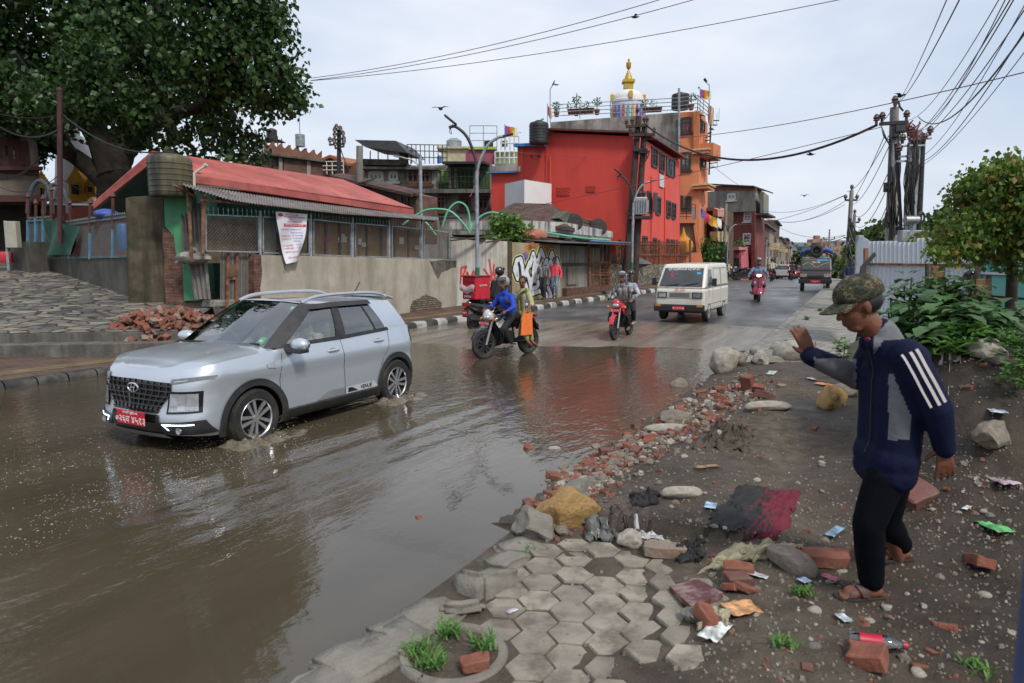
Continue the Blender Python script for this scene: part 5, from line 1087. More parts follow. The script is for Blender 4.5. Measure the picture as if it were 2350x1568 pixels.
def iron_fence_left():
 p=pl2(P(118,560,21.5),P(294,560,17.6));q=pl2(P(40,560,23),P(118,560,21.5));bs=mat('dark_base_wall',(.085,.08,.068),.9,.4,1.4,streak=.7,blot=.6,bcol=(.03,.03,.022),bump=.4)
 t=thing('fence_base_wall','low dark wall under the green net fence along the stone ramp','wall',tuple(p(200,640)));slab(t,'wall',bs,p,[(118,592),(300,589),(300,700),(118,640)],.3);slab(t,'wall',bs,q,[(30,556),(118,558),(118,640),(30,620)],.3,.05);slab(t,'step_wall',bs,q,[(78,556),(120,556),(120,630),(60,622)],.8,.6)
 f=thing('spiked_iron_fence','blue and rust spiked iron fence on the low dark wall, left of the mossy pillar','fence',tuple(p(200,590)))
 RB=mat('rust_red_iron',(.10,.035,.03),.75,.4,5,coord='OBJ');BB=mat('chalk_blue_iron',(.08,.2,.3),.75,.3,5,coord='OBJ')
 for pl,u,a,m_,b in ((q,64,455,505,560),(q,82,470,500,560),(q,99,460,503,560),(q,118,440,505,560),(p,160,470,532,595),(p,207,470,535,595),(p,259,455,527,592)):
  mb=MB();c,d,e=pl(u,b),pl(u+.4,m_),pl(u+.4,a);mb.tube([d,e],.042,6);mb.lathe([(.02,0),(.075,.04),(.05,.1),(.0,.2)],e,8);o=part(mb,'post',RB,f);mb=MB();mb.tube([c,d],.05,6);mb.build('blue_foot',BB,parent=o)
 for pl,u0,u1,a0,a1,b0,b1 in ((q,66,117,508,505,556,558),(p,120,160,520,516,593,592),(p,161,207,516,509,592,591),(p,208,259,509,502,591,590),(p,260,293,502,498,590,589)):
  mb=MB();mb.bar(pl(u0,a0),pl(u1,a1),.05);mb.bar(pl(u0,b0),pl(u1,b1),.05);d,c=pl(u0,a0),pl(u1,a1);n=int((c-d).length/.11)
  for i in range(n):spear(mb,d.lerp(c,(i+.5)/n),.14,.016)
  o=part(mb,'fence_rail',mat('grey_green_iron',(.09,.13,.13),.7,.3),f);mb=MB();lattice(mb,pl(u0,b0),pl(u1,b1),c,d,.11,.006);mb.build('wire_mesh',mat('grey_green_iron'),parent=o)
 mb=MB();nm=mat('green_net',(.03,.10,.075),.9,.3,30,coord='UV',bump=.5,bscale=80)
 fn=lambda u,v,k:p(u,v)+p.n*(.12+.1*math.sin(u*.12+v*.05)+k)
 for k in (0,.012):mb.grid(lambda i,j:fn(lerp(118,156+22*min(1,j/5),i/10),lerp(498+8*math.sin(i*.7)+i*.6,565+i*2,j/8),k),10,8);mb.grid(lambda i,j:fn(lerp(130,195,i/10)-j,lerp(506+i*1.5,585,j/8),k+.05),10,8)
 mb.build('green_net',nm,label='torn green net draped over the iron fence posts',cat='net')
 for k,u in enumerate((92,128)):
  mb=MB();Y=22.5;mb.tube([P(u-28*math.cos(a),490-75*math.sin(a)*(1 if k==0 else .9),Y+k) for a in [math.pi*i/14 for i in range(15)]],.07,8);mb.build('arch_pipe',mat('blue_grey_pipe',(.05,.07,.085),.6,.3),label=('left','right')[k]+' bent grey pipe arch behind the iron fence',cat='pipe',group='pipe arches at the shrine')
 mb=MB();pt=P(283,545,18.6);mb.lathe([(.15,-.35),(.16,0),(.16,.3),(.12,.36),(0,.36)],pt,16);mb.build('blue_drum',mat('blue_barrel',(.04,.12,.4),.5,.2),label='blue plastic drum behind the wire fence by the mossy pillar',cat='drum')
 mb=MB();mb.ball(P(245,492,18.8),(.36,.25,.15),12,8,fn=lambda p_,d:p_*(1+.5*fbm(p_.x*4,p_.y*4,p_.z*4)));mb.build('tarp_bundle',mat('blue_tarp',(.04,.08,.3),.6,.5,5),label='blue tarp bundle above the iron fence, under the gable',cat='tarp')
 c=P(30,545,21);t=thing('meter_box','cream metal meter box on a thin post at the top of the ramp','meter box',tuple(c-UP*.6));mb=MB();mb.box((.0,0,.68),(.36,.22,.8));mb.build('box',mat('cream_metal',(.36,.34,.28),.6,.15),t,bev=.02);mb=MB();mb.tube([(-.22,0,-.4),(-.2,0,1.1)],.04,6);mb.build('post',GALV,t)
 for k in range(5):
  mb=MB();mb.lathe([(.05,0),(.07,.06),(.06,.3),(.03,.34),(.0,.36)],P(2+k*6,603,21.5),8);mb.build('red_bottle',mat('red_plastic',(.4,.02,.03),.4,.3),label='red bottle in the row at the stall under the shaded house',cat='bottle',group='red bottles at the stall')
iron_fence_left()
# ---------------------------------------------------------------- big tree, right-hand tree, weeds
BARK=mat('dark_bark',(.026,.021,.016),.95,.4,3,coord='OBJ',bump=.8,bscale=14,blot=.4,bcol=(.10,.09,.07))
def spline(ps,n=5):
 ps=[V(p) for p in ps];sm=[]
 for i in range(len(ps)-1):
  a,b,c,d=ps[max(0,i-1)],ps[i],ps[i+1],ps[min(len(ps)-1,i+2)]
  for j in range(n):x=j/n;sm.append(.5*((2*b)+(c-a)*x+(2*a-5*b+4*c-d)*x*x+(3*b-a-3*c+d)*x**3))
 return sm+[ps[-1]]
def limb(mb,ps,r0,r1,n=9):
 q=spline(ps);k=len(q);mb.tube(q,[lerp(r0,r1,(i/(k-1))**.8)*(1+.12*fbm(i*.7,r0*9)) for i in range(k)],n)
def leaves(mb,c,r,n,ls,q,droop=.5):
 """leaves clustered on twigs that spread through a lumpy clump"""
 c=V(c);k=0
 while k<n:
  d=V((q.gauss(0,1),q.gauss(0,1),q.gauss(0,1))).normalized();tw=c+V((d.x*r[0],d.y*r[1],d.z*r[2]))*(.35+.65*q.random()**.5)
  for _ in range(q.randint(5,10)):
   p=tw+V((q.gauss(0,.16),q.gauss(0,.16),q.gauss(0,.14)))*(ls/.15);a=V((q.uniform(-1,1),q.uniform(-1,1),q.uniform(-1,.6)-droop)).normalized();b=a.cross(V((q.uniform(-1,1),q.uniform(-1,1),q.uniform(-.3,1)))).normalized();l=ls*q.uniform(.7,1.35);w_=l*.42;nn=a.cross(b)*l*.08
   mb.add([p,p+a*l*.4+b*w_+nn,p+a*l,p+a*l*.4-b*w_+nn],[(0,1,2),(0,2,3)]);k+=1
def big_tree():
 base=P(262,560,28.5);base.z=1.6;t=thing('fig_tree','huge dark green fig tree spreading over the red roof and the left of the picture','tree',tuple(base));Y=28.5
 mb=MB();L=lambda*a:limb(mb,*a)
 o=lambda u,v,y=0:P(u,v,Y+y)-base
 L([(0,0,-1.2),(0,0,.5),o(262,420),o(272,360),o(300,310)],.78,.5,14);L([o(262,440),o(235,412),o(205,385),o(160,352),o(100,330),o(20,330)],.46,.25)
 L([o(262,400),o(235,330),o(190,250),o(150,160,-1),o(120,40,-2)],.7,.2);L([o(285,340),o(320,280),o(330,200,1),o(360,100,1),o(380,-20,1)],.55,.15);L([o(295,330),o(350,285,-1),o(400,262,-1),o(455,250,-1.5),o(500,252,-1.5),o(540,280,-1.5)],.42,.1)
 L([o(450,250,-1.5),o(520,205,-2),o(560,140,-2),o(600,60,-2)],.24,.06);L([o(400,262,-1),o(395,290,-1),o(408,315,-1),o(430,330,-1),o(445,345,-1),o(440,372,-1)],.2,.06);L([o(330,250,1),o(380,190,0),o(440,130,0),o(470,40,0)],.3,.07)
 L([o(455,290,-1.2),o(462,315,-1.2),o(470,340,-1.2),o(500,345,-1.2)],.12,.05);L([o(160,352),o(130,300,-3),o(80,200,-4),o(30,120,-5)],.3,.1);L([o(520,205,-2),o(560,130,-2.4),o(575,120,-2.4),o(610,100,-2.4)],.14,.04)
 mb.build('trunk',BARK,t)
 q=random.Random(5);mb=MB();cl=[(40,60,95),(110,130,90),(190,60,100),(270,120,90),(350,50,95),(330,170,85),(420,90,80),(230,200,80),(150,230,80),(80,230,70),(300,240,60),(490,50,75),(470,150,75),(550,90,62),(600,60,62),(590,150,60),(640,130,45),(640,200,42),(680,208,30),(540,205,55),(600,235,48),(645,250,25),(560,300,34),(575,350,42),(545,370,28),(500,290,34),(420,210,55),(380,250,42),(30,260,55),(60,320,45),(112,268,50),(195,268,38),(440,305,30),(505,330,26),(245,345,22),(405,330,24),(575,30,70),(-60,100,120),(-60,250,90),(360,330,24),(440,365,20),(480,375,22),(70,340,40),(610,20,50),(300,300,36),(660,172,34),(690,225,22),(200,130,60),(250,60,70),(480,215,44),(520,165,44),(395,170,60),(60,170,70),(360,290,30),(470,262,26)]
 up=[(60,-90,130),(220,-110,140),(380,-100,130),(500,-70,100),(120,-260,150),(300,-280,150),(430,-220,110),(-120,-120,150),(220,-420,130),(-150,-350,160),(560,-50,70)]
 for u,v,r in cl+up:
  y=q.uniform(-5,2.2);c=P(u,v,Y+y)-base;rr=r*(Y+y)/FPX
  n=int((380 if v>-60 else 130)*rr*rr);leaves(mb,c,(rr,rr*1.15,rr*.9),n,.21 if v>-60 else .36,q)
  for _ in range(3):
   d=V((q.uniform(-1,1),q.uniform(-1,1),q.uniform(-1,1)))*rr;leaves(mb,c+d,(rr*.45,rr*.45,rr*.4),n // 7,.22 if v>-60 else .34,q)
 mb.build('crown',leafm('fig_leaf',(.014,.042,.010),(.048,.105,.022),.25,.42),t,uv=False)
big_tree()
def right_tree():
 b=P(2322,720,9.5);b.z=1.0;t=thing('roadside_tree','round olive green tree with reddish tips and a slim trunk by the turquoise wall','tree',tuple(b));mb=MB();o=lambda u,v,y=0:P(u,v,9.5+y)-b
 limb(mb,[(0,0,-.4),o(2321,640),o(2318,590),o(2300,520)],.085,.05);limb(mb,[o(2319,600),o(2330,540),o(2340,470,.3)],.05,.02);limb(mb,[o(2310,560),o(2260,510),o(2220,480)],.04,.015);limb(mb,[o(2305,530),o(2280,450),o(2265,400)],.04,.012)
 limb(mb,[o(2236,665,1.5),o(2240,630,1.5),o(2255,600,1.5),o(2252,560,1),o(2262,520,.5)],.05,.03);mb.build('trunk',BARK,t)
 q=random.Random(9);mb=MB()
 for u,v,r in ((2262,420,42),(2310,400,45),(2225,450,40),(2280,470,55),(2340,440,60),(2200,500,38),(2250,520,50),(2310,520,55),(2370,520,60),(2170,560,28),(2210,560,36),(2270,562,36),(2330,572,32),(2400,450,70),(2400,580,60),(2185,530,26),(2300,375,20),(2240,402,20),(2160,580,18),(2196,582,18),(2226,578,20),(2150,562,14),(2290,594,14)):
  y=q.uniform(-.8,.8);rr=r*9.5/FPX;leaves(mb,P(u,v,9.5+y)-b,(rr,rr*1.2,rr*.85),int(7500*rr*rr),.07,q,.8)
 m=leafm('olive_leaf',(.055,.125,.015),(.20,.28,.04),.35,.5);e=[x for x in m.node_tree.nodes if x.type=='VALTORGB' and len(x.color_ramp.elements)==2][-1];k=e.color_ramp.elements.new(.8);k.color=(.14,.22,.03,1);e.color_ramp.elements[-1].color=(.30,.18,.05,1);mb.build('crown',m,t,uv=False)
right_tree()
# plants with big lobed leaves on the heap
def bigleaf(mb,p,a,l,q):
 """a lobed drooping leaf: a fan of pointed lobes along both sides of a bending midrib"""
 a=a.normalized();s=a.cross(UP);s=s.normalized() if s.length>.1 else V((1,0,0));mid=[];w_=l*.42
 for i in range(6):x=i/5;mid.append(p+a*l*x+UP*(-.55*l*x*x+.12*l*x))
 L_,R_=[],[]
 for i,(wd,fx) in enumerate(((.05,0),(.75,.0),(.62,.06),(1.0,.05),(.5,.1),(.0,0))):L_.append(mid[i]+s*w_*wd+UP*w_*.12*wd+a*l*fx);R_.append(mid[i]-s*w_*wd+UP*w_*.12*wd+a*l*fx)
 vs=mid+L_+R_;fs=[]
 for i in range(5):fs+=[(i,i+1,6+i+1,6+i),(i+1,i,12+i,12+i+1)]
 mb.add(vs,fs,True)
def weeds():
 q=random.Random(3);m=leafm('weed_leaf',(.035,.085,.022),(.085,.17,.05),.3,.38);ml=leafm('young_weed_leaf',(.06,.16,.03),(.13,.26,.06),.35,.45)
 spots=[(2085,640,7.2,34),(2130,628,7.0,40),(2175,645,6.8,40),(2215,660,6.7,38),(2060,680,6.8,30),(2110,690,6.3,40),(2160,700,6.0,42),(2210,705,5.9,40),(2255,700,6.3,34),(2150,740,5.7,36),(2095,730,6.2,30),(2230,745,5.6,36),(2290,745,6.0,26)]
 lab=['leftmost of the top leaves against the white fence','highest leafy top in front of the white fence','leafy top below the seated person','leafy top beside the wooden chair','left edge by the camouflage cap','broad dark leaves above the cap wearer','broad leaves in the middle of the clump','large hanging leaves right of the middle','leaves at the right end below the chair','low drooping leaves above the bare soil','low left leaves in the shade','big drooping leaves over the heap edge','small outlier beyond the drooping leaves']
 for i,(u,v,Y,r) in enumerate(spots):
  c=P(u,v,Y);s,w_=sw(c);g=zv(s,w_) ;t=thing('weed_plant','big leaved weed on the earth heap, '+lab[i],'plant',(c.x,c.y,g),group='big leaved weeds on the earth heap');h=max(.25,c.z-g);rr=r*Y/FPX;mb=MB();st=MB()
  for k in range(5):
   a=q.random()*6.28;tip=V((math.cos(a)*rr*.6,math.sin(a)*rr*.6,h*q.uniform(.8,1.05)));st.tube(spline([V((0,0,-.1)),V((tip.x*.3,tip.y*.3,h*.5)),tip],3),.009,5)
   for j in range(22):
    x=q.uniform(.35,1.05);p=V((tip.x*x,tip.y*x,tip.z*x))+V((q.gauss(0,.09),q.gauss(0,.09),q.gauss(0,.04)));b=q.random()*6.28;bigleaf(mb,p,V((math.cos(b),math.sin(b),q.uniform(-.2,.35))),q.uniform(.09,.2)*(1 if i>3 else .75),q)
  st.build('stem',leafm('weed_stem',(.05,.10,.03),(.07,.12,.04)),t);mb.build('foliage',m,t,uv=False)
 for i,(u,v,Y,h,n) in enumerate(((2215,800,5.4,.5,70),(2235,780,5.3,.45,60),(2300,800,5.2,.35,60),(2340,790,4.9,.4,60),(2180,850,5.3,.2,40),(2340,850,4.7,.3,50),(1935,790,9.3,.25,60),(1838,1020,5.0,.0,0),(2190,800,5.3,.3,40))):
  if not n:continue
  c=P(u,v,Y);s,w_=sw(c);g=zv(s,w_);hh=max(.12,c.z-g)+.05;t=thing('young_weed','small bright green weed with narrow leaves, '+('below the big leaves','beside the grey sack','at the right edge of the heap','dark one at the frame edge','sprouting from the heap face','low at the frame edge','by the wire mesh','','left of the grey sack')[i],'plant',(c.x,c.y,g),group='young weeds on the earth heap');mb=MB();st=MB();st.tube([(0,0,-.05),(.02,0,hh)],.007,5)
  for k in range(n):b=q.random()*6.28;z=hh*q.uniform(.4,1.05);d=V((math.cos(b),math.sin(b),q.uniform(-.1,.7)));l=q.uniform(.07,.14);p=V((q.gauss(0,.06),q.gauss(0,.06),z));s_=d.cross(UP).normalized()*l*.2;mb.add([p,p+d*l*.5+s_,p+d*l-UP*l*.3,p+d*l*.5-s_],[(0,1,2,3)])
  st.build('stem',MATS['weed_stem'],t);mb.build('foliage',ml,t,uv=False)
weeds()
def far_green():
 q=random.Random(21);m=leafm('roadside_leaf',(.03,.07,.015),(.09,.16,.03),.3);my=leafm('yellow_green_leaf',(.08,.13,.02),(.22,.22,.04),.3);mf=leafm('distant_leaf',(.045,.085,.035),(.09,.14,.055),.2)
 for i,(u0,u1,v0,v1,Y,n,mm,lab) in enumerate(((2000,2048,520,560,30,700,m,'leafy tree top left of the pole cluster, above the white fence'),(1955,2000,525,600,45,900,m,'leafy tree behind the end of the white fence'),(1945,1972,560,620,48,500,my,'yellow green bush beside the far utility pole'),(2100,2150,500,560,26,500,m,'thin leafy tree right of the pole cluster'),(2110,2170,545,580,20,400,my,'yellow green tree behind the top of the white fence'),(1960,1995,600,660,40,500,m,'dark bush at the foot of the far utility pole'),(2150,2180,470,540,24,300,m,'thin twiggy tree left of the round tree'),(1830,1862,570,640,190,700,mf,'big green tree at the far end of the road'),(1862,1900,590,645,170,700,mf,'second green tree at the far end, behind the truck'),(1905,1935,590,650,110,700,mf,'green tree behind the dark truck'))):
  c=P((u0+u1)/2,(v0+v1)/2,Y);s,w_=sw(c);t=thing('background_tree',lab,'tree',(c.x,c.y,zr(s,2)));mb=MB();k=Y/FPX;rx,rz_=(u1-u0)/2*k,(v1-v0)/2*k
  for _ in range(9):leaves(mb,V((q.uniform(-.6,.6)*rx,q.uniform(-.5,.5)*rx,c.z-zr(s,2)+q.uniform(-.6,.6)*rz_)),(rx*.45,rx*.45,rz_*.45),n // 9,.006*Y+.05,q)
  mb.build('crown',mm,t,uv=False);mb=MB();limb(mb,[(0,0,-.3),(.05*rx,0,(c.z-zr(s,2))*.6),(0,0,c.z-zr(s,2))],.03*rx+.05,.02);mb.build('trunk',BARK,t)
far_green()
# ---------------------------------------------------------------- right side: fences, wall, chairs
FENCE=mat('pale_blue_tin',(.60,.65,.70),.5,.08,.6,metal=.15,blot=.12,bcol=(.35,.38,.4),streak=.12,scol=(.3,.3,.3))
def white_fence():
 p=pl2(P(1993,600,15),P(2245,600,13.2));t=thing('tin_fence','tall pale blue corrugated tin fence beyond the weeds','fence',tuple(p(2100,680)))
 for u0,u1,v0,v1,vb in ((1992,2060,554,553,612),(2060,2103,556,556,612),(2103,2146,547,545,612),(2146,2246,549,560,612)):
  part(corrug(p(u0,vb),p(u1,vb),p(u1,v1),p(u0,v0),.09,.014),'tin_sheet',FENCE,t)
 part(corrug(p(1982,760)+p.n*.03,p(2250,720)+p.n*.03,p(2250,608)+p.n*.03,p(1990,606)+p.n*.03,.09,.014),'lower_sheet',FENCE,t)
 mb=MB();mb.bar(p(1994,606)+p.n*.06,p(2244,609)+p.n*.06,.05,.04);mb.tube([p(2244,560)+p.n*.06,p(2241,700)+p.n*.06],.03,6);part(mb,'fence_rail',RUST,t)
 e=pl2(P(1967,600,17.5),P(1993,600,15));part(corrug(e(1967,700),e(1990,720),e(1993,552),e(1972,540),.09,.014),'end_sheet',FENCE,t)
 mb=MB();mb.bar(P(1966,720,17.4),P(1972,540,17.4),.06,.18);part(mb,'end_post',GALV,t)
 mb=MB();mb.bar(P(1986,570,14.9),P(1984,710,14.9),.07);part(mb,'wood_post',mat('orange_timber',(.22,.10,.05),.8,.3,4),t)
 mb=MB();q=[P(u,v,14.2) for u,v in ((1968,650),(1974,612),(2006,578),(2010,587),(1988,612),(1982,670))];mb.prism(q,V((.02,.05,0)));mb.build('black_tin_strip',mat('black_tin',(.045,.045,.05)),label='bent black tin strip sticking up at the left end of the pale fence',cat='tin sheet')
 a,b,c,d=P(1965,700,14.5),P(1984,700,14.3),P(1982,622,14.2),P(1966,630,14.4);mb=MB();lattice(mb,a,b,c,d,.07,.003);mb.build('wire_roll',WIRE,label='upright torn wire mesh at the foot of the black tin strip',cat='wire mesh')
 TQ=mat('turquoise_paint',(.14,.5,.44),.75,.15,1,streak=.3,scol=(.08,.2,.17),sscale=(3,.4),blot=.3,bcol=(.3,.5,.45));p=pl2(P(2243,650,13.3),P(2360,650,11.8));t=thing('turquoise_wall','turquoise wall with barred openings at the right edge','wall',tuple(p(2300,720)))
 slab(t,'lower_wall',TQ,p,[(2243,628),(2420,634),(2420,760),(2243,740)],.25);slab(t,'sill',STW,p,[(2243,624),(2420,630),(2420,635),(2243,629)],.35,.06)
 for u0,u1 in ((2259,2268),(2296,2312),(2340,2350),(2380,2390)):slab(t,'pier',TQ,p,[(u0,596),(u1,596),(u1,628),(u0,627)],.3,.02)
 slab(t,'coping',TQ,p,[(2243,588),(2420,585),(2420,597),(2243,596)],.3,.03);slab(t,'dark_opening',mat('dim_interior',(.05,.055,.05),.9,.4),p,[(2243,590),(2420,590),(2420,632),(2243,628)],.1,-.4);mb=MB();lattice(mb,p(2243,626),p(2420,630),p(2420,596),p(2243,596),.09,.005);part(mb,'wire_grille',TQ,t)
 WD=mat('worn_chair_wood',(.055,.035,.025),.7,.3,4,coord='OBJ');CN=mat('brown_cane_panel',(.17,.09,.035),.8,.3,10)
 for i,(u,v,Y,h) in enumerate(((2290,715,10.2,58),(2176,668,13.4,40))):
  c=P(u,v,Y);k=Y/FPX;t=thing('wooden_chair',('wooden armchair with a brown cane back, under the round tree','wooden chair whose back pokes up above the weeds before the white fence')[i],'chair',(c.x,c.y,c.z-.45),rz=(.5,.2)[i]);H=(.98,.98)[i]
  for x in (-.25,.25):mb=MB();mb.bar((x,-.22,0),(x,-.22,.45),.05);mb.build('leg',WD,t);mb=MB();mb.bar((x,.22,0),(x*1.02,.3,H),.055);mb.build('rear_leg',WD,t);mb=MB();mb.bar((x*1.1,-.24,.64),(x*1.1,.26,.66),.05,.035);mb.build('arm',WD,t)
  mb=MB();mb.box((0,0,.44),(.52,.5,.05));mb.build('seat',WD,t,bev=.01);mb=MB();mb.bar((-.21,.245,.72),(.21,.245,.72),.03,.42);mb.build('backrest',CN,t,bev=.01)
white_fence()
# ---------------------------------------------------------------- street lamps, poles, wires
GRN=mat('green_post_paint',(.02,.13,.07),.5,.2,5,coord='OBJ')
def street_lamp(u,vt,Y,zb,label,k=1.0):
 b=P(u,600,Y);t=thing('street_lamp',label,'street lamp',(b.x,b.y,zb),rz=-ANG+R(90) if False else 0,group='double armed street lamps along the left pavement');H=P(u,vt,Y).z-zb;s=H/7.2
 mb=MB();mb.tube([(0,0,0),(0,0,1.7*s)],.085*s,14);mb.lathe([(.17*s,0),(.17*s,.03),(.09*s,.05)],n=14);mb.build('green_base',GRN,t)
 mb=MB();mb.tube([(0,0,1.7*s),(0,0,5.2*s)],[.075*s,.065*s],14);mb.build('post',GALV,t)
 la=spline([V((0,0,5.1)),V((-.07,0,5.7)),V((-.35,0,6.4)),V((-.75,0,6.75)),V((-1.0,0,6.72))],5);ra=spline([V((0,0,5.1)),V((.1,0,5.5)),V((.4,0,6.1)),V((.8,0,6.38)),V((1.0,0,6.4))],5)
 mb=MB();mb.tube([p*s for p in la],.055*s,10);mb.build('arm',DARKSTEEL,t);mb=MB();mb.tube([p*s for p in ra],.055*s,10);mb.build('arm',GALV,t)
 mb=MB();mb.bar(V((-.72,0,6.82))*s,V((-1.15,0,7.16))*s,.24*s,.07*s);mb.build('lamp_head',DARKSTEEL,t,bev=.02);mb=MB();mb.bar(V((.95,0,6.42))*s,V((1.32,0,6.5))*s,.2*s,.07*s);mb.build('lamp_head',DARKSTEEL,t,bev=.02);mb=MB();mb.tube([p*s for p in spline([V((-.85,0,6.85)),V((-.98,0,6.6)),V((-.9,0,6.5)),V((-.95,0,6.75))],4)],.012*s,5);mb.build('lead',BLACK,t)
 return t
street_lamp(1095,262,24,.15,'nearest double armed street lamp, in front of the painted hoardings')
street_lamp(1450,386,32.3,.55,'double armed street lamp before the twin wooden poles and red building')
street_lamp(1668,500,50,.6,'small double armed street lamp before the pink shop')
street_lamp(1720,540,63,.5,'distant double street lamp before the corner house door');street_lamp(1746,548,75,.2,'farthest double street lamp on the left of the road')
def simple_lamp():
 b=P(966,500,33);t=thing('street_lamp','plain single armed lamp post behind the chain-link fence corner','street lamp',(b.x,b.y,.3));h=P(966,357,33).z-.3;mb=MB();mb.tube([(0,0,0),(0,0,h)],.085,8);mb.build('post',GALV,t);mb=MB();mb.tube([(0,0,h-.5),(-.4,0,h-.2),(-.9,0,h-.1)],.04,6);mb.bar((-.8,0,h-.1),(-1.25,0,h-.02),.2,.07);mb.build('lamp_arm',GALV,t)
simple_lamp()
def insul(t,p,s=1.,nm='insulator'):MB().lathe([(.03*s,0),(.03*s,.06*s),(.07*s,.07*s),(.05*s,.11*s),(.075*s,.12*s),(.05*s,.17*s),(.03*s,.2*s),(0,.2*s)],p,8).build(nm,CER,t)
CER=mat('brown_ceramic',(.06,.025,.02),.3,.2,5,coord='OBJ');WOODP=mat('creosoted_wood',(.055,.032,.026),.85,.4,3,coord='OBJ',bump=.5,bscale=20);CONP=mat('concrete_pole',(.27,.26,.24),.85,.15,2,coord='OBJ',streak=.4,sscale=(3,.5))
def poles():
 Y=34.5;b=P(1447,600,Y);t=thing('transformer_poles','pair of leaning dark wooden poles carrying a grey transformer','utility pole',(b.x,b.y,.5));o=lambda u,v,y=0:P(u,v,Y+y)-V(t.location)
 for q in ([(1434,660),(1465,268)],[(1454,660),(1479,285)]):mb=MB();mb.tube([o(*q[0]),o(*q[1])],[.2,.14],10);mb.build('pole',WOODP,t)
 for (u0,v0,u1,v1) in ((1436,291,1484,288),(1443,311,1502,309),(1434,490,1468,496)):mb=MB();mb.bar(o(u0,v0,-.25),o(u1,v1,-.25),.14,.12);mb.build('cross_arm',WOODP,t)
 mb=MB()
 for u,v in ((1437,289),(1450,286),(1462,262),(1478,283),(1484,283),(1500,307),(1446,308)):insul(t,o(u,v,-.25),1.5)
 mb=MB()
 for ps in ([(1462,340),(1450,335),(1455,320),(1465,318)],[(1470,330),(1483,350),(1479,372),(1462,345)],[(1480,360),(1490,345),(1485,365)],[(1460,300),(1470,310),(1476,296)]):mb.tube(spline([o(u,v,-.3) for u,v in ps],4),.03,5)
 mb.box(o(1468,345,-.2),(.7,.3,.14));mb.box(o(1476,350,-.2),(.4,.3,.12));mb.build('loose_wiring',BLACK,t)
 mb=MB();c=o(1468,474,-.35);mb.box(c,(.62,.55,.85));mb.build('transformer',STEEL,t,bev=.03);mb=MB()
 for i in range(5):mb.box(c+V((.34,-.2+i*.1,0)),(.1,.03,.6));mb.box(c+V((-.25+i*.12,-.31,-.02)),(.03,.1,.6))
 mb.build('cooling_fin',STEEL,t);mb=MB()
 for i in range(3):insul(t,c+V((-.2+i*.2,0,.42)),1.6,'bushing')
 mb=MB();mb.box(c-UP*.55,(1.1,.7,.14));mb.build('platform',WOODP,t)
 # black iron pole with many insulators behind the red roof, and the plain stub pole
 b=P(778,420,42);t=thing('iron_pole','black iron pole bristling with insulators behind the red roof','utility pole',(b.x,b.y,.3));o=lambda u,v,y=0:P(u,v,42+y)-V(t.location);mb=MB();mb.tube([o(777,440),o(778,298)],.13,8);mb.build('pole',DARKSTEEL,t)
 for u0,v0,u1,v1 in ((766,309,783,306),(766,322,788,318),(755,333,790,331),(768,341,790,336)):mb=MB();mb.bar(o(u0,v0,-.2),o(u1,v1,-.2),.1);mb.build('cross_arm',DARKSTEEL,t)
 mb=MB()
 for u,v in ((768,307),(781,304),(768,318),(787,315),(757,330),(766,331),(789,327),(769,339),(789,334),(772,300)):insul(t,o(u,v,-.2),1.9)
 mb=MB();mb.tube([P(824,480,36),P(825,336,36)],.17,10);mb.build('stub_pole',CONP,label='bare weathered stub pole left of the grey apartment house',cat='utility pole')
 # left rusty pole
 mb=MB();mb.tube([P(138,560,20),P(137,210,20)],.07,10);mb.lathe([(.08,0),(.09,.03),(.06,.1),(0,.12)],P(137,210,20),10);mb.build('rusty_pole',mat('maroon_iron',(.05,.016,.016),.7,.4,4,coord='OBJ'),label='tall rusty red pole among the tree branches on the left',cat='utility pole')
 # right-hand concrete poles
 b=P(2040,640,22.5);t=thing('concrete_pole','tall concrete pole with a black crossarm and boxes, beyond the white fence','utility pole',(b.x,b.y,.3));o=lambda u,v,y=0:P(u,v,22.5+y)-V(t.location);mb=MB();mb.tube([o(2038,680),o(2045,500),o(2052,247)],[.19,.17,.13],12);mb.build('pole',CONP,t);mb=MB();mb.tube([o(2035,660,-.2),o(2050,330,-.2)],.05,8);mb.build('conduit',GALV,t)
 mb=MB();mb.bar(o(2019,285,-.3),o(2080,281,-.3),.14,.1);mb.build('cross_arm',BLACK,t);mb=MB();mb.tube(spline([o(2052,250,-.1),o(2060,232,-.1),o(2064,245,-.1),o(2072,255,-.1)],4),.03,6);mb.build('bracket',DARKSTEEL,t);mb=MB()
 for u,v in ((2023,280),(2079,276),(2052,243),(2010,285)):insul(t,o(u,v,-.3),1.5)
 for u,v,s in ((2064,292,(.4,.3,.35)),(2036,430,(.18,.2,.3)),(2038,500,(.15,.2,.35)),(2050,530,(.2,.2,.25)),(2054,305,(.2,.2,.3)),(2035,515,(.12,.15,.2))):mb=MB();mb.box(o(u,v,-.2),s);mb.build('junction_box',DARKSTEEL,t,bev=.02)
 mb=MB();q=random.Random(2)
 for k in range(16):u=2053+q.uniform(-14,12);v0=q.uniform(290,470);mb.tube(spline([o(u,v0,-.3),o(u+q.uniform(-5,6),v0+35,-.35),o(u+q.uniform(-5,5),v0+80,-.3),o(u+q.uniform(-6,6),v0+120+q.uniform(0,60),-.3)],3),q.uniform(.012,.03),5)
 for k in range(4):mb.tube(spline([o(2022,290,-.3),o(2028+k*3,315+k*4,-.4),o(2040,320+k*3,-.3),o(2048,295,-.3)],4),.015,5)
 mb.build('loose_wiring',BLACK,t)
 b=P(2095,640,21);t=thing('pole_cluster','cluster of dark conduit poles with red wire tips, right of the concrete pole','utility pole',(b.x,b.y,.3));o=lambda u,v,y=0:P(u,v,21+y)-V(t.location)
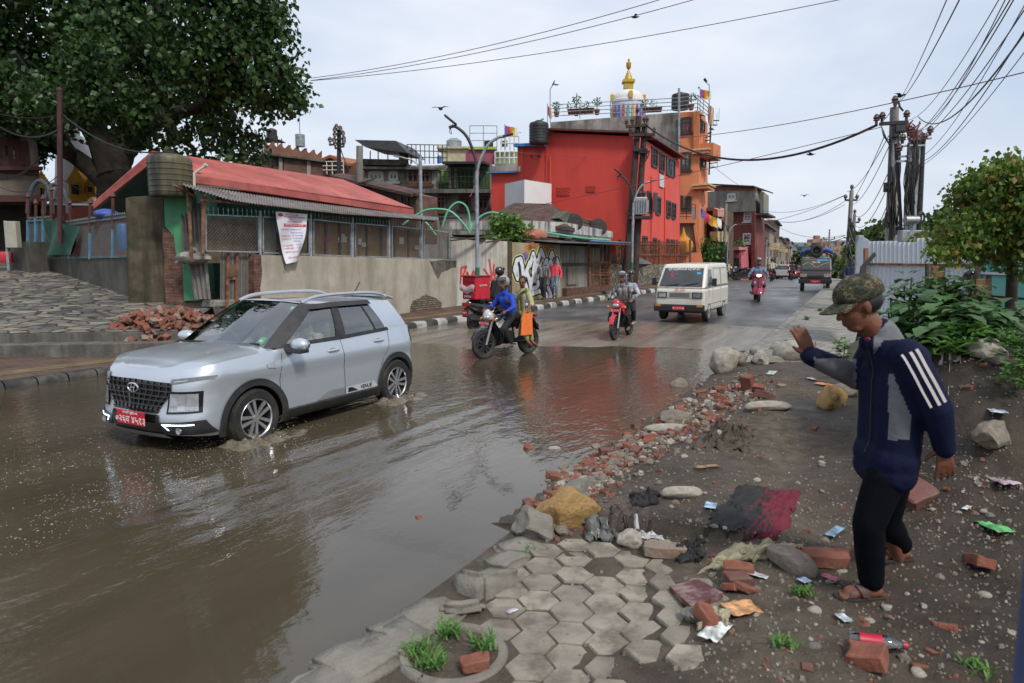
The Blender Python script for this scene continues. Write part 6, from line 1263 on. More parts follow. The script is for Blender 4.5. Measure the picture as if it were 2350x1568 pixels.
 for ps,r,m in (([(2098,640),(2108,500),(2116,310)],.09,BLACK),([(2088,640),(2092,480),(2104,300)],.13,GALV),([(2076,640),(2079,480),(2090,318)],.07,STEEL),([(2082,640),(2086,450),(2096,310)],.06,GALV),([(2068,640),(2066,500),(2055,330)],.05,BLACK)):mb=MB();mb.tube([o(*p) for p in ps],r,10);mb.build('pole',m,t)
 for u0,v0,u1,v1 in ((2086,320,2136,318),(2070,336,2092,334),(2100,335,2121,334),(2063,360,2086,359),(2056,371,2084,370)):mb=MB();mb.bar(o(u0,v0,-.25),o(u1,v1,-.25),.09,.05);mb.build('cross_arm',GALV,t)
 mb=MB()
 for u,v in ((2133,312),(2070,330),(2062,354),(2120,328),(2086,312)):insul(t,o(u,v,-.25),1.4)
 mb=MB();q=random.Random(4)
 for k in range(26):u=2104+q.uniform(-22,16);v=300+q.uniform(-12,26);mb.tube([o(u,v+14,-.2),o(u+q.uniform(-6,8),v,-.3),o(u+q.uniform(-10,14),v-q.uniform(4,20),-.3)],.022,5)
 mb.build('wire_tips',mat('red_brown_wire',(.14,.045,.04),.7,.4,9,coord='OBJ'),t);mb=MB()
 for k in range(18):u=2088+q.uniform(-8,16);v0=q.uniform(320,380);mb.tube(spline([o(u,v0,-.3),o(u+q.uniform(-9,5),v0+40,-.35),o(u-q.uniform(2,14),v0+90,-.3),o(u-q.uniform(2,10),v0+140,-.2)],3),q.uniform(.015,.035),5)
 for k in range(6):mb.tube([o(2110-k*2,380+k*32,-.2),o(2116-k*2,384+k*32,-.35)],.025,5)
 mb.build('loose_wiring',BLACK,t);mb=MB();mb.box(o(2094,543,-.3),(.8,.3,.36));mb.build('meter_box',GALV,t,bev=.02);mb=MB();mb.tube([o(2076,505,-.4),o(2106,505,-.4)],.12,12);mb.build('joint_sleeve',STEEL,t)
 mb=MB()
 for k in range(4):mb.tube([o(2113+9*math.cos(a)*(1-.1*k),500+14*math.sin(a)*(1-.1*k),-.3) for a in [math.pi*2*i/14 for i in range(15)]],.018,5)
 mb.build('cable_coil',BLACK,t)
 for i,(u,v0,v1,Y,r,lab) in enumerate(((1943,437,640,45,.17,'concrete pole with coiled wires at the end of the far pavement'),(1953,492,640,52,.15,'shorter concrete pole just behind the far coiled-wire pole'),(1898,532,640,105,.16,'distant pole with a crossarm behind the dark truck'),(1910,560,640,140,.16,'farthest crossarm pole behind the dark truck'),(1660,470,640,52,.15,'concrete pole with a green foot before the red corner house'),(1755,550,640,80,.16,'far pole on the left among the row of houses'),(1807,560,640,120,.15,'distant thin pole at the left row of houses'))):
  if i==4:u,v0=1660,468
  b=P(u,620,Y);s,w_=sw(b);zb=zr(s,5);t=thing('utility_pole',lab,'utility pole',(b.x,b.y,zb),group='utility poles along the road');h=P(u,v0,Y).z-zb;mb=MB();mb.tube([(0,0,-.2),(0,0,h)],[r,r*.75],8);mb.build('pole',CONP,t)
  if i != 4:
   mb=MB();k=Y/FPX;aw=(13,11,12,10,0,6,5)[i]*k;ah=h-(22,18,17,15,0,14,10)[i]*k;mb.bar((-aw,0,ah),(aw,0,ah),.12);mb.build('cross_arm',DARKSTEEL,t);mb=MB()
   for x in (-aw,aw,0):insul(t,V((x,0,ah if x else h)),1.8)
  if i in (0,4):
   mb=MB();q=random.Random(i)
   for k in range(14):z0=h*q.uniform(.25,.75);mb.tube(spline([V((q.uniform(-.25,.25),-.2,z0)),V((q.uniform(-.3,.3),-.25,z0-.6)),V((q.uniform(-.3,.3),-.22,z0-1.2))],3),q.uniform(.02,.06),5)
   mb.build('loose_wiring',BLACK,t)
  if i==4:mb=MB();mb.tube([(0,0,0),(0,0,1.7)],r*1.06,10);mb.build('green_foot',GRN,t)
poles()
def cable(p,q,sag,r,label,m=None,n=18,group='overhead wires'):
 p,q=V(p),V(q);mb=MB();mb.tube([p.lerp(q,i/n)-UP*sag*4*(i/n)*(1-i/n) for i in range(n+1)],r,5);return mb.build('overhead_wire',m or BLACK,label=label,cat='wire',group=group)
def wires():
 GW=mat('grey_wire',(.13,.13,.145),.6,.2);RW=mat('dull_red_wire',(.22,.05,.05),.6,.2)
 top=[((2052,245,22.2),(2175,-8,7.5),.15),((2052,243,22.2),(2205,-8,7.5),.2),((2079,276,22.2),(2296,-8,8),.35),((2104,300,20.8),(2330,-8,8),.3),((2110,300,20.8),(2310,-8,7.5),.35),((2106,320,20.8),(2352,20,8),.25),((2112,360,20.8),(2356,2,8),.3),((2112,372,20.8),(2358,60,8),.3),((2108,384,20.8),(2358,110,8.5),.2),((2100,310,20.8),(2322,-8,8),.2)]
 for i,((u,v,Y),(a,b,Z),s) in enumerate(top):cable(P(u,v,Y),P(a,b,Z),s,.0065+.002*(i % 2),'thin grey wire running from the right-hand poles up out of the top right corner',GW,group='wires to the top right corner')
 cable(P(2106,268,20.8),P(2352,75,8.5),.55,.014,'thick black bundled cable rising from the pole cluster to the right edge');cable(P(2023,280,22.2),P(2052,243,22.2),.05,.012,'short jumper wire from the crossarm to the top of the concrete pole')
 cable(P(1482,288,34.2),P(2012,287,22.2),1.35,.045,'thick sagging black cable from the twin wooden poles to the concrete pole',n=30)
 cable(P(1484,320,34),P(2356,165,14),.3,.012,'thin red wire above the sagging cable, crossing behind the concrete pole',RW);cable(P(1200,478,31),P(2022,292,22),.1,.012,'thin red wire below the sagging cable, passing across the red building',RW);cable(P(1100,395,40),P(1078,452,31),.1,.014,'red wire hanging down behind the nearest street lamp',RW);cable(P(1170,348,38),P(1600,362,42),.2,.012,'faint red wire across the upper red wall',RW)
 for i,(a,b,c,d,e,f) in enumerate(((1540,-8,20,713,180,27),(1620,-8,20,715,185,27),(1945,-4,19,712,186,27))):cable(P(a,b,c),P(d,e,f),.25,.012,('topmost','middle','lowest, longest')[i]+' of the three wires fanning from the tree to the top of the picture',GW)
 far=[(2040,310,22,1943,440,45,.7),(2042,330,22,1950,470,45,.9),(2036,400,22,1950,475,45,1.6),(2036,430,22,1950,490,45,1.8),(2036,470,22,1948,520,45,2.2),(2036,480,22,1948,560,45,2.6),(2036,500,22,1948,580,45,2.5),(2030,310,22,1950,468,45,.4)]
 for i,(a,b,c,d,e,f,s) in enumerate(far):cable(P(a,b,c),P(d,e,f),s*.6,.013,'wire strung from the concrete pole down the far pavement poles',GW,group='wires along the right pavement')
 for i,(a,b,c,d,e,f,s) in enumerate(((1940,447,45,1740,482,63,.6),(1940,448,45,1620,512,55,.8),(1938,462,45,1745,493,63,1.),(1938,470,45,1745,497,63,.8),(1940,545,45,1757,562,80,.6),(1940,540,45,1757,556,80,.7),(1938,545,45,1770,572,95,.8),(1600,350,50,1740,450,70,.3),(1756,500,65,1938,540,47,.8))):cable(P(a,b,c),P(d,e,f),s,.016,'wire crossing the far road between the pole and the corner house',GW,group='wires across the far road')
 for i,(a,b,c,d,e,f,s,r) in enumerate(((142,262,20,400,346,18,.4,.02),(138,300,20,330,345,25,.3,.012),(0,262,20,137,264,20,.1,.012),(0,410,20,92,360,24,.2,.03),(0,292,19,137,296,20,.25,.025),(0,430,21,137,400,20,.3,.012),(140,410,20,300,420,24,.4,.01),(446,395,17,830,470,30,.15,.012))):cable(P(a,b,c),P(d,e,f),s,r,'black wire slung between the rusty pole, the shaded house and the red roof',group='wires around the rusty pole')
 cable(P(640,400,30),P(1060,500,34),.5,.06,'thick bundle of black cables sweeping behind the red roof to the green arches',n=26);cable(P(700,412,32),P(860,410,36),.3,.05,'thick black cable behind the ridge of the red roof');cable(P(778,330,42),P(830,415,37),.6,.03,'loose cable hanging from the iron pole to the stub pole');cable(P(1000,508,31),P(1270,470,34),.3,.012,'thin wire over the mossy tiled roof',GW)
wires()
def birds():
 m=mat('dark_feathers',(.02,.02,.022),.8,.2)
 for i,(u,v,Y,k) in enumerate(((1456,40,40,1),(1010,250,30,1),(1860,355,40,1),(1845,450,45,.8),(2065,221,25,.8),(1275,195,53,.9),(1603,202,50,.9),(1160,205,30,0))):
  if not k:continue
  t=thing('bird',('bird flying high in the middle of the sky','bird flying left of the double street lamp','bird gliding below the sagging cable','small bird above the far road wires','bird gliding beside the top of the concrete pole','crow perched on the left roof lamp','crow perched on the flag pole')[i],'bird',tuple(P(u,v,Y)),rz=i*1.3);mb=MB();s=.24*k
  def f(p,d):return V((p.x,p.y*(1-.5*abs(d.x)),p.z))
  mb.ball((0,0,0),(s*.75,s*.3,s*.26),10,8,fn=f);mb.ball((s*.75,0,s*.1),(s*.22,s*.17,s*.17),8,6);mb.prism([(s*.92,-.02,s*.1),(s*1.15,0,s*.06),(s*.92,.02,s*.1)],(0,0,.02));mb.prism([(-s*.5,-s*.12,0),(-s*1.15,-s*.22,0),(-s*1.15,s*.22,0),(-s*.5,s*.12,0)],(0,0,.012))
  if i<5:
   for sg in (-1,1):mb.prism([(s*.35,sg*s*.1,s*.1),(s*.45,sg*s*.8,s*.35),(-s*.1,sg*s*1.6,s*.25),(-s*.2,sg*s*.8,s*.3),(-s*.3,sg*s*.1,s*.1)],(0,0,.012))
  mb.build('plumage',m,t)
birds()
# ---------------------------------------------------------------- silver car
def itp(x,tab):return pw(x,tab) if tab[0][0]<tab[-1][0] else pw(-x,[(-a,b) for a,b in tab])
def wheel(root,x,y,r,wd,rimm,spokes=5,z=None,dark=None):
 """tyre with a rim and its spokes; the axle along y, outer face towards +y"""
 z=r if z is None else z;T=Matrix.Rotation(R(-90),3,'X');h=wd/2
 t=MB().lathe([(r*.66,-h*.8),(r*.7,-h),(r*.93,-h),(r,-h*.6),(r*.995,-h*.2),(r*.985,-h*.17),(r*.985,-h*.1),(r*.995,-h*.06),(r*.995,h*.06),(r*.985,h*.1),(r*.985,h*.17),(r*.995,h*.2),(r,h*.6),(r*.93,h),(r*.7,h),(r*.66,h*.8)],n=40,M=T,cap=False).build('wheel',RUBBER,root);t.location=(x,y,z)
 mb=MB();mb.lathe([(r*.68,h*.85),(r*.62,h*.8),(r*.6,-h*.3),(.0,-h*.3)],n=32,M=T,cap=False);mb.build('rim_barrel',dark or DARKSTEEL,t)
 mb=MB();mb.lathe([(r*.685,h*.86),(r*.655,h*.95),(r*.62,h*.84)],n=36,M=T,cap=False);mb.lathe([(r*.14,h*.6),(r*.13,h*.82),(0,h*.84)],n=16,M=T)
 for k in range(spokes):
  a=2*math.pi*k/spokes+.3;c,s_=math.cos(a),math.sin(a);q=lambda u,w_,d:V((c*u-s_*w_,d,s_*u+c*w_))
  for sg in (-1,1):
   mb.prism([q(r*.1,sg*r*.02,h*.8),q(r*.1,sg*r*.1,h*.78),q(r*.64,sg*r*.21,h*.86),q(r*.64,sg*r*.08,h*.88)],(0,-.02,0))
 mb.build('rim',rimm,t);return t
def suv():
 PT=bpy.data.materials.new('silver_blue_paint');PT.use_nodes=True;b=PT.node_tree.nodes['Principled BSDF'];b.inputs['Base Color'].default_value=(.52,.57,.63,1);b.inputs['Metallic'].default_value=.55;b.inputs['Roughness'].default_value=.33;b.inputs['Coat Weight'].default_value=.8;b.inputs['Coat Roughness'].default_value=.05
 n_,L_=PT.node_tree.nodes,PT.node_tree.links;tc=n_.new('ShaderNodeTexCoord');sp=n_.new('ShaderNodeSeparateXYZ');L_.new(tc.outputs['Object'],sp.inputs[0]);nz=noiz(n_,L_,tc.outputs['Object'],9,6,None,.65);md=mth(n_,L_,'MULTIPLY_ADD',sp.outputs[2],-1.5,mth(n_,L_,'MULTIPLY_ADD',nz,.9,.45));fac=rmp(n_,L_,md,.38,.8,0.,.75);L_.new(mixc(n_,L_,fac,(.52,.57,.63),(.14,.12,.095)),b.inputs['Base Color']);L_.new(rmp(n_,L_,md,.2,.6,.3,.7),b.inputs['Roughness'])
 GL=glass('car_glass',(.86,.92,.88),.04,boost=.13);CLAD=mat('car_cladding',(.022,.023,.025),.6,.3,6,coord='OBJ',blot=.4,bcol=(.07,.06,.048),blscale=4);GLOSS=mat('gloss_black',(.008,.008,.009),.1,.1,coord='OBJ');SIL=mat('alloy_silver',(.55,.56,.58),.25,.1,5,metal=.8,coord='OBJ');LENS=mat('lamp_lens',(.45,.47,.5),.06,.3,14,coord='OBJ',metal=.6)
 t=thing('silver_car','silver blue compact car driving through the brown flood water, its daytime lamp lit','car',(-3.12,9.04,-.075),R(-118),scale=1.03)
 C0=[(2.0,0),(1.99,.28),(1.955,.52),(1.875,.70),(1.72,.81),(1.45,.858),(1.1,.872),(.4,.885),(-.6,.885),(-1.35,.875),(-1.65,.855),(-1.84,.78),(-1.94,.6),(-1.98,.35),(-1.99,0)]
 out=[(p.x,p.y) for p in spline([V((x,y,0)) for x,y in C0],5)];O=[]
 for (x0,y0),(x1,y1) in zip(out,out[1:]):
  k=max(1,int(math.hypot(x1-x0,y1-y0)/.035));O+=[(lerp(x0,x1,i/k),lerp(y0,y1,i/k)) for i in range(k)]
 O.append(out[-1]);N=len(O)
 def inset(z,x):
  s_=pw(z,[(.2,.06),(.3,.02),(.45,.008),(.62,.012),(.72,.02),(.80,.002),(.86,0),(.96,.03),(1.12,.085)]);f=pw(z,[(.2,.10),(.3,.02),(.42,0),(.55,.03),(.8,.05),(.9,.09),(1.0,.2)]);r_=pw(z,[(.3,.04),(.5,0),(.75,.03),(1.1,.06)])
  return lerp(lerp(s_,f,ss(1.55,1.9,x)),r_,ss(-1.7,-1.95,x))
 nrm=[]
 for i in range(N):
  a,c=O[max(0,i-1)],O[min(N-1,i+1)];d=V((c[0]-a[0],c[1]-a[1],0)).normalized();nrm.append(V((-d.y,d.x,0)) if V((-d.y,d.x,0)).dot(V((a[0]+.0,a[1]+.01,0)))>0 else V((d.y,-d.x,0)))
 zt=lambda x:pw(x,[(-2,1.12),(-1.4,1.10),(0,1.06),(.9,1.04),(1.5,1.0),(1.85,.945),(2.0,.915)])
 AX=(1.15,-1.35);RA=.385
 def zb(x,y):
  z=pw(x,[(-2,.34),(-1.7,.30),(-1.3,.25),(1.4,.23),(1.7,.24),(2,.27)])
  for a in AX:
   if abs(x-a)<RA and y>.7:z=max(z,.31+math.sqrt(RA*RA-(x-a)**2))
  return z
 def bp(i,z,off=0.):
  x,y=O[i];k=off-inset(z,x);return V((x+nrm[i].x*k,y+nrm[i].y*k,z))
 K=14
 def mir(mb):
  m2=MB();m2.v=[V((p.x,-p.y,p.z)) for p in mb.v];m2.f=[list(reversed(f)) for f in mb.f];m2.mi=list(mb.mi);m2.sm=list(mb.sm);return m2
 def both(mb):
  m2=mir(mb);b0=len(mb.v);mb.v+=m2.v;mb.f+=[[i+b0 for i in f] for f in m2.f];mb.mi+=m2.mi;mb.sm+=m2.sm;return mb
 mb=MB();mb.grid(lambda i,k:bp(i,lerp(zb(*O[i]),zt(O[i][0]),k/K)),N-1,K);both(mb);mb.build('body',PT,t,weld=True,smooth=True,ang=50)
 ii=[i for i in range(N) if O[i][0]>=.8];mb=MB()
 def hood(a,k):
  i=ii[a];p=bp(i,zt(O[i][0]));f=-1+2*k/16;w_=p.y/.8;return V((p.x+(.05*(1-f*f) if O[i][0]<1.2 else 0)*0,p.y*f,p.z+.055*w_*(1-f*f)+.014*w_*math.exp(-((abs(f)-.72)/.07)**2)))
 mb.grid(hood,len(ii)-1,16);o=mb.build('hood',PT,t,weld=True,smooth=True)
 mb=MB();mb.box((0,0,.5),(3.5,1.22,.55));mb.box((.1,0,.4),(1.5,1.5,.3));mb.build('underbody',BLACK,t)
 # greenhouse: matched base and roof key points
 KP=[((1.02,0,1.06),(.22,0,1.55)),((.99,.4,1.06),(.20,.35,1.545)),((.86,.73,1.05),(.12,.56,1.52)),((.70,.805,1.05),(-.02,.61,1.50)),((-.22,.82,1.065),(-.29,.625,1.51)),((-.32,.82,1.065),(-.37,.625,1.51)),((-1.22,.80,1.09),(-1.0,.605,1.50)),((-1.74,.74,1.115),(-1.56,.55,1.475)),((-1.86,.60,1.115),(-1.68,.45,1.48)),((-1.92,0,1.115),(-1.74,0,1.49))]
 def gh(q,k,off=0.):
  i=min(len(KP)-2,int(q));f=q-i;a=V(KP[i][0]).lerp(V(KP[i+1][0]),f);c=V(KP[i][1]).lerp(V(KP[i+1][1]),f);p=a.lerp(c,k);nn=V((p.x*.25 if q<2 else 0,p.y,.5 if q>2 else .7));nn=(V((.55,.15*p.y,.83)) if q<2 else V((-.9,0,.4)) if q>8 else V((0,1,.35))).normalized();return p+nn*(.045*4*k*(1-k)*.5+off)
 def patch(q0,q1,k0,k1,off=0.,nu=10,nv=6):return MB().grid(lambda i,j:gh(lerp(q0,q1,i/nu),lerp(k0,k1,j/nv),off),nu,nv)
 w_=patch(0,1.96,.02,.97,.0,16,8);both(w_).build('windshield',GL,t,weld=True,smooth=True)
 fr=patch(1.9,3.02,0,1,.006,6,6);fr.build('front_pillar',CLAD,t,weld=True,smooth=True);mir(fr).build('front_pillar',CLAD,t,weld=True,smooth=True)
 for nm,q0,q1 in (('front_window',3.0,4.0),('rear_window',5.0,6.0)):
  mb=patch(q0,q1,.05,.9);mb.build(nm,GL,t,smooth=True);mir(mb).build(nm,GL,t,smooth=True)
 mb=patch(2.6,6.05,-.03,.07,.012,20,2)
 for a in (patch(2.7,6.05,.86,1.0,.03,20,3),patch(3.96,5.04,0,1,.008,4,6),patch(5.72,5.76,.05,.9,.006,1,4)):
  b0=len(mb.v);mb.v+=a.v;mb.f+=[[i+b0 for i in f] for f in a.f];mb.mi+=a.mi;mb.sm+=a.sm
 both(mb).build('window_frame',CLAD,t,smooth=True)
 mb=patch(5.98,8.05,-.02,1,.004,10,6);mb.build('rear_pillar',PT,t,weld=True,smooth=True);mir(mb).build('rear_pillar',PT,t,weld=True,smooth=True);both(patch(8,9,.1,.95,.003,8,5)).build('back_window',mat('dark_tint',(.01,.012,.014),.05,coord='OBJ'),t,weld=True,smooth=True);both(patch(8,9,-.02,.12,.004,8,2)).build('tailgate',PT,t,weld=True,smooth=True)
 QS=[i*9/54 for i in range(55)];mb=MB();mb.grid(lambda a,k:(lambda p,f:V((p.x,p.y*f,p.z+.035*(1-f*f)*min(1,p.y/.5)-.004)))(gh(QS[a],1.0,.004),-1+2*k/14),54,14);mb.build('roof',PT,t,weld=True,smooth=True)
 mb=MB();mb.prism([(-1.6,-.5,1.52),(-1.6,.5,1.52),(-1.86,.44,1.47),(-1.86,-.44,1.47)],(0,0,.035));mb.build('spoiler',PT,t,bev=.015)
 for sg in (1,-1):
  mb=MB();ps=spline([V((.12,sg*.55,1.525)),V((-.1,sg*.555,1.585)),V((-.5,sg*.56,1.605)),V((-1.1,sg*.555,1.60)),V((-1.4,sg*.545,1.565)),V((-1.52,sg*.54,1.515))],4);mb.tube(ps,.024,8);mb.build('roof_rail',SIL,t)
  o=MB().ball((.60,sg*.985,1.085),(.085,.13,.082),18,12,fn=lambda p,d:V((p.x*(1 if d.x>0 else .55),p.y,p.z))).build('mirror',PT,t);m2=MB();m2.box((.61,sg*.95,1.015),(.15,.24,.045));m2.bar((.66,sg*.80,1.03),(.62,sg*.93,1.02),.07,.05);m2.build('mirror_base',CLAD,o,bev=.01);m3=MB();m3.ball((.547,sg*.985,1.085),(.01,.115,.068),14,8);m3.build('mirror_glass',CHROME,o)
 mb=MB();mb.tube([(-1.45,.0,1.53),(-1.62,.0,1.72)],.008,6);mb.build('antenna',BLACK,t)
 # front face pieces laid over the nose
 fro=[(y,x) for x,y in O if x>1.3]
 def fp(y,z,off=.0):
  a=abs(y);x=pw(a,fro);j=min(range(N),key=lambda i:abs(O[i][1]-a)+(0 if O[i][0]>1.2 else 9));p=V((x,a,z))+nrm[j]*(off-inset(z,x));return V((p.x,p.y if y>=0 else-p.y,z))
 def fq(c,off,nu=10,nv=6):
  (a,b_,c_,d)=c;return MB().grid(lambda i,j:(lambda u,v:fp(lerp(lerp(a[0],b_[0],u),lerp(d[0],c_[0],u),v),lerp(lerp(a[1],b_[1],u),lerp(d[1],c_[1],u),v),off))(i/nu,j/nv),nu,nv)
 gr=MB();nz_=12
 def gpt(u,v,off):hw=.37+.16*ss(0,.75,v);return fp(lerp(-hw,hw,u),lerp(.49,.82,v)-.012*abs(u-.5)*2*(v>.5),off)
 gr.grid(lambda i,j:gpt(i/20,j/8,.006),20,8);g=gr.build('grille',GLOSS,t);mb=MB()
 for j in range(6):
  for i in range(20):mb.bar(gpt(i/20,(j+.4)/6,.016),gpt((i+1)/20,(j+.4)/6,.016),.012,.014)
 for i in range(11):
  for j in range(8):mb.bar(gpt((i+.5)/11,j/8,.014),gpt((i+.5)/11,(j+1)/8,.014),.012,.010)
 mb.build('grille_bars',mat('smoked_chrome',(.12,.12,.125),.2,.1,metal=.9,coord='OBJ'),g)
 em=MB();c=fp(0,.735,.03)
 em.tube([c+V((0,.085*math.cos(a),.045*math.sin(a))) for a in [math.pi*2*i/24 for i in range(25)]],.008,6)
 for a,b_ in (((-.03,-.03),(-.022,.032)),((.022,-.032),(.03,.03)),((-.03,-.004),(.03,.006))):em.bar(c+V((0,a[0]-.01,a[1])),c+V((0,b_[0]+.01,b_[1])),.012,.012)
 em.build('emblem',CHROME,t)
 for sg in (1,-1):
  f=lambda c:[(y*sg,z) for y,z in c]
  mb=fq(f(((.52,.795),(.83,.84),(.84,.875),(.52,.845))),.01,12,2);o=mb.build('upper_lamp',mat('smoke_lens',(.16,.165,.17),.08,.3,20,coord='OBJ'),t);mb=fq(f(((.56,.815),(.70,.83),(.70,.84),(.56,.825))),.014,6,1);mb.build('lamp_strip',SIL,o)
  o=fq(f(((.475,.49),(.79,.505),(.80,.725),(.50,.72))),.008,12,6).build('headlamp',GLOSS,t);fq(f(((.505,.515),(.77,.525),(.775,.70),(.525,.70))),.016,12,6).build('headlamp_lens',LENS,o);fq(f(((.60,.53),(.68,.53),(.68,.69),(.62,.69))),.02,4,4).build('reflector',CHROME,o)
  o=fq(f(((.44,.275),(.84,.275),(.80,.43),(.40,.40))),.012,12,4).build('fog_surround',CLAD,t);mb=fq(f(((.45,.372),(.74,.382),(.74,.394),(.43,.390))),.024,10,1);a=fq(f(((.50,.325),(.52,.325),(.45,.385),(.43,.385))),.024,2,2);b0=len(mb.v);mb.v+=a.v;mb.f+=[[i+b0 for i in q] for q in a.f];mb.mi+=a.mi;mb.sm+=a.sm;mb.build('daytime_lamp',mat('lit_led',(.8,.9,1),.3,emit=(.75,.88,1),estr=3.0),o)
  m4=MB();m4.lathe([(.035,0),(.035,.02),(.0,.015)],fp(.62*sg,.325,.015),14,Matrix.Rotation(R(90),3,'Y'));m4.build('fog_lamp',CHROME,o)
 fq(((-.42,.27),(.42,.27),(.38,.475),(-.38,.475)),.008,12,4).build('lower_grille',GLOSS,t);fq(((-.5,.225),(.5,.225),(.42,.275),(-.42,.275)),.022,10,2).build('skid_plate',mat('grey_skid',(.2,.2,.2),.5,.2,coord='OBJ'),t)
 PR=mat('plate_red',(.5,.012,.03),.4,.08,coord='OBJ');PWH=mat('plate_white',(.75,.72,.72),.5)
 c=fp(.04,.43,.06);mb=MB();mb.box(c,(.012,.46,.15));p=mb.build('number_plate',PR,t,bev=.008);M_=lambda y,z:frame_M(c+V((.0075,y,z)),(0,1,0),(0,0,1));text('०२६च ४५१३',.105,'plate_number',PWH,p,M_(0,-.022));text('बागमती प्रदेश-०२',.036,'plate_region',PWH,p,M_(0,.05))
 # sides
 sid=[(x,y) for x,y in O if y>.5 and x<1.8][::-1]
 def sp(x,z,off=0.,sg=1):y=pw(x,sid)-inset(z,x)+off;return V((x,y*sg,z))
 for sg in (1,-1):
  for a in AX:
   mb=MB();mb.grid(lambda i,j:(lambda an,r:sp(a+r*math.cos(an),max(.2,.31+r*math.sin(an)),.014-.012*(j==0),sg))(math.pi*(-.12+1.24*i/28),(.372,.38,.425,.455)[j]),28,3);mb.build('arch_trim',CLAD,t)
  mb=MB();mb.grid(lambda i,j:sp(lerp(.76,-.98,i/16),(.22,.24,.33,.345)[j],(.0,.015,.015,.004)[j],sg),16,3);mb.build('sill_trim',CLAD,t)
  for x0,x1 in ((.25,-.235),(-.27,-.93)):
   mb=MB();mb.grid(lambda i,j:sp(lerp(lerp(x0,x1,i/8),lerp(x0-(.22 if x0>0 else 0),x1+(.12 if x1<-.5 else 0),i/8),j),(.35,.44)[j],.01,sg),8,1);o=mb.build('side_trim',SIL if x0>0 else mat('pale_trim',(.5,.51,.53),.4,coord='OBJ'),t)
   if x0<0 and sg>0:
    text('VENUE',.075,'side_lettering',BLACK,o,frame_M(sp(-.66,.392,.013),(-1,0,0),(0,.1,1)));m5=MB();m5.prism([sp(x,z,.0105) for x,z in ((-.31,.365),(-.5,.365),(-.44,.395),(-.38,.42),(-.31,.425))],(0,.003,0));m5.build('side_graphic',BLACK,o)
  mb=MB();m0=.0015
  for xs in ([(.78,.36),(.80,.7),(.74,1.0)],[(-.26,.30),(-.26,.7),(-.25,1.05)],[(-1.0,.62),(-1.12,.8),(-1.18,.9),(-1.22,1.07)]):
   q=spline([V((x,0,z)) for x,z in xs],5)
   for a,c_ in zip(q,q[1:]):mb.poly([sp(a.x-.004,a.z,m0,sg),sp(a.x+.004,a.z,m0,sg),sp(c_.x+.004,c_.z,m0,sg),sp(c_.x-.004,c_.z,m0,sg)])
  mb.build('door_seam',BLACK,t)
  for x,z in ((-.08,.935),(-.98,.965)):
   o=MB().ball(sp(x,z,.018,sg),(.105,.016,.02),14,8).build('door_handle',PT,t);m6=MB();m6.ball(sp(x,z,-.003,sg),(.07,.008,.032),12,6);m6.build('handle_cup',mat('shade_grey',(.2,.22,.25),.4,coord='OBJ'),o)
  mb=MB();mb.grid(lambda i,j:sp(lerp(.98,.86,i/4),lerp(.865,.905,j/2)-.02*(i/4)*(1-j),.008,sg),4,2);mb.build('side_indicator',SIL,t)
  mb=MB();mb.grid(lambda i,j:bp([k for k in range(N) if O[k][0]<-1.74][min(i*2,20)],lerp(.86,1.04,j/3),.01)*1.0 if sg>0 else (lambda p:V((p.x,-p.y,p.z)))(bp([k for k in range(N) if O[k][0]<-1.74][min(i*2,20)],lerp(.86,1.04,j/3),.01)),6,3);mb.build('tail_lamp',mat('red_lens',(.35,.01,.015),.15,coord='OBJ'),t)
  for a in AX:w2=wheel(t,a,sg*.775,.325,.2,SIL,5,dark=mat('dark_rim',(.07,.07,.075),.4,metal=.6,coord='OBJ'));w2.rotation_euler=(0,.3*a,0 if sg>0 else math.pi)
 # cabin
 CAB=mat('dark_cabin',(.045,.047,.046),.8,.3,4,coord='OBJ');SE=mat('grey_seat',(.16,.165,.16),.8,.3,5,coord='OBJ');mb=MB();mb.box((.72,0,.92),(.5,1.4,.2));mb.build('dashboard',CAB,t,bev=.05);mb=MB();mb.box((-.55,0,.62),(2.2,1.45,.1));mb.build('cabin_floor',CAB,t)
 for x,y in ((-.15,.36),(-.15,-.36),(-1.0,.36),(-1.0,-.36)):mb=MB();mb.box((x+.1,y,.72),(.5,.5,.16));mb.box((x-.22,y,.98),(.14,.48,.55));mb.box((x-.26,y,1.33),(.1,.26,.16));mb.build('seat',SE,t,bev=.05)
 mb=MB();c=V((.42,-.36,1.02));mb.tube([c+V((.07*math.sin(a),.17*math.cos(a),.16*math.sin(a))) for a in [math.pi*2*i/20 for i in range(21)]],.014,6);mb.bar(c+V((0,-.15,0)),c+V((0,.15,0)),.03);mb.build('steering_wheel',CAB,t)
 for q0,q1,k0,k1,c in ((1.62,1.8,.84,.92,(.05,.35,.7)),(1.5,1.75,.1,.22,(.02,.45,.2)),(1.56,1.68,.13,.17,(.7,.8,.7)),(1.66,1.77,.87,.9,(.7,.8,.85))):patch(q0,q1,k0,k1,-.008 if k1-k0>.05 else-.006,3,2).build('windshield_sticker',mat('sticker_%d' % int(c[0]*100+k0*100),c,.6),t)
 mb=MB()
 for a,b_ in (((.95,.05),(.86,.62)),((.98,-.55),(.93,-.02))):mb.bar((a[0],a[1],1.085),(b_[0],b_[1],1.10),.015,.02)
 mb.build('wiper',BLACK,t);return t
SUV=suv()
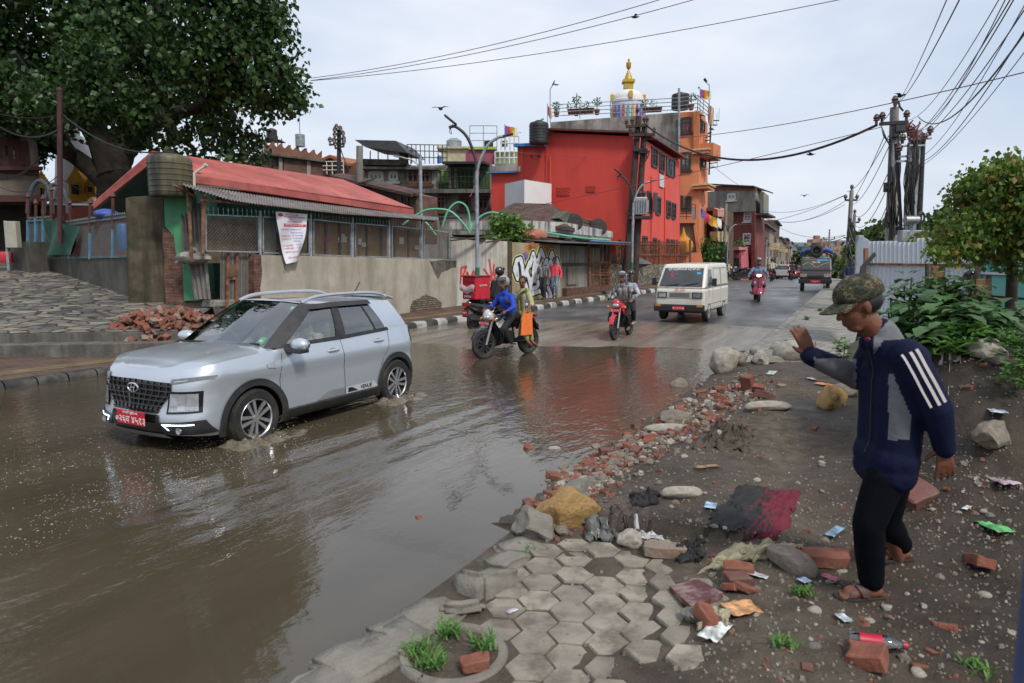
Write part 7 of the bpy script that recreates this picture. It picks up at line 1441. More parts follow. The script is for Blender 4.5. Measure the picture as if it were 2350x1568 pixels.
# ---------------------------------------------------------------- people
def caps(mb,a,b,ra,rb=None,n=10,sy=1.0):
 """tapered capsule between two joints"""
 a,b=V(a),V(b);rb=ra if rb is None else rb;d=b-a;L_=d.length or 1e-4;q=d.normalized().to_track_quat('Z','Y').to_matrix()
 pr=[(ra*math.cos(R(x)),ra*math.sin(R(x))) for x in (-90,-60,-30,0)]+[(rb*math.cos(R(x)),L_+rb*math.sin(R(x))) for x in (0,30,60,90)];pr[0]=(0,-ra);pr[-1]=(0,L_+rb)
 return mb.lathe(pr,a,n,q)
def vox(mb,name,m,parent,vs=.014,it=4,**k):
 o=mb.build(name,m,uv=False);md=o.modifiers.new('r','REMESH');md.mode='VOXEL';md.voxel_size=vs;md.use_smooth_shade=True;s=o.modifiers.new('s','SMOOTH');s.iterations=it;s.factor=.5
 bake(o);o.data.polygons.foreach_set('use_smooth',[True]*len(o.data.polygons));o.parent=parent;return o
def hand(mb,w_,d,side,pal,s=1.0,curl=.3,spread=.2,r=.0085,thumb=None):
 """wrist, finger direction, direction of the thumb side, palm normal: four unequal bent fingers and a thumb from the side of the palm"""
 w_,d,side,pal=V(w_),V(d).normalized(),V(side).normalized(),V(pal).normalized()
 for i,(o,l) in enumerate(((.030,.072),(.010,.080),(-.010,.074),(-.028,.058))):
  k=w_+(d*.088+side*o)*s;caps(mb,w_+side*o*.5*s,k,.014*s,.0115*s,8);f=(d+side*spread*(o/.03)).normalized();c=curl*(1+.12*i)
  p=k;cur=f
  for j,fr in enumerate((.42,.33,.25)):cur=(cur*math.cos(c)+pal*math.sin(c)).normalized();e=p+cur*l*fr*s;caps(mb,p,e,(r+.0012-.001*j)*s,(r-.001*j)*s,8);p=e
 t=(d*.45+side*.85+pal*.25).normalized() if thumb is None else V(thumb).normalized();a=w_+(d*.018+side*.022)*s;b=a+t*.042*s;caps(mb,a,b,.0145*s,.0115*s,8);caps(mb,b,b+(t*.8+d*.5).normalized()*.034*s,.0112*s,.008*s,8)
def headm(mb,c,f,up=UP,s=1.0,n=14):
 """a head with nose, brow, chin, lips and ears; c its centre, f where it looks"""
 c,f=V(c),V(f).normalized();l=V(up).cross(f).normalized();u=f.cross(l);M=Matrix((f,l,u)).transposed();at=lambda x,y,z:c+(f*x+l*y+u*z)*s
 mb.ball(at(-.012,0,.03),(.097*s,.075*s,.092*s),n,10,M);mb.ball(at(.022,0,-.03),(.068*s,.06*s,.085*s),n,10,M);caps(mb,at(.045,.022,-.085),at(.045,-.022,-.085),.026*s,.026*s,8);caps(mb,at(.085,0,.02),at(.104,0,-.022),.008*s,.0135*s,8);caps(mb,at(.096,.010,-.026),at(.096,-.010,-.026),.008*s,.008*s,6)
 caps(mb,at(.078,.04,.032),at(.084,.012,.030),.011*s,.009*s,6);caps(mb,at(.078,-.04,.032),at(.084,-.012,.030),.011*s,.009*s,6);caps(mb,at(.082,.018,-.052),at(.082,-.018,-.052),.0085*s,.0085*s,6);caps(mb,at(.080,.016,-.066),at(.080,-.016,-.066),.008*s,.008*s,6)
 for sg in (-1,1):mb.ball(at(-.005,.076*sg,.0),(.018*s,.008*s,.032*s),10,6,M)
 return at,M
SKIN=mat('brown_skin',(.19,.085,.05),.55,.15,9,coord='OBJ',spec=.4);HAIR=mat('black_hair',(.010,.009,.009),.5,.4,30,coord='OBJ');EYEW=mat('eye_white',(.5,.47,.44),.3,.05)
def cloth(name,c,**k):return mat(name,c,k.pop('rough',.85),.18,k.pop('scale',14),coord='OBJ',bump=.25,bscale=60,**k)
def person(label,loc,rz,J,top,legs,shoe=BLACK,group=None,hat=None,hair=True,vs=.014,skin=SKIN,fem=False,curl=.5,extra=None,long_sleeve=True,s=1.0,face=True):
 """J: joint positions, x forward and y left; clothes are children over one continuous body"""
 t=thing('person',label,'person',loc,rz,group,scale=s);g=lambda k:V(J[k]);mb=MB();jk=MB();tr=MB();sh=MB()
 hp,ch,nk,hd=g('hip'),g('chest'),g('neck'),g('head');lat=V((0,1,0));wS=.165 if fem else .185
 f=V(J.get('look',(1,0,-.12)));at,HM=headm(mb,hd,f)
 caps(mb,nk-UP*.02,hd-UP*.05,.055,.052);caps(mb,hp,ch,.07,.075)
 for k,r0,r1,q in ((0,.125,.115,jk),):
  for y in (-.065,.065):caps(q,hp+lat*y*.9+UP*.02,ch+lat*y*1.15,.105,.108)
  caps(q,ch+lat*wS*.85+UP*.07,ch-lat*wS*.85+UP*.07,.07,.07);caps(q,nk-UP*.03,nk+UP*.035,.075,.062)
 for y in (-.08,.08):caps(tr,hp+lat*y,hp+lat*y*.8+UP*.05,.108,.1)
 for S,sg in (('l',1),('r',-1)):
  sh_,el,wr=ch+lat*sg*wS+UP*.08,g('el_'+S),g('wr_'+S);caps(mb,sh_,el,.048,.038);caps(mb,el,wr,.04,.027);d=(wr-el).normalized()
  caps(jk,sh_,el,.066,.054);caps(jk,el,wr-d*(.01 if long_sleeve else .16),.054,.04)
  hdn=V(J.get('hd_'+S,d));sd=V(J.get('th_'+S,(0,-sg,0) if abs(hdn.normalized().z)<.7 else (1,0,0)));pal=V(J.get('pl_'+S,(0,0,-1) if abs(hdn.normalized().z)<.7 else (0,-sg,0)));hand(mb,wr,hdn,sd,pal,1.05,curl,r=.0105)
  h,kn,an=hp+lat*sg*.088,g('kn_'+S),g('an_'+S);caps(mb,h,kn,.075,.05);caps(mb,kn,an,.052,.034);caps(tr,h,kn,.095,.07);caps(tr,kn,an+(kn-an).normalized()*.03,.068,.052);toe=V(J.get('toe_'+S,(1,0,-.1))).normalized()
  caps(sh,an+V((-.03,0,-.045)),an+toe*.16+V((0,0,-.055)),.04,.036);caps(mb,an,an+toe*.1-UP*.04,.035,.03)
 vox(mb,'body',skin,t,vs*.8,3);vox(jk,'top',top,t,vs,3);vox(tr,'trousers',legs,t,vs,3);vox(sh,'shoes',shoe,t,vs*.9,2)
 if hair:
  h=MB();h.ball(at(-.02,0,.045),(.104,.086,.092),18,12,HM,fn=lambda p,d:V((p.x if d.x<.45 or d.z>.5 else p.x*.75,p.y,p.z if d.z>-.3 else p.z*.6))*(1+.04*fbm(p.x*40,p.y*40,p.z*40)))
  if fem:h.ball(at(-.115,0,-.01),(.05,.05,.05),12,8)
  h.build('hair',HAIR,t)
 if face:
  for y in (-.03,.03):e=MB();e.ball(at(.079,y,.012),(.008,.014,.007),8,6,HM);e.build('eye',BLACK,t)
 if hat:hat(t,at,HM)
 if extra:extra(t,at,HM)
 return t
def helmet(col,visor=True,openf=True):
 def f(t,at,M):
  h=MB();h.ball(at(-.012,0,.045),(.138,.122,.135),26,16,M,fn=lambda p,d:V((p.x,p.y,p.z if d.z>-.55 else p.z*.85)) if not (openf and d.x>.5 and-.75<d.z<.32) else V((p.x*.45,p.y*.9,p.z)));h.build('helmet',col,t)
  if visor:v=MB();v.grid(lambda i,j:at(-.012+.15*math.cos((i-8)/8*1.1)*math.cos(j*.12+.12),.135*math.sin((i-8)/8*1.1),.045+.03+.125*math.sin(j*.12+.12)),16,5);v.build('visor',mat('smoke_visor',(.09,.095,.10),.08,.1,coord='OBJ'),t)
  c=MB();c.tube([at(.02,y,z) for y,z in ((.10,-.02),(.075,-.10),(0,-.135),(-.075,-.10),(-.10,-.02))],.008,5);c.build('chin_strap',BLACK,t)
 return f
HS=mat('silver_helmet',(.33,.34,.35),.2,.1,6,coord='OBJ',metal=.3,coat=.6);HB=mat('black_helmet',(.012,.012,.013),.15,.1,coord='OBJ',coat=.5)
def capf(m):
 def f(t,at,M):
  h=MB();h.ball(at(-.015,0,.055),(.112,.092,.09),20,12,M,fn=lambda p,d:V((p.x,p.y,max(p.z,-.01))));h.grid(lambda i,j:at(.08+.075*j/4*math.cos((i-6)/6*1.1),.085*math.sin((i-6)/6*1.2),.052-.02*(j/4)),12,4);h.build('cap',m,t)
 return f
STAND=dict(hip=(0,0,.93),chest=(.02,0,1.24),neck=(.02,0,1.44),head=(.05,0,1.585),el_l=(-.03,.26,1.08),wr_l=(.04,.27,.85),el_r=(-.03,-.26,1.08),wr_r=(.06,-.27,.85),kn_l=(.12,.09,.50),an_l=(.05,.09,.09),kn_r=(-.02,-.09,.5),an_r=(-.22,-.09,.12))
def ride(hx=-.12,hz=.80,lean=.1,hb=(.30,.33,.98),foot=(.06,.2,.30),kz=.62,kx=.28):
 return dict(hip=(hx,0,hz+.09),chest=(hx+lean,0,hz+.42),neck=(hx+lean+.03,0,hz+.60),head=(hx+lean+.07,0,hz+.75),el_l=(hx+.2,.33,hz+.28),wr_l=(hb[0]-.05,hb[1],hb[2]+.03),el_r=(hx+.2,-.33,hz+.28),wr_r=(hb[0]-.05,-hb[1],hb[2]+.03),hd_l=(1,0,-.1),hd_r=(1,0,-.1),kn_l=(kx,.21,kz),kn_r=(kx,-.21,kz),an_l=(foot[0],foot[1],foot[2]),an_r=(foot[0],-foot[1],foot[2]))
# ---------------------------------------------------------------- motorcycles and scooters
def place(u0,v0,u1,v1,z):
 a,b=G(u0,v0,z),G(u1,v1,z);d=(a-b).normalized();return (a+b)/2,math.atan2(d.y,d.x)
def moto(label,loc,rz,body,accent,fender,group='motorcycles on the wet road',scale=None,plate='बा ९८ प ४२',parts=True):
 t=thing('motorcycle',label,'motorcycle',loc,rz,group,scale=scale);B=lambda nm,m,mb,**k:mb.build(nm,m,t,**k)
 for x in (.64,-.63):wheel(t,x,0,.30,.095,mat('dark_rim',(.07,.07,.075),.4,metal=.6,coord='OBJ'),5)
 mb=MB()
 for y in (-.085,.085):mb.tube([(.645,y,.3),(.56,y,.55),(.43,y,.92)],[.024,.026,.022],8)
 mb.tube([(.43,-.1,.90),(.43,.1,.90)],.02,6);B('fork',STEEL,mb);mb=MB();mb.tube(spline([V((.28,-.36,.99)),V((.34,-.2,1.02)),V((.42,0,.95)),V((.34,.2,1.02)),V((.28,.36,.99))],4),.013,6);mb.tube([(.28,.27,.99),(.26,.39,.985)],.02,6);mb.tube([(.28,-.27,.99),(.26,-.39,.985)],.02,6);B('handlebar',BLACK,mb)
 mb=MB();mb.grid(lambda i,j:V((.645+.325*math.cos(R(20+100*i/10)),(-.06,-.045,0,.045,.06)[j],.3+(.325+(.0,.02,.03,.02,.0)[j])*math.sin(R(20+100*i/10)))),10,4);B('front_fender',fender,mb)
 mb=MB();mb.ball((.14,0,.80),(.30,.135,.13),20,12,fn=lambda p,d:V((p.x,p.y*(1.0 if p.x>-.05 else .75),p.z*(.85 if d.z>0 else 1))));B('tank',body,mb)
 mb=MB()
 for sg in (-1,1):mb.prism([(.42,sg*.12,.74),(.30,sg*.155,.56),(.12,sg*.15,.70),(.24,sg*.14,.82)],(0,sg*.015,0));
 B('tank_shroud',accent,mb);mb=MB();mb.ball((-.32,0,.80),(.40,.125,.075),18,8,fn=lambda p,d:V((p.x,p.y,p.z+.05*ss(0,.3,-p.x))));B('seat',BLACK,mb);mb=MB()
 for sg in (-1,1):mb.prism([(-.1,sg*.1,.74),(-.16,sg*.115,.58),(-.4,sg*.11,.60),(-.78,sg*.05,.84),(-.6,sg*.09,.80)],(0,sg*.02,0))
 B('side_panel',body,mb);mb=MB();mb.tube([(-.35,.1,.86),(-.7,.1,.93),(-.76,0,.94),(-.7,-.1,.93),(-.35,-.1,.86)],.013,6);B('grab_rail',BLACK,mb)
 mb=MB();mb.box((.08,0,.42),(.34,.22,.26));mb.box((.14,0,.58),(.18,.19,.14),rz=0)
 for k in range(4):mb.box((.14,0,.53+k*.035),(.22,.23,.012))
 mb.tube([(.02,.13,.38),(.02,.16,.38)],.09,12);B('engine',DARKSTEEL,mb,bev=.015);mb=MB();mb.tube([(.40,0,.86),(.32,0,.60),(.26,0,.32),(-.2,0,.30),(-.63,.06,.3)],.022,6);mb.tube([(.36,0,.8),(-.15,0,.70),(-.7,0,.80)],.022,6);mb.tube([(-.15,0,.7),(-.22,0,.32)],.022,6)
 for y in (-.09,.09):mb.tube([(-.2,y,.32),(-.63,y,.3)],.018,6);mb.tube([(-.5,y*1.1,.72),(-.6,y,.34)],.022,6)
 for sg in (-1,1):mb.tube([(-.02,0,.28),(-.02,sg*.26,.28)],.014,6);mb.tube([(-.3,sg*.08,.38),(-.3,sg*.22,.38)],.012,6)
 B('frame',BLACK,mb);mb=MB();mb.tube([(.26,-.07,.45),(.22,-.12,.30),(-.1,-.14,.27),(-.3,-.15,.30),(-.75,-.16,.36)],[.02,.022,.03,.042,.042],8);B('exhaust',DARKSTEEL,mb);mb=MB();mb.tube(spline([V((.34,0,.66)),V((.34,.2,.62)),V((.33,.27,.5)),V((.3,.2,.36)),V((.24,0,.32))],4),.014,6);mb.tube(spline([V((.34,0,.66)),V((.34,-.2,.62)),V((.33,-.27,.5)),V((.3,-.2,.36)),V((.24,0,.32))],4),.014,6);B('crash_guard',BLACK,mb)
 mb=MB();mb.ball((.52,0,.90),(.10,.13,.13),16,10,fn=lambda p,d:V((p.x,p.y*(1-.25*d.z),p.z)));o=B('headlamp_cowl',accent,mb);mb=MB();mb.ball((.585,0,.865),(.05,.095,.065),14,8);mb.build('headlamp',mat('lamp_lens',(.45,.47,.5),.06,coord='OBJ'),o);mb=MB();mb.grid(lambda i,j:V((.56-.10*j/3,(i-3)/3*.10*(1-.15*j),.97+.13*j/3-.02*abs(i-3)/3)),6,3);mb.build('screen',BLACK,o)
 mb=MB();mb.box((.63,0,.74),(.012,.26,.085));p=B('number_plate',mat('plate_red',(.5,.012,.03),coord='OBJ'),mb)
 if parts:text(plate,.07,'plate_number',mat('plate_white',(.75,.72,.72)),p,frame_M((.637,0,.74),(0,1,0),(0,0,1)))
 for sg in (-1,1):
  mb=MB();mb.tube([(.30,sg*.27,1.0),(.33,sg*.36,1.16)],.008,5);mb.ball((.33,sg*.40,1.18),(.022,.07,.045),12,8);B('mirror',BLACK,mb);mb=MB();mb.tube([(.5,sg*.1,.82),(.5,sg*.2,.82)],.012,5);mb.ball((.51,sg*.22,.82),(.035,.035,.035),10,6);B('indicator',mat('amber_lens',(.6,.2,.02),.2,coord='OBJ'),mb)
 mb=MB();mb.box((-.80,0,.83),(.06,.16,.07));B('tail_lamp',mat('red_lens',(.35,.01,.015),.15,coord='OBJ'),mb,bev=.01);mb=MB();mb.bar((-.72,0,.78),(-.88,0,.52),.17,.03);B('rear_fender',BLACK,mb);mb=MB();mb.bar((-.845,0,.66),(-.88,0,.58),.18,.012);B('rear_plate',MATS['plate_red'],mb);return t
def scooter(label,loc,rz,body,dark,plate,scale=None,group='scooters on the road'):
 t=thing('scooter',label,'scooter',loc,rz,group,scale=scale);B=lambda nm,m,mb,**k:mb.build(nm,m,t,**k)
 for x in (.62,-.60):wheel(t,x,0,.225,.10,STEEL,3)
 mb=MB();mb.grid(lambda i,j:(lambda z,a:V((lerp(.52,.34,z)+.06*math.cos(a*1.5)-.05*math.sin(z*3.1),(.20+.05*math.sin(z*3))*math.sin(a),.30+.62*z)))(i/10,(j-6)/6*1.4),10,12);mb.grid(lambda i,j:V((.30,lerp(-.2,.2,j/2),.3+.6*i/2)),2,2);B('front_apron',body,mb)
 mb=MB();mb.grid(lambda i,j:V((.62+.25*math.cos(R(15+120*i/8)),(-.075,-.05,0,.05,.075)[j],.225+(.25+(.0,.03,.045,.03,.0)[j])*math.sin(R(15+120*i/8)))),8,4);B('front_fender',body,mb);mb=MB();mb.ball((-.42,0,.56),(.46,.19,.19),20,12,fn=lambda p,d:V((p.x,p.y*(1-.3*ss(0,.46,-p.x)),p.z+.12*ss(-.1,.45,-p.x))));B('rear_body',body if dark is None else dark,mb)
 mb=MB();mb.ball((-.30,0,.76),(.42,.14,.06),18,8);B('seat',BLACK,mb);mb=MB();mb.box((.12,0,.31),(.5,.36,.07));B('floorboard',BLACK,mb,bev=.02);mb=MB();mb.box((-.5,.0,.3),(.5,.16,.16));mb.tube([(-.35,-.14,.25),(-.85,-.16,.32)],[.03,.05],8);B('engine',DARKSTEEL,mb,bev=.02);mb=MB();mb.tube([(.62,0,.225),(.5,0,.5),(.36,0,.95)],.03,8);B('fork',DARKSTEEL,mb)
 mb=MB();mb.ball((.36,0,1.0),(.11,.2,.085),18,10);o=B('handlebar_cowl',body,mb);mb=MB();mb.ball((.445,0,1.0),(.035,.10,.055),14,8);mb.build('headlamp',mat('lit_headlamp',(.8,.75,.65),.2,emit=(1,.93,.75),estr=1.6,coord='OBJ'),o)
 for sg in (-1,1):mb=MB();mb.tube([(.32,sg*.15,1.0),(.25,sg*.37,.98)],.016,6);B('grip',BLACK,mb);mb=MB();mb.tube([(.32,sg*.2,1.03),(.33,sg*.32,1.2)],.008,5);mb.ball((.33,sg*.34,1.22),(.02,.065,.045),10,8);B('mirror',BLACK,mb);mb=MB();mb.ball((.56,sg*.15,.72),(.02,.035,.07),8,8);B('indicator',MATS.get('lamp_lens'),mb)
 mb=MB();mb.box((-.87,0,.68),(.06,.26,.09));B('tail_lamp',mat('red_lens',(.35,.01,.015),.15,coord='OBJ'),mb,bev=.02);mb=MB();mb.bar((-.83,0,.6),(-.90,0,.36),.19,.02);B('rear_fender',BLACK,mb);mb=MB();mb.box((-.905,0,.47),(.012,.2,.14));p=B('number_plate',mat('plate_red'),mb);text(plate,.07,'plate_number',mat('plate_white'),p,frame_M((-.913,0,.47),(0,-1,0),(0,0,1)));return t
def traffic():
 BK=mat('black_tank_paint',(.012,.012,.014),.12,.1,coord='OBJ',coat=.6);RD_=mat('red_bike_paint',(.5,.015,.03),.2,.08,5,coord='OBJ',coat=.5);MA=mat('maroon_scooter_paint',(.28,.015,.045),.2,.08,5,coord='OBJ',coat=.5);WG=mat('white_red_cowl',(.5,.48,.48),.25,.15,4,coord='OBJ')
 DEN=cloth('blue_denim',(.13,.19,.29),blot=.4,bcol=(.28,.34,.42),blscale=7);BLK=cloth('black_trousers',(.014,.014,.017));SN=mat('grey_trainers',(.09,.09,.09),.7,.4,20,coord='OBJ')
 p,a=place(1110,824,1212,811,-.01);moto('black motorcycle with a white cowl carrying a man in blue and a woman',tuple(p),a,BK,WG,BK)
 J=ride(-.10,.79,.12);J['look']=(1,.15,-.1)
 person('man in a bright blue jacket and silver helmet riding the black motorcycle',tuple(p),a,J,cloth('bright_blue_jacket',(.015,.06,.42)),BLK,SN,hat=helmet(HS),hair=False)
 J=ride(-.50,.84,.02);J.update(look=(.75,.55,-.2),head=(-.42,.04,1.57),neck=(-.45,.02,1.42),kn_l=(-.20,.33,.76),an_l=(-.22,.40,.36),kn_r=(-.34,.30,.74),an_r=(-.38,.38,.33),el_l=(-.42,.34,1.10),wr_l=(-.22,.42,1.04),el_r=(-.30,-.26,1.05),wr_r=(-.18,.05,1.03),toe_l=(.2,1,-.2),toe_r=(.1,1,-.2),hd_l=(.3,.2,-.8))
 SUIT=cloth('pale_yellow_suit',(.36,.33,.15),blot=.5,bcol=(.5,.48,.30),blscale=22)
 def shawl(t,at,M):
  mb=MB();mb.tube(spline([V((-.40,.13,1.40)),V((-.34,.05,1.34)),V((-.32,-.04,1.22)),V((-.36,-.12,1.10))],5),[.045]*16,10,flat=.5);mb.tube(spline([V((-.42,.14,1.40)),V((-.5,.16,1.36)),V((-.56,.12,1.2))],4),.05,8);mb.build('shawl',cloth('sage_shawl',(.25,.28,.15)),t);g=MB()
  for y in (-.03,.03):c=at(.094,y,.012);g.tube([c+M @ V((0,.022*math.cos(k),.017*math.sin(k))) for k in [math.pi*i/6 for i in range(13)]],.0025,4)
  g.build('spectacles',DARKSTEEL,t);mb=MB();mb.grid(lambda i,j:V((-.5+.34*i/8+.03*j,.30+.06*math.sin(i)*.3,.93-.48*j/6)),8,6);mb.build('kurta_hem',SUIT,t)
 person('woman in a pale yellow suit and sage shawl sitting sideways on the black motorcycle',tuple(p),a,J,SUIT,cloth('olive_yellow_trousers',(.30,.28,.10)),mat('maroon_sandals',(.12,.03,.03),.6),hair=True,fem=True,extra=shawl,long_sleeve=False)
 M=Matrix.Translation(p) @ Matrix.Rotation(a,4,'Z');c=M @ V((-.18,.44,.96));t=thing('shopping_bag','bright orange cloth bag hanging from the hand of the woman in yellow','bag',tuple(c),a);mb=MB()
 for k in (0,.035):mb.grid(lambda i,j:V((lerp(-.17,.17,i/8)*(.85+.15*j/6),.02*math.sin(i*1.3)*j/6+k*math.sin(math.pi*i/8)*(j/6),-.02-.46*j/6)),8,6)
 mb.build('bag_cloth',cloth('orange_bag',(.75,.17,.035)),t);mb=MB();mb.tube([(-.06,0,-.03),(-.03,0,.06),(.03,0,.06),(.06,0,-.03)],.008,5);mb.build('handle',MATS['orange_bag'],t)
 c=M @ V((-.20,.40,1.03));t=thing('water_bottle','clear plastic water bottle held by the woman in yellow','bottle',tuple(c));MB().lathe([(.03,0),(.034,.01),(.034,.06),(.03,.09),(.034,.12),(.032,.17),(.014,.205),(.014,.225),(0,.226)],n=16).build('shell',glass('clear_plastic',(.9,.92,.95),.05),t);MB().lathe([(.0345,.07),(.0345,.12)],n=16).build('label',mat('white_label',(.6,.6,.68),.6),t);MB().lathe([(.016,.215),(.016,.235),(0,.236)],n=12).build('lid',mat('blue_lid',(.08,.1,.4),.4),t)
 p,a=place(1402,783,1449,767,.03);p=V((p.x,p.y,zr(*sw(p))+.0));moto('red motorcycle with two riders coming out of the wet zone',tuple(p),a,RD_,RD_,RD_,plate='बा ८२ प');CH_=cloth('checked_shirt',(.10,.10,.10),brick=(.09,.07,.012,(.22,.22,.22),(.035,.035,.035),(.3,.3,.3)))
 J=ride(-.12,.79,.12);person('rider in a grey checked shirt and silver helmet on the red motorcycle',tuple(p),a,J,CH_,BLK,SN,hat=helmet(HS),hair=False)
 J=ride(-.52,.84,.08);J.update(wr_l=(-.25,.2,.98),wr_r=(-.25,-.2,.98),head=(-.36,.10,1.60),an_l=(-.32,.22,.42),an_r=(-.32,-.22,.42),kn_l=(-.15,.25,.70),kn_r=(-.15,-.25,.70));person('pillion rider in a white and purple jacket and black cap on the red motorcycle',tuple(p),a,J,cloth('white_purple_jacket',(.5,.5,.52),blot=.9,bcol=(.08,.04,.25),blscale=2.2),BLK,mat('pale_shoes',(.3,.28,.25),.7),hat=capf(HB))
 p,a=place(1168,738,1095,757,.0);p=G(1092,758,.0)+V((math.cos(R(42)),math.sin(R(42)),0))*.6;a=R(42);scooter('black scooter with a red delivery box, seen from behind at the kerb',tuple(p),a,BK,BK,'२०२०',1.12);J=ride(.08,.74,.14,foot=(.22,.13,.38),kz=.60,kx=.42);J['wr_l']=(.24,.30,1.0);J['wr_r']=(.24,-.30,1.0)
 person('delivery rider in black with a black helmet on the scooter with the red box',tuple(p),a,J,cloth('black_jacket',(.016,.017,.02)),BLK,hat=helmet(HB,openf=False),hair=False,face=False,s=1.1)
 M=Matrix.Translation(p) @ Matrix.Rotation(a,4,'Z');c=M @ V((-.58,0,.90));t=thing('delivery_box','big red insulated delivery box with a plastic cover, strapped on the black scooter','box',tuple(c),a,scale=1.22);RB=cloth('red_box_fabric',(.45,.012,.03));mb=MB();mb.box((0,0,.27),(.46,.50,.54));mb.build('box',RB,t,bev=.03);mb=MB();mb.box((-.01,0,.545),(.49,.53,.03));mb.box((-.236,0,.42),(.012,.4,.02));mb.build('lid',cloth('dark_red_piping',(.15,.01,.02)),t,bev=.01);mb=MB();mb.grid(lambda i,j:V((-.262-.03*math.sin(math.pi*j/6)+.012*fbm(i,j,2),lerp(-.27,.27,i/14),.16+.17*j/6+.03*math.sin(i*.6))),14,6);mb.build('plastic_cover',mat('pink_white_plastic',(.5,.36,.38),.35,.3,20,coord='OBJ'),t)
 WP=mat('white_box_print',(.7,.68,.68),.6);text('pathao',.095,'box_lettering',WP,t,frame_M((-.245,.02,.08),(0,-1,0),(0,0,1)));text('फूड डेलिभरी',.05,'box_lettering',WP,t,frame_M((.0,-.257,.33),(1,0,0),(0,0,1)))
 p=P(1738,640,28);s_,w_=sw(p);p.z=zr(s_,w_);a=R(-104);scooter('maroon scooter with a lit headlamp ridden towards the camera',tuple(p),a,MA,None,'४४',1.05);J=ride(.02,.76,.08,hb=(.28,.36,.97),foot=(.3,.14,.37),kz=.62,kx=.40);person('bearded rider in a denim jacket and grey helmet on the maroon scooter',tuple(p),a,J,DEN,BLK,mat('white_trainers',(.5,.5,.5),.7),hat=helmet(HS),hair=False,s=1.05,extra=lambda t,at,M:MB().ball(at(.05,0,-.075),(.055,.062,.05),12,8,M).build('beard',HAIR,t))
 # walkers
 for lab,u,v,top,legs,sh,k in (('pedestrian in a black and white striped shirt looking down, by the graffiti',1246,694,cloth('striped_shirt',(.05,.05,.05),wave=None,streak=1.,scol=(.4,.4,.4),sscale=(26,.01)),cloth('black_jeans',(.025,.027,.026)),mat('brown_sandals',(.05,.03,.02),.7),0),('pedestrian in a bright pink shirt and faded jeans, by the graffiti',1272,692,cloth('pink_shirt',(.75,.07,.10)),DEN,MATS.get('brown_sandals'),1)):
  p=G(u,v,.30);s_,w_=sw(p);p.z=zs(s_,w_);J=dict(STAND);J['look']=(1,-.2+.3*k,-.25);person(lab,tuple(p),R(-112+10*k),J,top,legs,sh,s=1.0)
 p=P(1949,655,26);p.z=zr(sw(p)[0],2.3)+.16;J=dict(STAND);person('schoolgirl in a white skirt and dark waistcoat walking away on the far pavement',tuple(p),R(60),J,cloth('navy_waistcoat',(.02,.025,.06)),SKIN,BLACK,fem=True,s=.95,extra=lambda t,at,M:MB().lathe([(.24,.52),(.16,.98)],n=18,cap=False).build('skirt',cloth('white_skirt',(.6,.57,.58)),t))
 p=P(2226,700,11);p.z=1.0;J=dict(STAND);J.update(hip=(0,0,.38),chest=(.06,0,.70),neck=(.10,0,.90),head=(.15,0,1.03),el_l=(.05,.3,.5),wr_l=(.25,.2,.4),el_r=(.05,-.3,.5),wr_r=(.25,-.2,.4),kn_l=(.4,.12,.45),kn_r=(.4,-.12,.45),an_l=(.38,.12,.08),an_r=(.38,-.12,.08));o=person('seated person in a grey hooded jacket and black cap, seen from behind beyond the weeds',tuple(p),R(70),J,cloth('grey_hoodie',(.10,.11,.11)),BLK,hat=capf(HB),extra=lambda t,at,M:MB().ball(at(-.11,0,-.13),(.08,.11,.06),12,8).build('hood',MATS['grey_hoodie'],t));o.location.z=P(2226,620,11).z-1.16
 # far riders seen from behind
 for u,v,Y,lab,c,col in ((1770,645,52,'far scooter rider in a cream waistcoat riding away',(.45,.40,.28),BK),(1816,641,60,'far motorcyclist in a dark jacket riding away',(.02,.025,.05),BK)):
  p=P(u,v,Y);s_,w_=sw(p);p.z=zr(s_,w_);q=moto('far black motorcycle under the '+('cream waistcoated rider','dark jacketed rider')[Y>55],tuple(p),R(64),col,col,col,group=None,parts=False);person(lab,tuple(p),R(64),ride(),cloth('far_top_%d' % Y,c),BLK,hat=helmet(HB,False,False),hair=False,face=False,vs=.02)
 b0=bpy.data.objects['motorcycle']
 for i,(u,Y) in enumerate(((1644,49),(1676,54),(1690,54),(1698,55),(1640,47))):p=P(u,640,Y);p.z=zr(*sw(p))+.12;dup(b0,tuple(p),R(150+i*17),'dark motorcycle in the parked row before the pink shop','motorcycles parked before the pink shop')
 # passenger in the silver car
 J=ride(-.02,.62,-.06,hb=(.38,.22,.85),foot=(.5,.1,.35),kz=.65,kx=.45);J['look']=(1,.35,-.05);c=SUV.matrix_basis @ V((-.12,.36,-.02));person('woman passenger in a patterned white top inside the silver car',tuple(c),R(-118),J,cloth('patterned_top',(.4,.38,.36),blot=.8,bcol=(.08,.07,.08),blscale=20),BLK,fem=True)
 J2=ride(-.02,.62,-.06,hb=(.50,.15,.90),foot=(.5,.1,.35),kz=.65,kx=.45);c=SUV.matrix_basis @ V((-.12,-.36,-.02));person('driver in a pale shirt at the wheel of the silver car',tuple(c),R(-118),J2,cloth('pale_shirt',(.3,.32,.34)),BLK)
traffic()
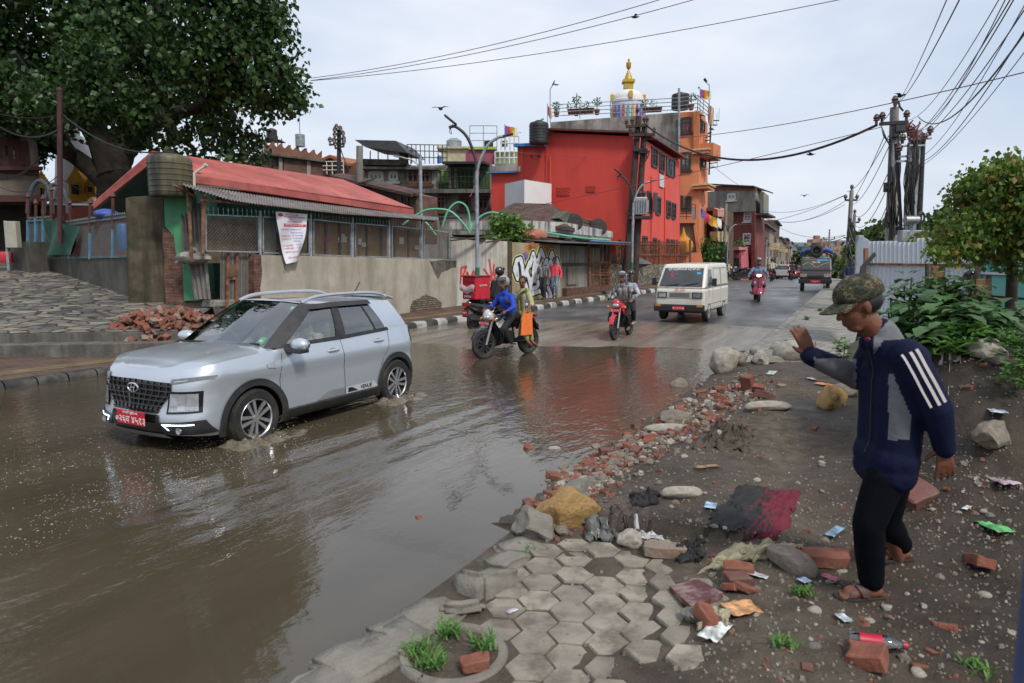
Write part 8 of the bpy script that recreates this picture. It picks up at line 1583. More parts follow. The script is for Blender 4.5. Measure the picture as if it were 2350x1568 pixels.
# ---------------------------------------------------------------- van, small truck, far cars
def boxcar(name,label,loc,rz,low,up,W,pm,taper=.2,scale=None,bev=.07):
 t=thing(name,label,'van' if 'van' in name else 'bus' if 'bus' in name else 'car',loc,rz,scale=scale);zb=low[0][1]
 for nm,pr in (('body',low),('cab_top',up)):
  mb=MB();mb.prism([(x,-W/2,z) for x,z in pr],(0,W,0));z0=min(p.z for p in mb.v) if nm != 'body' else 9
  for p in mb.v:
   if p.z>z0:p.y *= 1-(p.z-z0)*taper
  mb.build(nm,pm,t,bev=bev)
 return t
def pane(t,nm,m,pts,n,th=.012):mb=MB();n=V(n).normalized();mb.prism([V(p)+n*.004 for p in pts],n*th);return mb.build(nm,m,t)
def cars():
 WP=mat('cream_white_paint',(.62,.60,.53),.35,.06,3,coord='OBJ',coat=.3,blot=.25,bcol=(.42,.39,.32),blscale=2);DG=mat('dark_car_glass',(.03,.038,.042),.05,.5,1.5,coord='OBJ',spec=.8);LN=MATS['lamp_lens'];PLW,PLR=MATS['plate_white'],MATS['plate_red']
 p=P(1572,731,21.4)+RD*1.05;p.z=zr(*sw(p));t=boxcar('white_van','cream white van coming down the wet road, a red plate on its black bumper',tuple(p),R(-119),[(1.62,.3),(1.63,.62),(1.60,.96),(-1.6,.98),(-1.6,.3)],[(1.595,.96),(1.12,1.60),(1.0,1.65),(-1.50,1.68),(-1.6,.98)],1.42,WP,.14,1.06)
 n=(.8,0,.55);wp=lambda y,k:(lerp(1.585,1.14,k),y*lerp(1,.93,k),lerp(.99,1.57,k));w_=pane(t,'windshield',DG,[wp(-.62,.05),wp(.62,.05),wp(.60,.93),wp(-.60,.93)],n);W3=mat('white_print',(.75,.75,.75));text('श्री दक्षिणकाली माई की जय',.085,'window_lettering',W3,w_,frame_M(V(wp(0,.85))+V(n)*.022,(0,1,0),(-.55,0,.8)));pane(w_,'blue_sticker',mat('blue_sticker',(.05,.3,.6),.5),[wp(.42,.62),wp(.54,.62),wp(.54,.72),wp(.42,.72)],n,.02)
 mb=MB();q=random.Random(8);c=V(wp(-.32,.5))+V(n)*.02
 for k in range(12):a=k*.52;mb.bar(c,c+V((-.02*math.sin(a),.2*math.cos(a)*q.uniform(.5,1),.18*math.sin(a))),.008)
 mb.build('tinsel_star',mat('pink_tinsel',(.6,.1,.15),.5),w_);mb=MB();mb.bar(V(wp(.1,.05))+V(n)*.03,V(wp(.5,.2))+V(n)*.03,.018);mb.bar(V(wp(-.4,.05))+V(n)*.03,V(wp(-.05,.12))+V(n)*.03,.018);mb.build('wiper',BLACK,t)
 mb=MB();mb.box((1.66,0,.40),(.12,1.46,.2));mb.build('bumper',BLACK,t,bev=.03);mb=MB();mb.box((1.635,0,.77),(.02,1.34,.17));g=mb.build('grille',mat('grey_grille',(.42,.41,.38),.5,.1),t);mb=MB()
 for k in range(4):mb.box((1.648,0,.72+k*.035),(.012,.58,.012))
 mb.build('grille_slats',DARKSTEEL,g);mb=MB();mb.box((1.725,0,.40),(.012,.34,.11));pl=mb.build('number_plate',PLR,t);text('बा २१ च ४७',.075,'plate_number',PLW,pl,frame_M((1.733,0,.40),(0,1,0),(0,0,1)));text('जय माता',.09,'bonnet_lettering',mat('red_print'),t,frame_M((1.627,0,.915),(0,1,0),(-.08,0,1)))
 for sg in (-1,1):
  mb=MB();mb.box((1.645,sg*.50,.77),(.02,.27,.17));o=mb.build('headlamp',BLACK,t);mb=MB();mb.box((1.652,sg*.50,.77),(.025,.21,.12));mb.build('lamp_glass',LN,o);mb=MB();mb.box((1.70,sg*.60,.47),(.06,.16,.05));mb.build('indicator',mat('amber_lens'),t)
  y=sg*.705;pane(t,'side_window',DG,[(1.28,y,1.02),(.72,y,1.02),(.72,y*.93,1.50),(1.08,y*.925,1.50)],(0,sg,.2),.006)
  for x0,x1 in ((.5,-.4),(-.5,-1.42)):
   mb=MB();ps=[V((x,y*k+sg*.012,z)) for x,z,k in ((x0,1.04,.99),(x1,1.04,.99),(x1,1.54,.925),(x0,1.54,.925))]
   for a,b in zip(ps,ps[1:]+ps[:1]):mb.bar(a,b,.014)
   mb.build('panel_rim',mat('cream_shade',(.4,.38,.33),.5),t)
  mb=MB()
  for x in (.62,-.44):mb.bar((x,sg*.712,.36),(x,sg*.712,.98),.012,.01)
  mb.bar((1.3,sg*.713,.52),(-1.5,sg*.713,.52),.03,.01);mb.build('door_seam',mat('cream_shade'),t);mb=MB();mb.bar((1.2,sg*.72,1.1),(1.22,sg*.86,1.12),.03);mb.box((1.22,sg*.88,1.14),(.05,.13,.22));mb.build('mirror',BLACK,t,bev=.015)
  for x in (1.0,-.95):w2=wheel(t,x,sg*.63,.27,.16,STEEL,8,dark=STEEL);w2.rotation_euler.z=0 if sg>0 else math.pi
 mb=MB();mb.box((0,0,.5),(2.9,1.1,.5));mb.build('underbody',BLACK,t)
 # dark small truck with tarp and tyre
 BRN=mat('dark_brown_paint',(.045,.032,.03),.3,.15,3,coord='OBJ',coat=.3);p=P(1868,672,32.6)+RD*.1;p.z=zr(*sw(p));t=boxcar('mini_truck','dark brown mini truck with a tyre and blue tarps on its roof',tuple(p),R(-114),[(.0,.42),(.05,.8),(-.05,1.05),(-1.3,1.05),(-1.3,.42)],[(-.05,1.05),(-.42,1.72),(-1.2,1.76),(-1.3,1.05)],1.5,BRN,.1,.93);t['category']='truck'
 wp=lambda y,k:(lerp(-.06,-.42,k)+.01,y*lerp(1,.94,k),lerp(1.07,1.70,k));n=(.88,0,.47);w_=pane(t,'windshield',DG,[wp(-.66,.08),wp(.66,.08),wp(.64,.94),wp(-.64,.94)],n);mb=MB();mb.tube(spline([V(wp(y,k))+V(n)*.025 for y,k in ((-.64,.42),(-.35,.62),(0,.25),(.35,.5),(.64,.62))],5),.018,5);mb.build('garland',mat('marigold',(.55,.3,.05),.8),w_)
 pane(w_,'blue_banner',mat('blue_sticker'),[wp(.05,.78),wp(.58,.78),wp(.58,.88),wp(.05,.88)],n,.02);pane(w_,'red_banner',mat('red_print'),[wp(-.58,.85),wp(.0,.85),wp(.0,.90),wp(-.58,.90)],n,.02);text('Om Sai',.13,'window_lettering',mat('white_print'),w_,frame_M(V(wp(0,.66))+V(n)*.022,(0,1,0),(-.47,0,.88)))
 for sg in (-1,1):mb=MB();mb.box((.045,sg*.56,.82),(.06,.32,.17),rz=-sg*.12);o=mb.build('headlamp',LN,t,bev=.02);mb=MB();mb.box((.06,sg*.6,.89),(.05,.22,.05));mb.build('indicator',mat('amber_lens'),o);mb=MB();mb.bar((-.2,sg*.76,1.2),(-.15,sg*.9,1.25),.03);mb.box((-.15,sg*.93,1.25),(.05,.14,.3));mb.build('mirror',BLACK,t);[wheel(t,x,sg*.62,.26,.17,STEEL,6) for x in (-.55,-2.5)]
 mb=MB();mb.box((.06,0,.52),(.14,1.56,.22));mb.build('bumper',BLACK,t,bev=.03);mb=MB();mb.box((.05,0,.76),(.06,.7,.1));mb.build('grille',BLACK,t);mb=MB();mb.box((.14,0,.52),(.02,.5,.12));pl=mb.build('number_plate',PLR,t);text('बा १९ च',.08,'plate_number',PLW,pl,frame_M((.152,0,.52),(0,1,0),(0,0,1)))
 mb=MB();mb.box((-2.5,0,.75),(2.3,1.5,.12));mb.box((-2.5,.73,1.0),(2.3,.05,.45));mb.box((-2.5,-.73,1.0),(2.3,.05,.45));mb.build('load_bed',BRN,t);mb=MB()
 for x in (-1.5,-2.5,-3.5):mb.tube([(x,-.74,.9),(x,-.74,1.85),(x,-.4,2.0),(x,.4,2.0),(x,.74,1.85),(x,.74,.9)],.025,6)
 mb.build('hoop_frame',DARKSTEEL,t);TB=cloth('blue_tarp',(.015,.04,.3));mb=MB()
 for y0,y1 in ((-.78,-.2),(.22,.80)):ps=spline([V((-1.45,lerp(y0,y1,k/4),1.86+.28*math.sin(math.pi*(.15+.5*(k/4 if y0<0 else 1-k/4))))) for k in range(5)],4);mb.tube(ps,[.11+.06*fbm(i*.8,y0*5) for i in range(len(ps))],10)
 mb.build('tarp_roll',TB,t);mb=MB();mb.lathe([(.19,-.1),(.26,-.11),(.33,-.06),(.33,.06),(.26,.11),(.19,.1)],(-1.05,.0,2.08),24,Matrix.Rotation(R(80),3,'Y'),cap=False);mb.ball((-1.1,0,2.05),(.05,.2,.2),12,8);mb.build('spare_tyre',RUBBER,t)
 for (nm,lab,u,v,Y,col,a) in (('silver_hatchback','distant silver hatchback seen from behind, left of the dark riders',1796,639,74,(.45,.45,.46),62),('red_car','distant red car with its lamps on, half hidden by the dark truck',1836,637,82,(.45,.02,.03),-114),('red_bus','distant red roofed minibus behind the silver hatchback',1808,634,90,(.4,.03,.03),62)):
  p=P(u,v,Y);p.z=zr(*sw(p));k=1.2 if 'bus' in nm else 1.0;m=mat(nm+'_paint',col,.25,.1,3,coord='OBJ',coat=.5);t=boxcar(nm,lab,tuple(p),R(a),[(1.9,.3),(1.9,.75),(1.0,.95),(-1.9,1.0),(-1.9,.3)],[(.95,.95),(.3,1.5),(-1.5,1.52),(-1.88,1.0)],1.7,m,.18,k*1.05)
  pane(t,'back_window',DG,[(-1.84,-.66,1.05),(-1.84,.66,1.05),(-1.53,.58,1.46),(-1.53,-.58,1.46)],(-.8,0,.55));pane(t,'windshield',DG,[(.9,-.7,1.0),(.9,.7,1.0),(.36,.62,1.45),(.36,-.62,1.45)],(.7,0,.7))
  for sg in (-1,1):mb=MB();mb.box((1.9,sg*.62,.74),(.05,.35,.14));mb.build('headlamp',MATS['lit_headlamp'] if 'red_c' in nm else LN,t);mb=MB();mb.box((-1.9,sg*.72,.88),(.06,.16,.24));mb.build('tail_lamp',MATS['red_lens'],t);[wheel(t,x,sg*.75,.3,.18,STEEL,5) for x in (1.2,-1.2)]
  mb=MB();mb.box((0,0,.36),(3.84,1.66,.2));mb.build('underbody',BLACK,t);mb=MB();mb.box((1.91,0,.72),(.03,.7,.16));mb.build('grille',BLACK,t)
cars()
# ---------------------------------------------------------------- man in the cap at the right
def man():
 b=P(1985,1372,3.42);t=thing('person','man in a camouflage cap and navy striped jacket holding one hand out over the debris','person',tuple(b));o=lambda u,v,y:P(u,v,y)-b;mb,jk,tr=MB(),MB(),MB()
 NAVY=cloth('navy_jacket',(.006,.009,.032),rough=.8,spec=.15);GREY=cloth('grey_jacket_panel',(.13,.135,.145));SK=mat('tanned_skin',(.15,.058,.033),.5,.2,12,coord='OBJ',spec=.35,bump=.2,bscale=50)
 hd,nk,ch,hp=o(1970,705,3.42),o(2020,764,3.42),o(2048,860,3.42),o(2036,1035,3.42);f=V((-1,.0,-.34));at,M=headm(mb,hd,f,s=1.06,n=22);caps(mb,nk+V((.01,0,-.03)),hd+V((.035,0,-.06)),.062,.055,14);caps(mb,hp,ch,.06,.07)
 for k,y in enumerate((-.085,0,.085)):caps(jk,hp+V((0,y*.95,.03)),ch+V((.005,y,-.02)),.110,.122,16)
 caps(jk,ch+V((.0,-.15,.10)),ch+V((-.02,.15,.10)),.085,.085,14);caps(jk,ch+V((0,0,.06)),nk+V((.01,0,-.05)),.125,.085,16);caps(jk,hp+V((-.01,-.08,-.02)),hp+V((-.01,.08,-.02)),.120,.120,16);caps(jk,hp+V((-.01,-.08,-.09)),hp+V((-.01,.08,-.09)),.114,.114,16)
 caps(jk,nk+V((.035,0,-.09)),nk+V((.005,0,.0)),.10,.078,16)
 for y in (-.04,.04):caps(jk,nk+V((.03,y,-.03)),nk+V((-.045,y,-.055)),.045,.04,10)
 A=((o(2080,815,3.24),o(2148,935,3.18),o(2166,1024,3.2)),(o(2005,812,3.60),o(1966,866,3.66),o(1860,816,3.54)))
 for i,(s_,e,w_) in enumerate(A):
  d=(w_-e).normalized();caps(mb,s_,e,.045,.036);caps(mb,e,w_,.036,.026);caps(jk,s_,e,.083,.070,14);caps(jk,e,w_+d*.012,.070,.050,14)
  if i:hand(mb,w_,(-.40,-.05,.80),(-.8,-.1,-.3),(-.55,.75,-.1),1.06,.07,.07,.0095,(-.85,-.1,.35))
  else:hand(mb,w_,(.12,-.05,-1),(-.9,.2,-.2),(.1,.9,0),1.04,.13,.2,.0095)
 for h,kn,an,tr_ in ((o(2030,1098,3.345),o(1992,1205,3.34),o(1998,1345,3.40),0),(o(2052,1060,3.52),o(2032,1195,3.64),o(2062,1290,3.76),1)):
  caps(mb,h,kn,.07,.045);caps(mb,kn,an,.046,.032);an.z=zv(*sw(an+b))-b.z+.066;caps(tr,h,kn,.096,.079,14);caps(tr,kn,an+UP*.03,.079,.064,14);caps(tr,hp+V((.0,0,-.06)),h,.10,.098,14);z=-.058
  caps(mb,an+V((.03,0,z+.028)),an+V((-.11,0,z+.02)),.034,.036,12);caps(mb,an,an+V((-.03,0,z+.03)),.034,.04,12)
  for k in range(5):y=(k-2)*.017;caps(mb,an+V((-.10,y,z+.014)),an+V((-.165+.006*abs(k-1),y*1.1,z+.006)),.0115,.010,8)
  s2=MB();s2.prism([an+V((x,y,z-.018)) for x,y in ((.07,-.03),(.08,.0),(.07,.03),(-.05,.04),(-.13,.05),(-.185,.03),(-.19,-.01),(-.17,-.042),(-.1,-.05),(-.03,-.038))],(0,0,.022));s2.build('sandal_sole',mat('dark_sole',(.02,.016,.014),.8),t,bev=.006);s2=MB()
  for x0,x1 in ((-.03,-.12),(-.12,-.04)):s2.grid(lambda i,j:(lambda a:an+V((lerp(x0,x1,i/10)-.018+.036*j,.047*math.cos(a),z+.012+.052*math.sin(a)*(1.1 if lerp(x0,x1,i/10)>-.08 else .8))))(math.pi*i/10),10,1)
  s2.build('sandal_strap',mat('brown_strap',(.065,.028,.026),.6,.2),t)
 vox(mb,'body',SK,t,.0068,2);j=vox(jk,'jacket',NAVY,t,.0105,3);tq=vox(tr,'trousers',cloth('black_cotton',(.003,.0035,.006),spec=.1),t,.011,3)
 for ob,am,fr in ((j,.010,6.5),(tq,.009,8)):
  for v in ob.data.vertices:v.co+=v.normal*am*fbm(v.co.x*fr,v.co.y*fr,v.co.z*fr*.55,3)
 j.data.materials.append(GREY);el=A[0]
 for p in j.data.polygons:
  c=p.center;w_=c+b;y_=w_.y;dd=V((w_.x,w_.y,w_.z-CH));a_=dd.y*cT-dd.z*sT;u,v=CU+FPX*dd.x/a_,CV-FPX*(dd.z*cT+dd.y*sT)/a_;near=c.y<ch.y+.02
  yoke=near and 2004<u<2096 and v>774-(u-2004)*1.1 and v<(800-(u-2013)*1.3 if u<2030 else 780-(u-2030)*.06);side=near and 858<v<1010 and 2038<u<2048+(min(v,950)-858)*.44 and c.y>A[0][1].y+.02;fore=(not near) and 1868<u<1964 and v>822+(u-1885)*.02 and v<900
  if yoke or side or fore:p.material_index=1
 ST=mat('white_stripe',(.50,.47,.45),.8)
 for k in range(3):
  s2=MB();pts=[]
  for i in range(17):
   q=el[0].lerp(el[1],-.12+1.0*i/16);ax=(el[1]-el[0]).normalized();sd=ax.cross(V((0,-1,0))).normalized();g=q+V((0,-.2,0))+sd*((k-1)*.03+.012);ok,h,n_,_=j.ray_cast(g,V((0,1,0)));pts.append((h+n_*.0025 if ok else q,sd))
  vs=[x for p_,sd in pts for x in (p_-sd*.0075,p_+sd*.0075)];s2.add(vs,[(2*i,2*i+1,2*i+3,2*i+2) for i in range(16)],True);s2.build('sleeve_stripe',ST,t)
 ok,h,n_,_=j.ray_cast(o(1988,832,3.0),V((.0,1,0)))
 if ok:
  e2=n_.cross(UP).normalized()*-1;Mx=frame_M(h+n_*.004,UP.cross(n_),UP);lg=MB()
  for k in range(3):x0=-.018+k*.014;hh=.012+.011*k;lg.prism([Mx @ V((x0,0,0)),Mx @ V((x0+.010,0,0)),Mx @ V((x0+.010-.002,hh,0)),Mx @ V((x0-.004,hh*.8,0))],n_*.002)
  lg.build('chest_emblem',ST,t);text('adidas',.018,'chest_lettering',ST,t,Mx @ Matrix.Translation((0,-.011,0)),.001)
 z=MB();pz=[]
 for i in range(24):
  ok,h,n_,_=j.ray_cast(o(1900,800+i*10.3,3.40),V((1,0,0)))
  if ok:pz.append(h+n_*.001)
 if len(pz)>3:z.tube(pz,.004,5);z.build('zip',DARKSTEEL,t)
 CM=bpy.data.materials.new('camouflage_cloth');CM.use_nodes=True;n,L=CM.node_tree.nodes,CM.node_tree.links;tc=n.new('ShaderNodeTexCoord');nz=noiz(n,L,tc.outputs['Object'],17,2,(1,1,1.6));cr=n.new('ShaderNodeValToRGB');cr.color_ramp.interpolation='CONSTANT';L.new(nz,cr.inputs[0]);e=cr.color_ramp.elements;e[0].color=(.012,.014,.009,1);e[1].position=.44;e[1].color=(.045,.048,.022,1)
 for p_,c in ((.50,(.035,.024,.014,1)),(.56,(.12,.105,.055,1)),(.64,(.02,.022,.012,1))):k=e.new(p_);k.color=c
 bs=n['Principled BSDF'];L.new(cr.outputs[0],bs.inputs[0]);bs.inputs['Roughness'].default_value=.9;bmp(n,L,bs,noiz(n,L,tc.outputs['Object'],300,2),.3,.003)
 c=MB();c.ball(at(-.014,0,.062),(.124,.098,.100),36,20,M,fn=lambda p,d:V((p.x,p.y,max(p.z,-.022)))*(1+.025*fbm(p.x*25,p.y*25,p.z*25)));c.build('cap',CM,t);c=MB()
 for k in (0,-.006):c.grid(lambda i,j_:at(.085*math.cos(a := (i-8)/8*1.25)+.012+(.085*j_/5)*math.cos(a*.7),.092*math.sin(a)*(1-.06*j_/5),.050+k-.022*(j_/5)-.012*math.sin(a)**2),16,5)
 c.build('cap_brim',CM,t);c=MB();c.ball(at(-.030,0,.02),(.092,.083,.075),20,12,M,fn=lambda p,d:V((min(p.x,.035),p.y,p.z)));c.build('hair',HAIR,t)
 for y in (-.032,.032):q=MB();q.ball(at(.078,y,.012),(.010,.013,.008),10,6,M);w2=q.build('eye',EYEW,t);q=MB();q.ball(at(.0855,y,.011),(.004,.006,.006),8,6,M);q.build('iris',BLACK,w2)
 q=MB();q.ball(at(.086,0,-.060),(.008,.020,.006),10,6,M);q.build('mouth',mat('dark_mouth',(.03,.01,.01),.5),t);q=MB();q.ball(nk+V((-.075,-.02,-.03)),(.012,.026,.014),10,6);q.build('scarf',mat('maroon_scarf',(.16,.02,.05),.8),t)
man()
# ---------------------------------------------------------------- rubble, pavers, litter
def gt(u,v,fn=zv):
 z=.2
 for _ in range(12):p=G(u,v,z);z=.5*z+.5*fn(*sw(p))
 p.z=fn(*sw(p));return p
RQ=random.Random(17)
BRM=[mat('broken_red_brick',(.22,.075,.045),.9,.4,12,coord='OBJ',bump=.6,bscale=40,blot=.5,bcol=(.13,.075,.055),blscale=7),mat('dark_wet_brick',(.15,.055,.04),.6,.35,12,coord='OBJ',bump=.6,bscale=40,blot=.6,bcol=(.10,.08,.065),blscale=8),mat('mortared_brick',(.24,.19,.15),.9,.3,10,coord='OBJ',bump=.6,bscale=40,blot=.5,bcol=(.2,.08,.05),blscale=6)]
STM=[mat('pale_stone',(.34,.31,.26),.8,.25,8,coord='OBJ',bump=.5,bscale=25,blot=.4,bcol=(.16,.14,.11),blscale=5),mat('brown_stone',(.19,.16,.125),.85,.3,8,coord='OBJ',bump=.5,bscale=25,blot=.4,bcol=(.09,.075,.06),blscale=5),mat('golden_rock',(.36,.22,.08),.75,.3,7,coord='OBJ',bump=.8,bscale=18,blot=.6,bcol=(.13,.075,.03),blscale=7),mat('concrete_chunk',(.21,.195,.165),.9,.25,8,coord='OBJ',bump=.7,bscale=35,blot=.5,bcol=(.10,.09,.07),blscale=4)]
def chunk(seed,kind):
 q=random.Random(seed);me=bmesh.new()
 if kind=='brick':
  L_=q.uniform(.45,1.05);bmesh.ops.create_cube(me,size=1);bmesh.ops.scale(me,vec=(.23*L_,.11,.068),verts=me.verts);bmesh.ops.bevel(me,geom=me.edges[:],offset=.006,segments=1,affect='EDGES');bmesh.ops.subdivide_edges(me,edges=me.edges[:],cuts=2,use_grid_fill=True);a=.010;fr=14
  for v in me.verts:
   if v.co.x>.05*L_:v.co.x+=.05*mn.noise(V((v.co.y*12+seed,v.co.z*12,seed)))
 else:
  bmesh.ops.create_icosphere(me,subdivisions=4,radius=.5)
  pls_=[(V((q.gauss(0,1),q.gauss(0,1),q.gauss(0,1))).normalized(),q.uniform(.27,.42)) for _ in range(13 if kind=='rock' else 4)]
  for v in me.verts:
   for n,d in pls_:
    k=v.co.dot(n)-d
    if k>0:v.co-=n*k*(.95 if kind=='rock' else .6)
  a=.05 if kind=='rock' else .02;fr=5
 for v in me.verts:v.co+=V((mn.noise(v.co*fr+V((seed,0,0))),mn.noise(v.co*fr+V((0,seed,7))),mn.noise(v.co*fr+V((5,0,seed)))))*a
 if kind=='rock':
  for v in me.verts:v.co *= 1+.05*fbm(v.co.x*7,v.co.y*7,v.co.z*7+seed)
 m=bpy.data.meshes.new(kind);me.to_mesh(m);me.free();m.polygons.foreach_set('use_smooth',[True]*len(m.polygons));m.set_sharp_from_angle(angle=R(28));return m
BMS=[[chunk(i*3+k,'brick') for i in range(5)] for k in range(3)];RMS=[[chunk(50+i*4+k,'rock' if i<4 else 'pebble') for i in range(6)] for k in range(4)]
for ms,mm in ((BMS,BRM),(RMS,STM)):
 for k,l in enumerate(ms):
  for m in l:m.materials.append(mm[k])
def put(me,name,p,label,cat,group=None,s=1.,rot=None):
 o=bpy.data.objects.new(name,me);COL.objects.link(o);o.location=p;o.scale=s if hasattr(s,'__len__') else (s,)*3;o.rotation_euler=rot or (RQ.uniform(-.35,.35),RQ.uniform(-.35,.35),RQ.uniform(0,6.3));return tag(o,label,cat,group)
def scatter():
 # heap of broken bricks at the foot of the pillar
 cx,cy=P(385,740,15.2).x,P(385,740,15.2).y
 def hz(x,y):
  e=((x-cx)/1.05)**2+((y-cy)/1.25)**2;b=lerp(.2,.48,ss(cy-1.5,cy-.7,y));return b+.38*max(0,1-e)**.7+.08*fbm(x*2,y*2)
 mb=MB();mb.grid(lambda i,j:(lambda x,y:V((x,y,hz(x,y)-.06)))(cx-1.05+2.1*i/24,cy-1.35+2.6*j/24),24,24);mb.build('rubble_bed',mat('brick_dust',(.15,.09,.065),.95,.4,6,bump=.9,bscale=20),label='bed of crumbled brick and mortar under the heap of red bricks',cat='rubble',kind='stuff')
 xb=MB()
 for i in range(290):
  a,r=RQ.random()*6.28,math.sqrt(RQ.random());x,y=cx+1.05*r*math.cos(a),cy-.1+1.25*r*math.sin(a);k=RQ.choice((0,0,0,1,1,2));m=RQ.choice(BMS[k]);lo,sc_,ro=(x,y,hz(x,y)+RQ.uniform(-.02,.09)),RQ.uniform(.8,1.25),(RQ.uniform(-.9,.9),RQ.uniform(-.9,.9),RQ.random()*6.3)
  if i % 2:put(m,'brick',lo,'broken red brick in the heap below the mossy pillar','brick','bricks heaped below the mossy pillar',sc_,ro)
  else:from mathutils import Euler;T=Matrix.Translation(lo) @ Euler(ro).to_matrix().to_4x4() @ Matrix.Scale(sc_,4);xb.m=k;xb.add([T @ v.co for v in m.vertices],[tuple(p.vertices) for p in m.polygons],True)
 xb.build('brick_rubble',BRM,kind='stuff',label='smaller bricks and pieces filling the heap below the mossy pillar',cat='rubble',ang=28)
 # rubble strewn along the water's edge
 path=[(1232,1215),(1300,1110),(1350,1075),(1420,1030),(1480,1000),(1540,965),(1580,930),(1650,900),(1720,880)]
 for i in range(270):
  t=RQ.random()*(len(path)-1.001);j=int(t);u=lerp(path[j][0],path[j+1][0],t-j)+RQ.gauss(20,27);v=lerp(path[j][1],path[j+1][1],t-j)+RQ.gauss(4,17);p=gt(u,v);p.z=max(p.z,-.05)+.012
  if RQ.random()<.42:k=RQ.choice((0,0,1,2));put(RQ.choice(BMS[k]),'brick',p,'broken brick in the rubble along the water edge','brick','bricks along the water edge',RQ.uniform(.3,.95))
  else:k=RQ.choice((0,1,1,3));s=RQ.uniform(.05,.16);put(RMS[k][RQ.randrange(4)],'stone',p,'stone in the rubble along the water edge','stone','stones along the water edge',(s,s*RQ.uniform(.7,1.1),s*.6))
 for i in range(150):
  u,v=RQ.uniform(1420,2330),RQ.uniform(850,1560)
  if v>1240 and u<1640 or v<1000 and u<1600:continue
  p=gt(u,v);b=RQ.random()
  if b<.14:put(RQ.choice(BMS[RQ.choice((0,1))]),'brick',p,'small brick piece lying on the bare dirt','brick','brick pieces on the dirt',RQ.uniform(.2,.55))
  else:s=RQ.uniform(.02,.075);put(RQ.choice(RMS[RQ.choice((0,0,1,3))]),'stone',p,'small stone lying on the bare dirt','stone','stones on the dirt',(s,s,s*.6))
 S=[(1300,1195,.50,.28,.40,2,1,'big golden brown rock at the corner of the hexagon paving',(.25,.1,.35)),(1232,1228,.34,.26,.26,3,0,'grey lump below the golden brown rock, at the water',0),(1330,1128,.30,.22,.16,3,2,'grey concrete lump above the golden brown rock',0),(1540,988,.55,.16,.10,0,4,'long pale slab stone in the rubble at the water edge',(0,.05,.15)),(1545,965,.40,.3,.2,1,3,'rounded brown boulder behind the long pale slab',0),(1564,1138,.28,.14,.10,0,5,'smooth white oval stone on the path',(0,0,.1)),(1762,940,.5,.2,.14,0,5,'flat smooth pale stone on the dirt by the standing brick',(0,0,.1)),(1662,852,.62,.5,.52,0,2,'large speckled boulder standing in the water',0),(1690,838,.5,.4,.42,1,1,'light brown boulder behind the speckled one',0),(1745,835,.4,.35,.35,0,3,'squarish pale boulder at the edge of the puddle',0),(1555,890,.34,.28,.2,1,4,'dark stone alone in the water',0),(1815,826,.62,.5,.5,0,5,'biggest round white boulder on the pavement end',0),(1766,834,.72,.3,.22,3,0,'long grey concrete chunk beside the round white boulder',(0,0,.1)),(1780,802,.36,.3,.24,0,1,'white topped stone on the pavement',0),(1733,815,.3,.3,.2,3,2,'dark block half in the puddle',0),
  (1446,1250,.20,.15,.13,0,2,'tan stone between the white bag and the paving',0),(1648,1010,.12,.09,.13,0,0,'upright pale stone in the mud clods',0),(1930,905,.42,.2,.22,1,0,'long light stone at the lip of the hole by the jacket',0),(1905,930,.5,.3,.3,2,3,'tawny rock in the hole in front of the man',0),(1148,1050,.14,.1,.08,1,5,'small rounded stone alone in the flood water',0),(1272,1038,.15,.1,.09,0,4,'tan stone in the reflection of the red building',0),(1815,1300,.28,.16,.14,1,5,'mud coloured stone under the red rag',0),(2250,960,.3,.2,.2,0,1,'grey stone on the earth heap behind the man',0),(2290,900,.3,.2,.2,1,2,'brown stone high on the earth heap',0),(1590,1420,.16,.12,.08,3,1,'dirty lump below the red board',0)]
 for u,v,a,b,c,k,j,lab,rot in S:p=gt(u,v);p.z=max(p.z,-.06)+c*.22;put(RMS[k][j],'rock',p,lab,'rock',None,(a*1.15,b*1.15,c*1.15),rot or None)
 for u,v,k,s,lab,rot in ((1718,895,0,1.7,'big red brick standing upright at the edge of the pothole',(.1,1.3,.6)),(1740,905,0,1.3,'second standing brick leaning on the upright one',(.2,1.1,1.2)),(1752,912,1,1.3,'dark brick lying beside the standing bricks',(0,.3,.6)),(1390,1042,1,.95,'whole brown brick at the water edge',(0,0,.15)),(1457,1040,1,.8,'square dark brick chunk on the rubble',0),(1522,1272,2,1.05,'muddy brick at the edge of the dark cloth',(0,0,-.2)),(1690,1318,0,.9,'red brick under the end of the burlap',(0,0,-.2)),(1690,1342,1,.95,'brown brick on top of two small ones',(0,0,.1)),(1678,1358,0,.6,'small red brick under the brown one, left',0),(1705,1360,0,.5,'smallest red brick under the brown one, right',0),(1895,1292,0,1.2,'long red brick right of the red rag',(0,0,-.05)),(1270,1098,0,.9,'red brick standing in the shallow water',0),(1215,1040,0,.8,'brick tip poking out of the water left of the tan stone',(.5,.6,0)),(964,1232,0,.45,'lone small brick in the calm grey water',0),(2100,1145,1,2.0,'big lump of dark brickwork on the slope behind the man',(.2,-.3,.3)),(2245,1300,0,.9,'red brick on the dark dirt at the right',0),(1990,1520,0,1.1,'dark red brick below the crushed bottle',0),(1090,1535,0,.8,'red brick lying inside the round planter ring',(0,0,.3)),(1625,1432,0,.9,'red brick under the folded dirty cloth',0)):
  p=gt(u,v);p.z=max(p.z,-.04)+.03;put(BMS[k][int(s*10) % 5],'brick',p,lab,'brick',None,s,rot or None)
scatter()
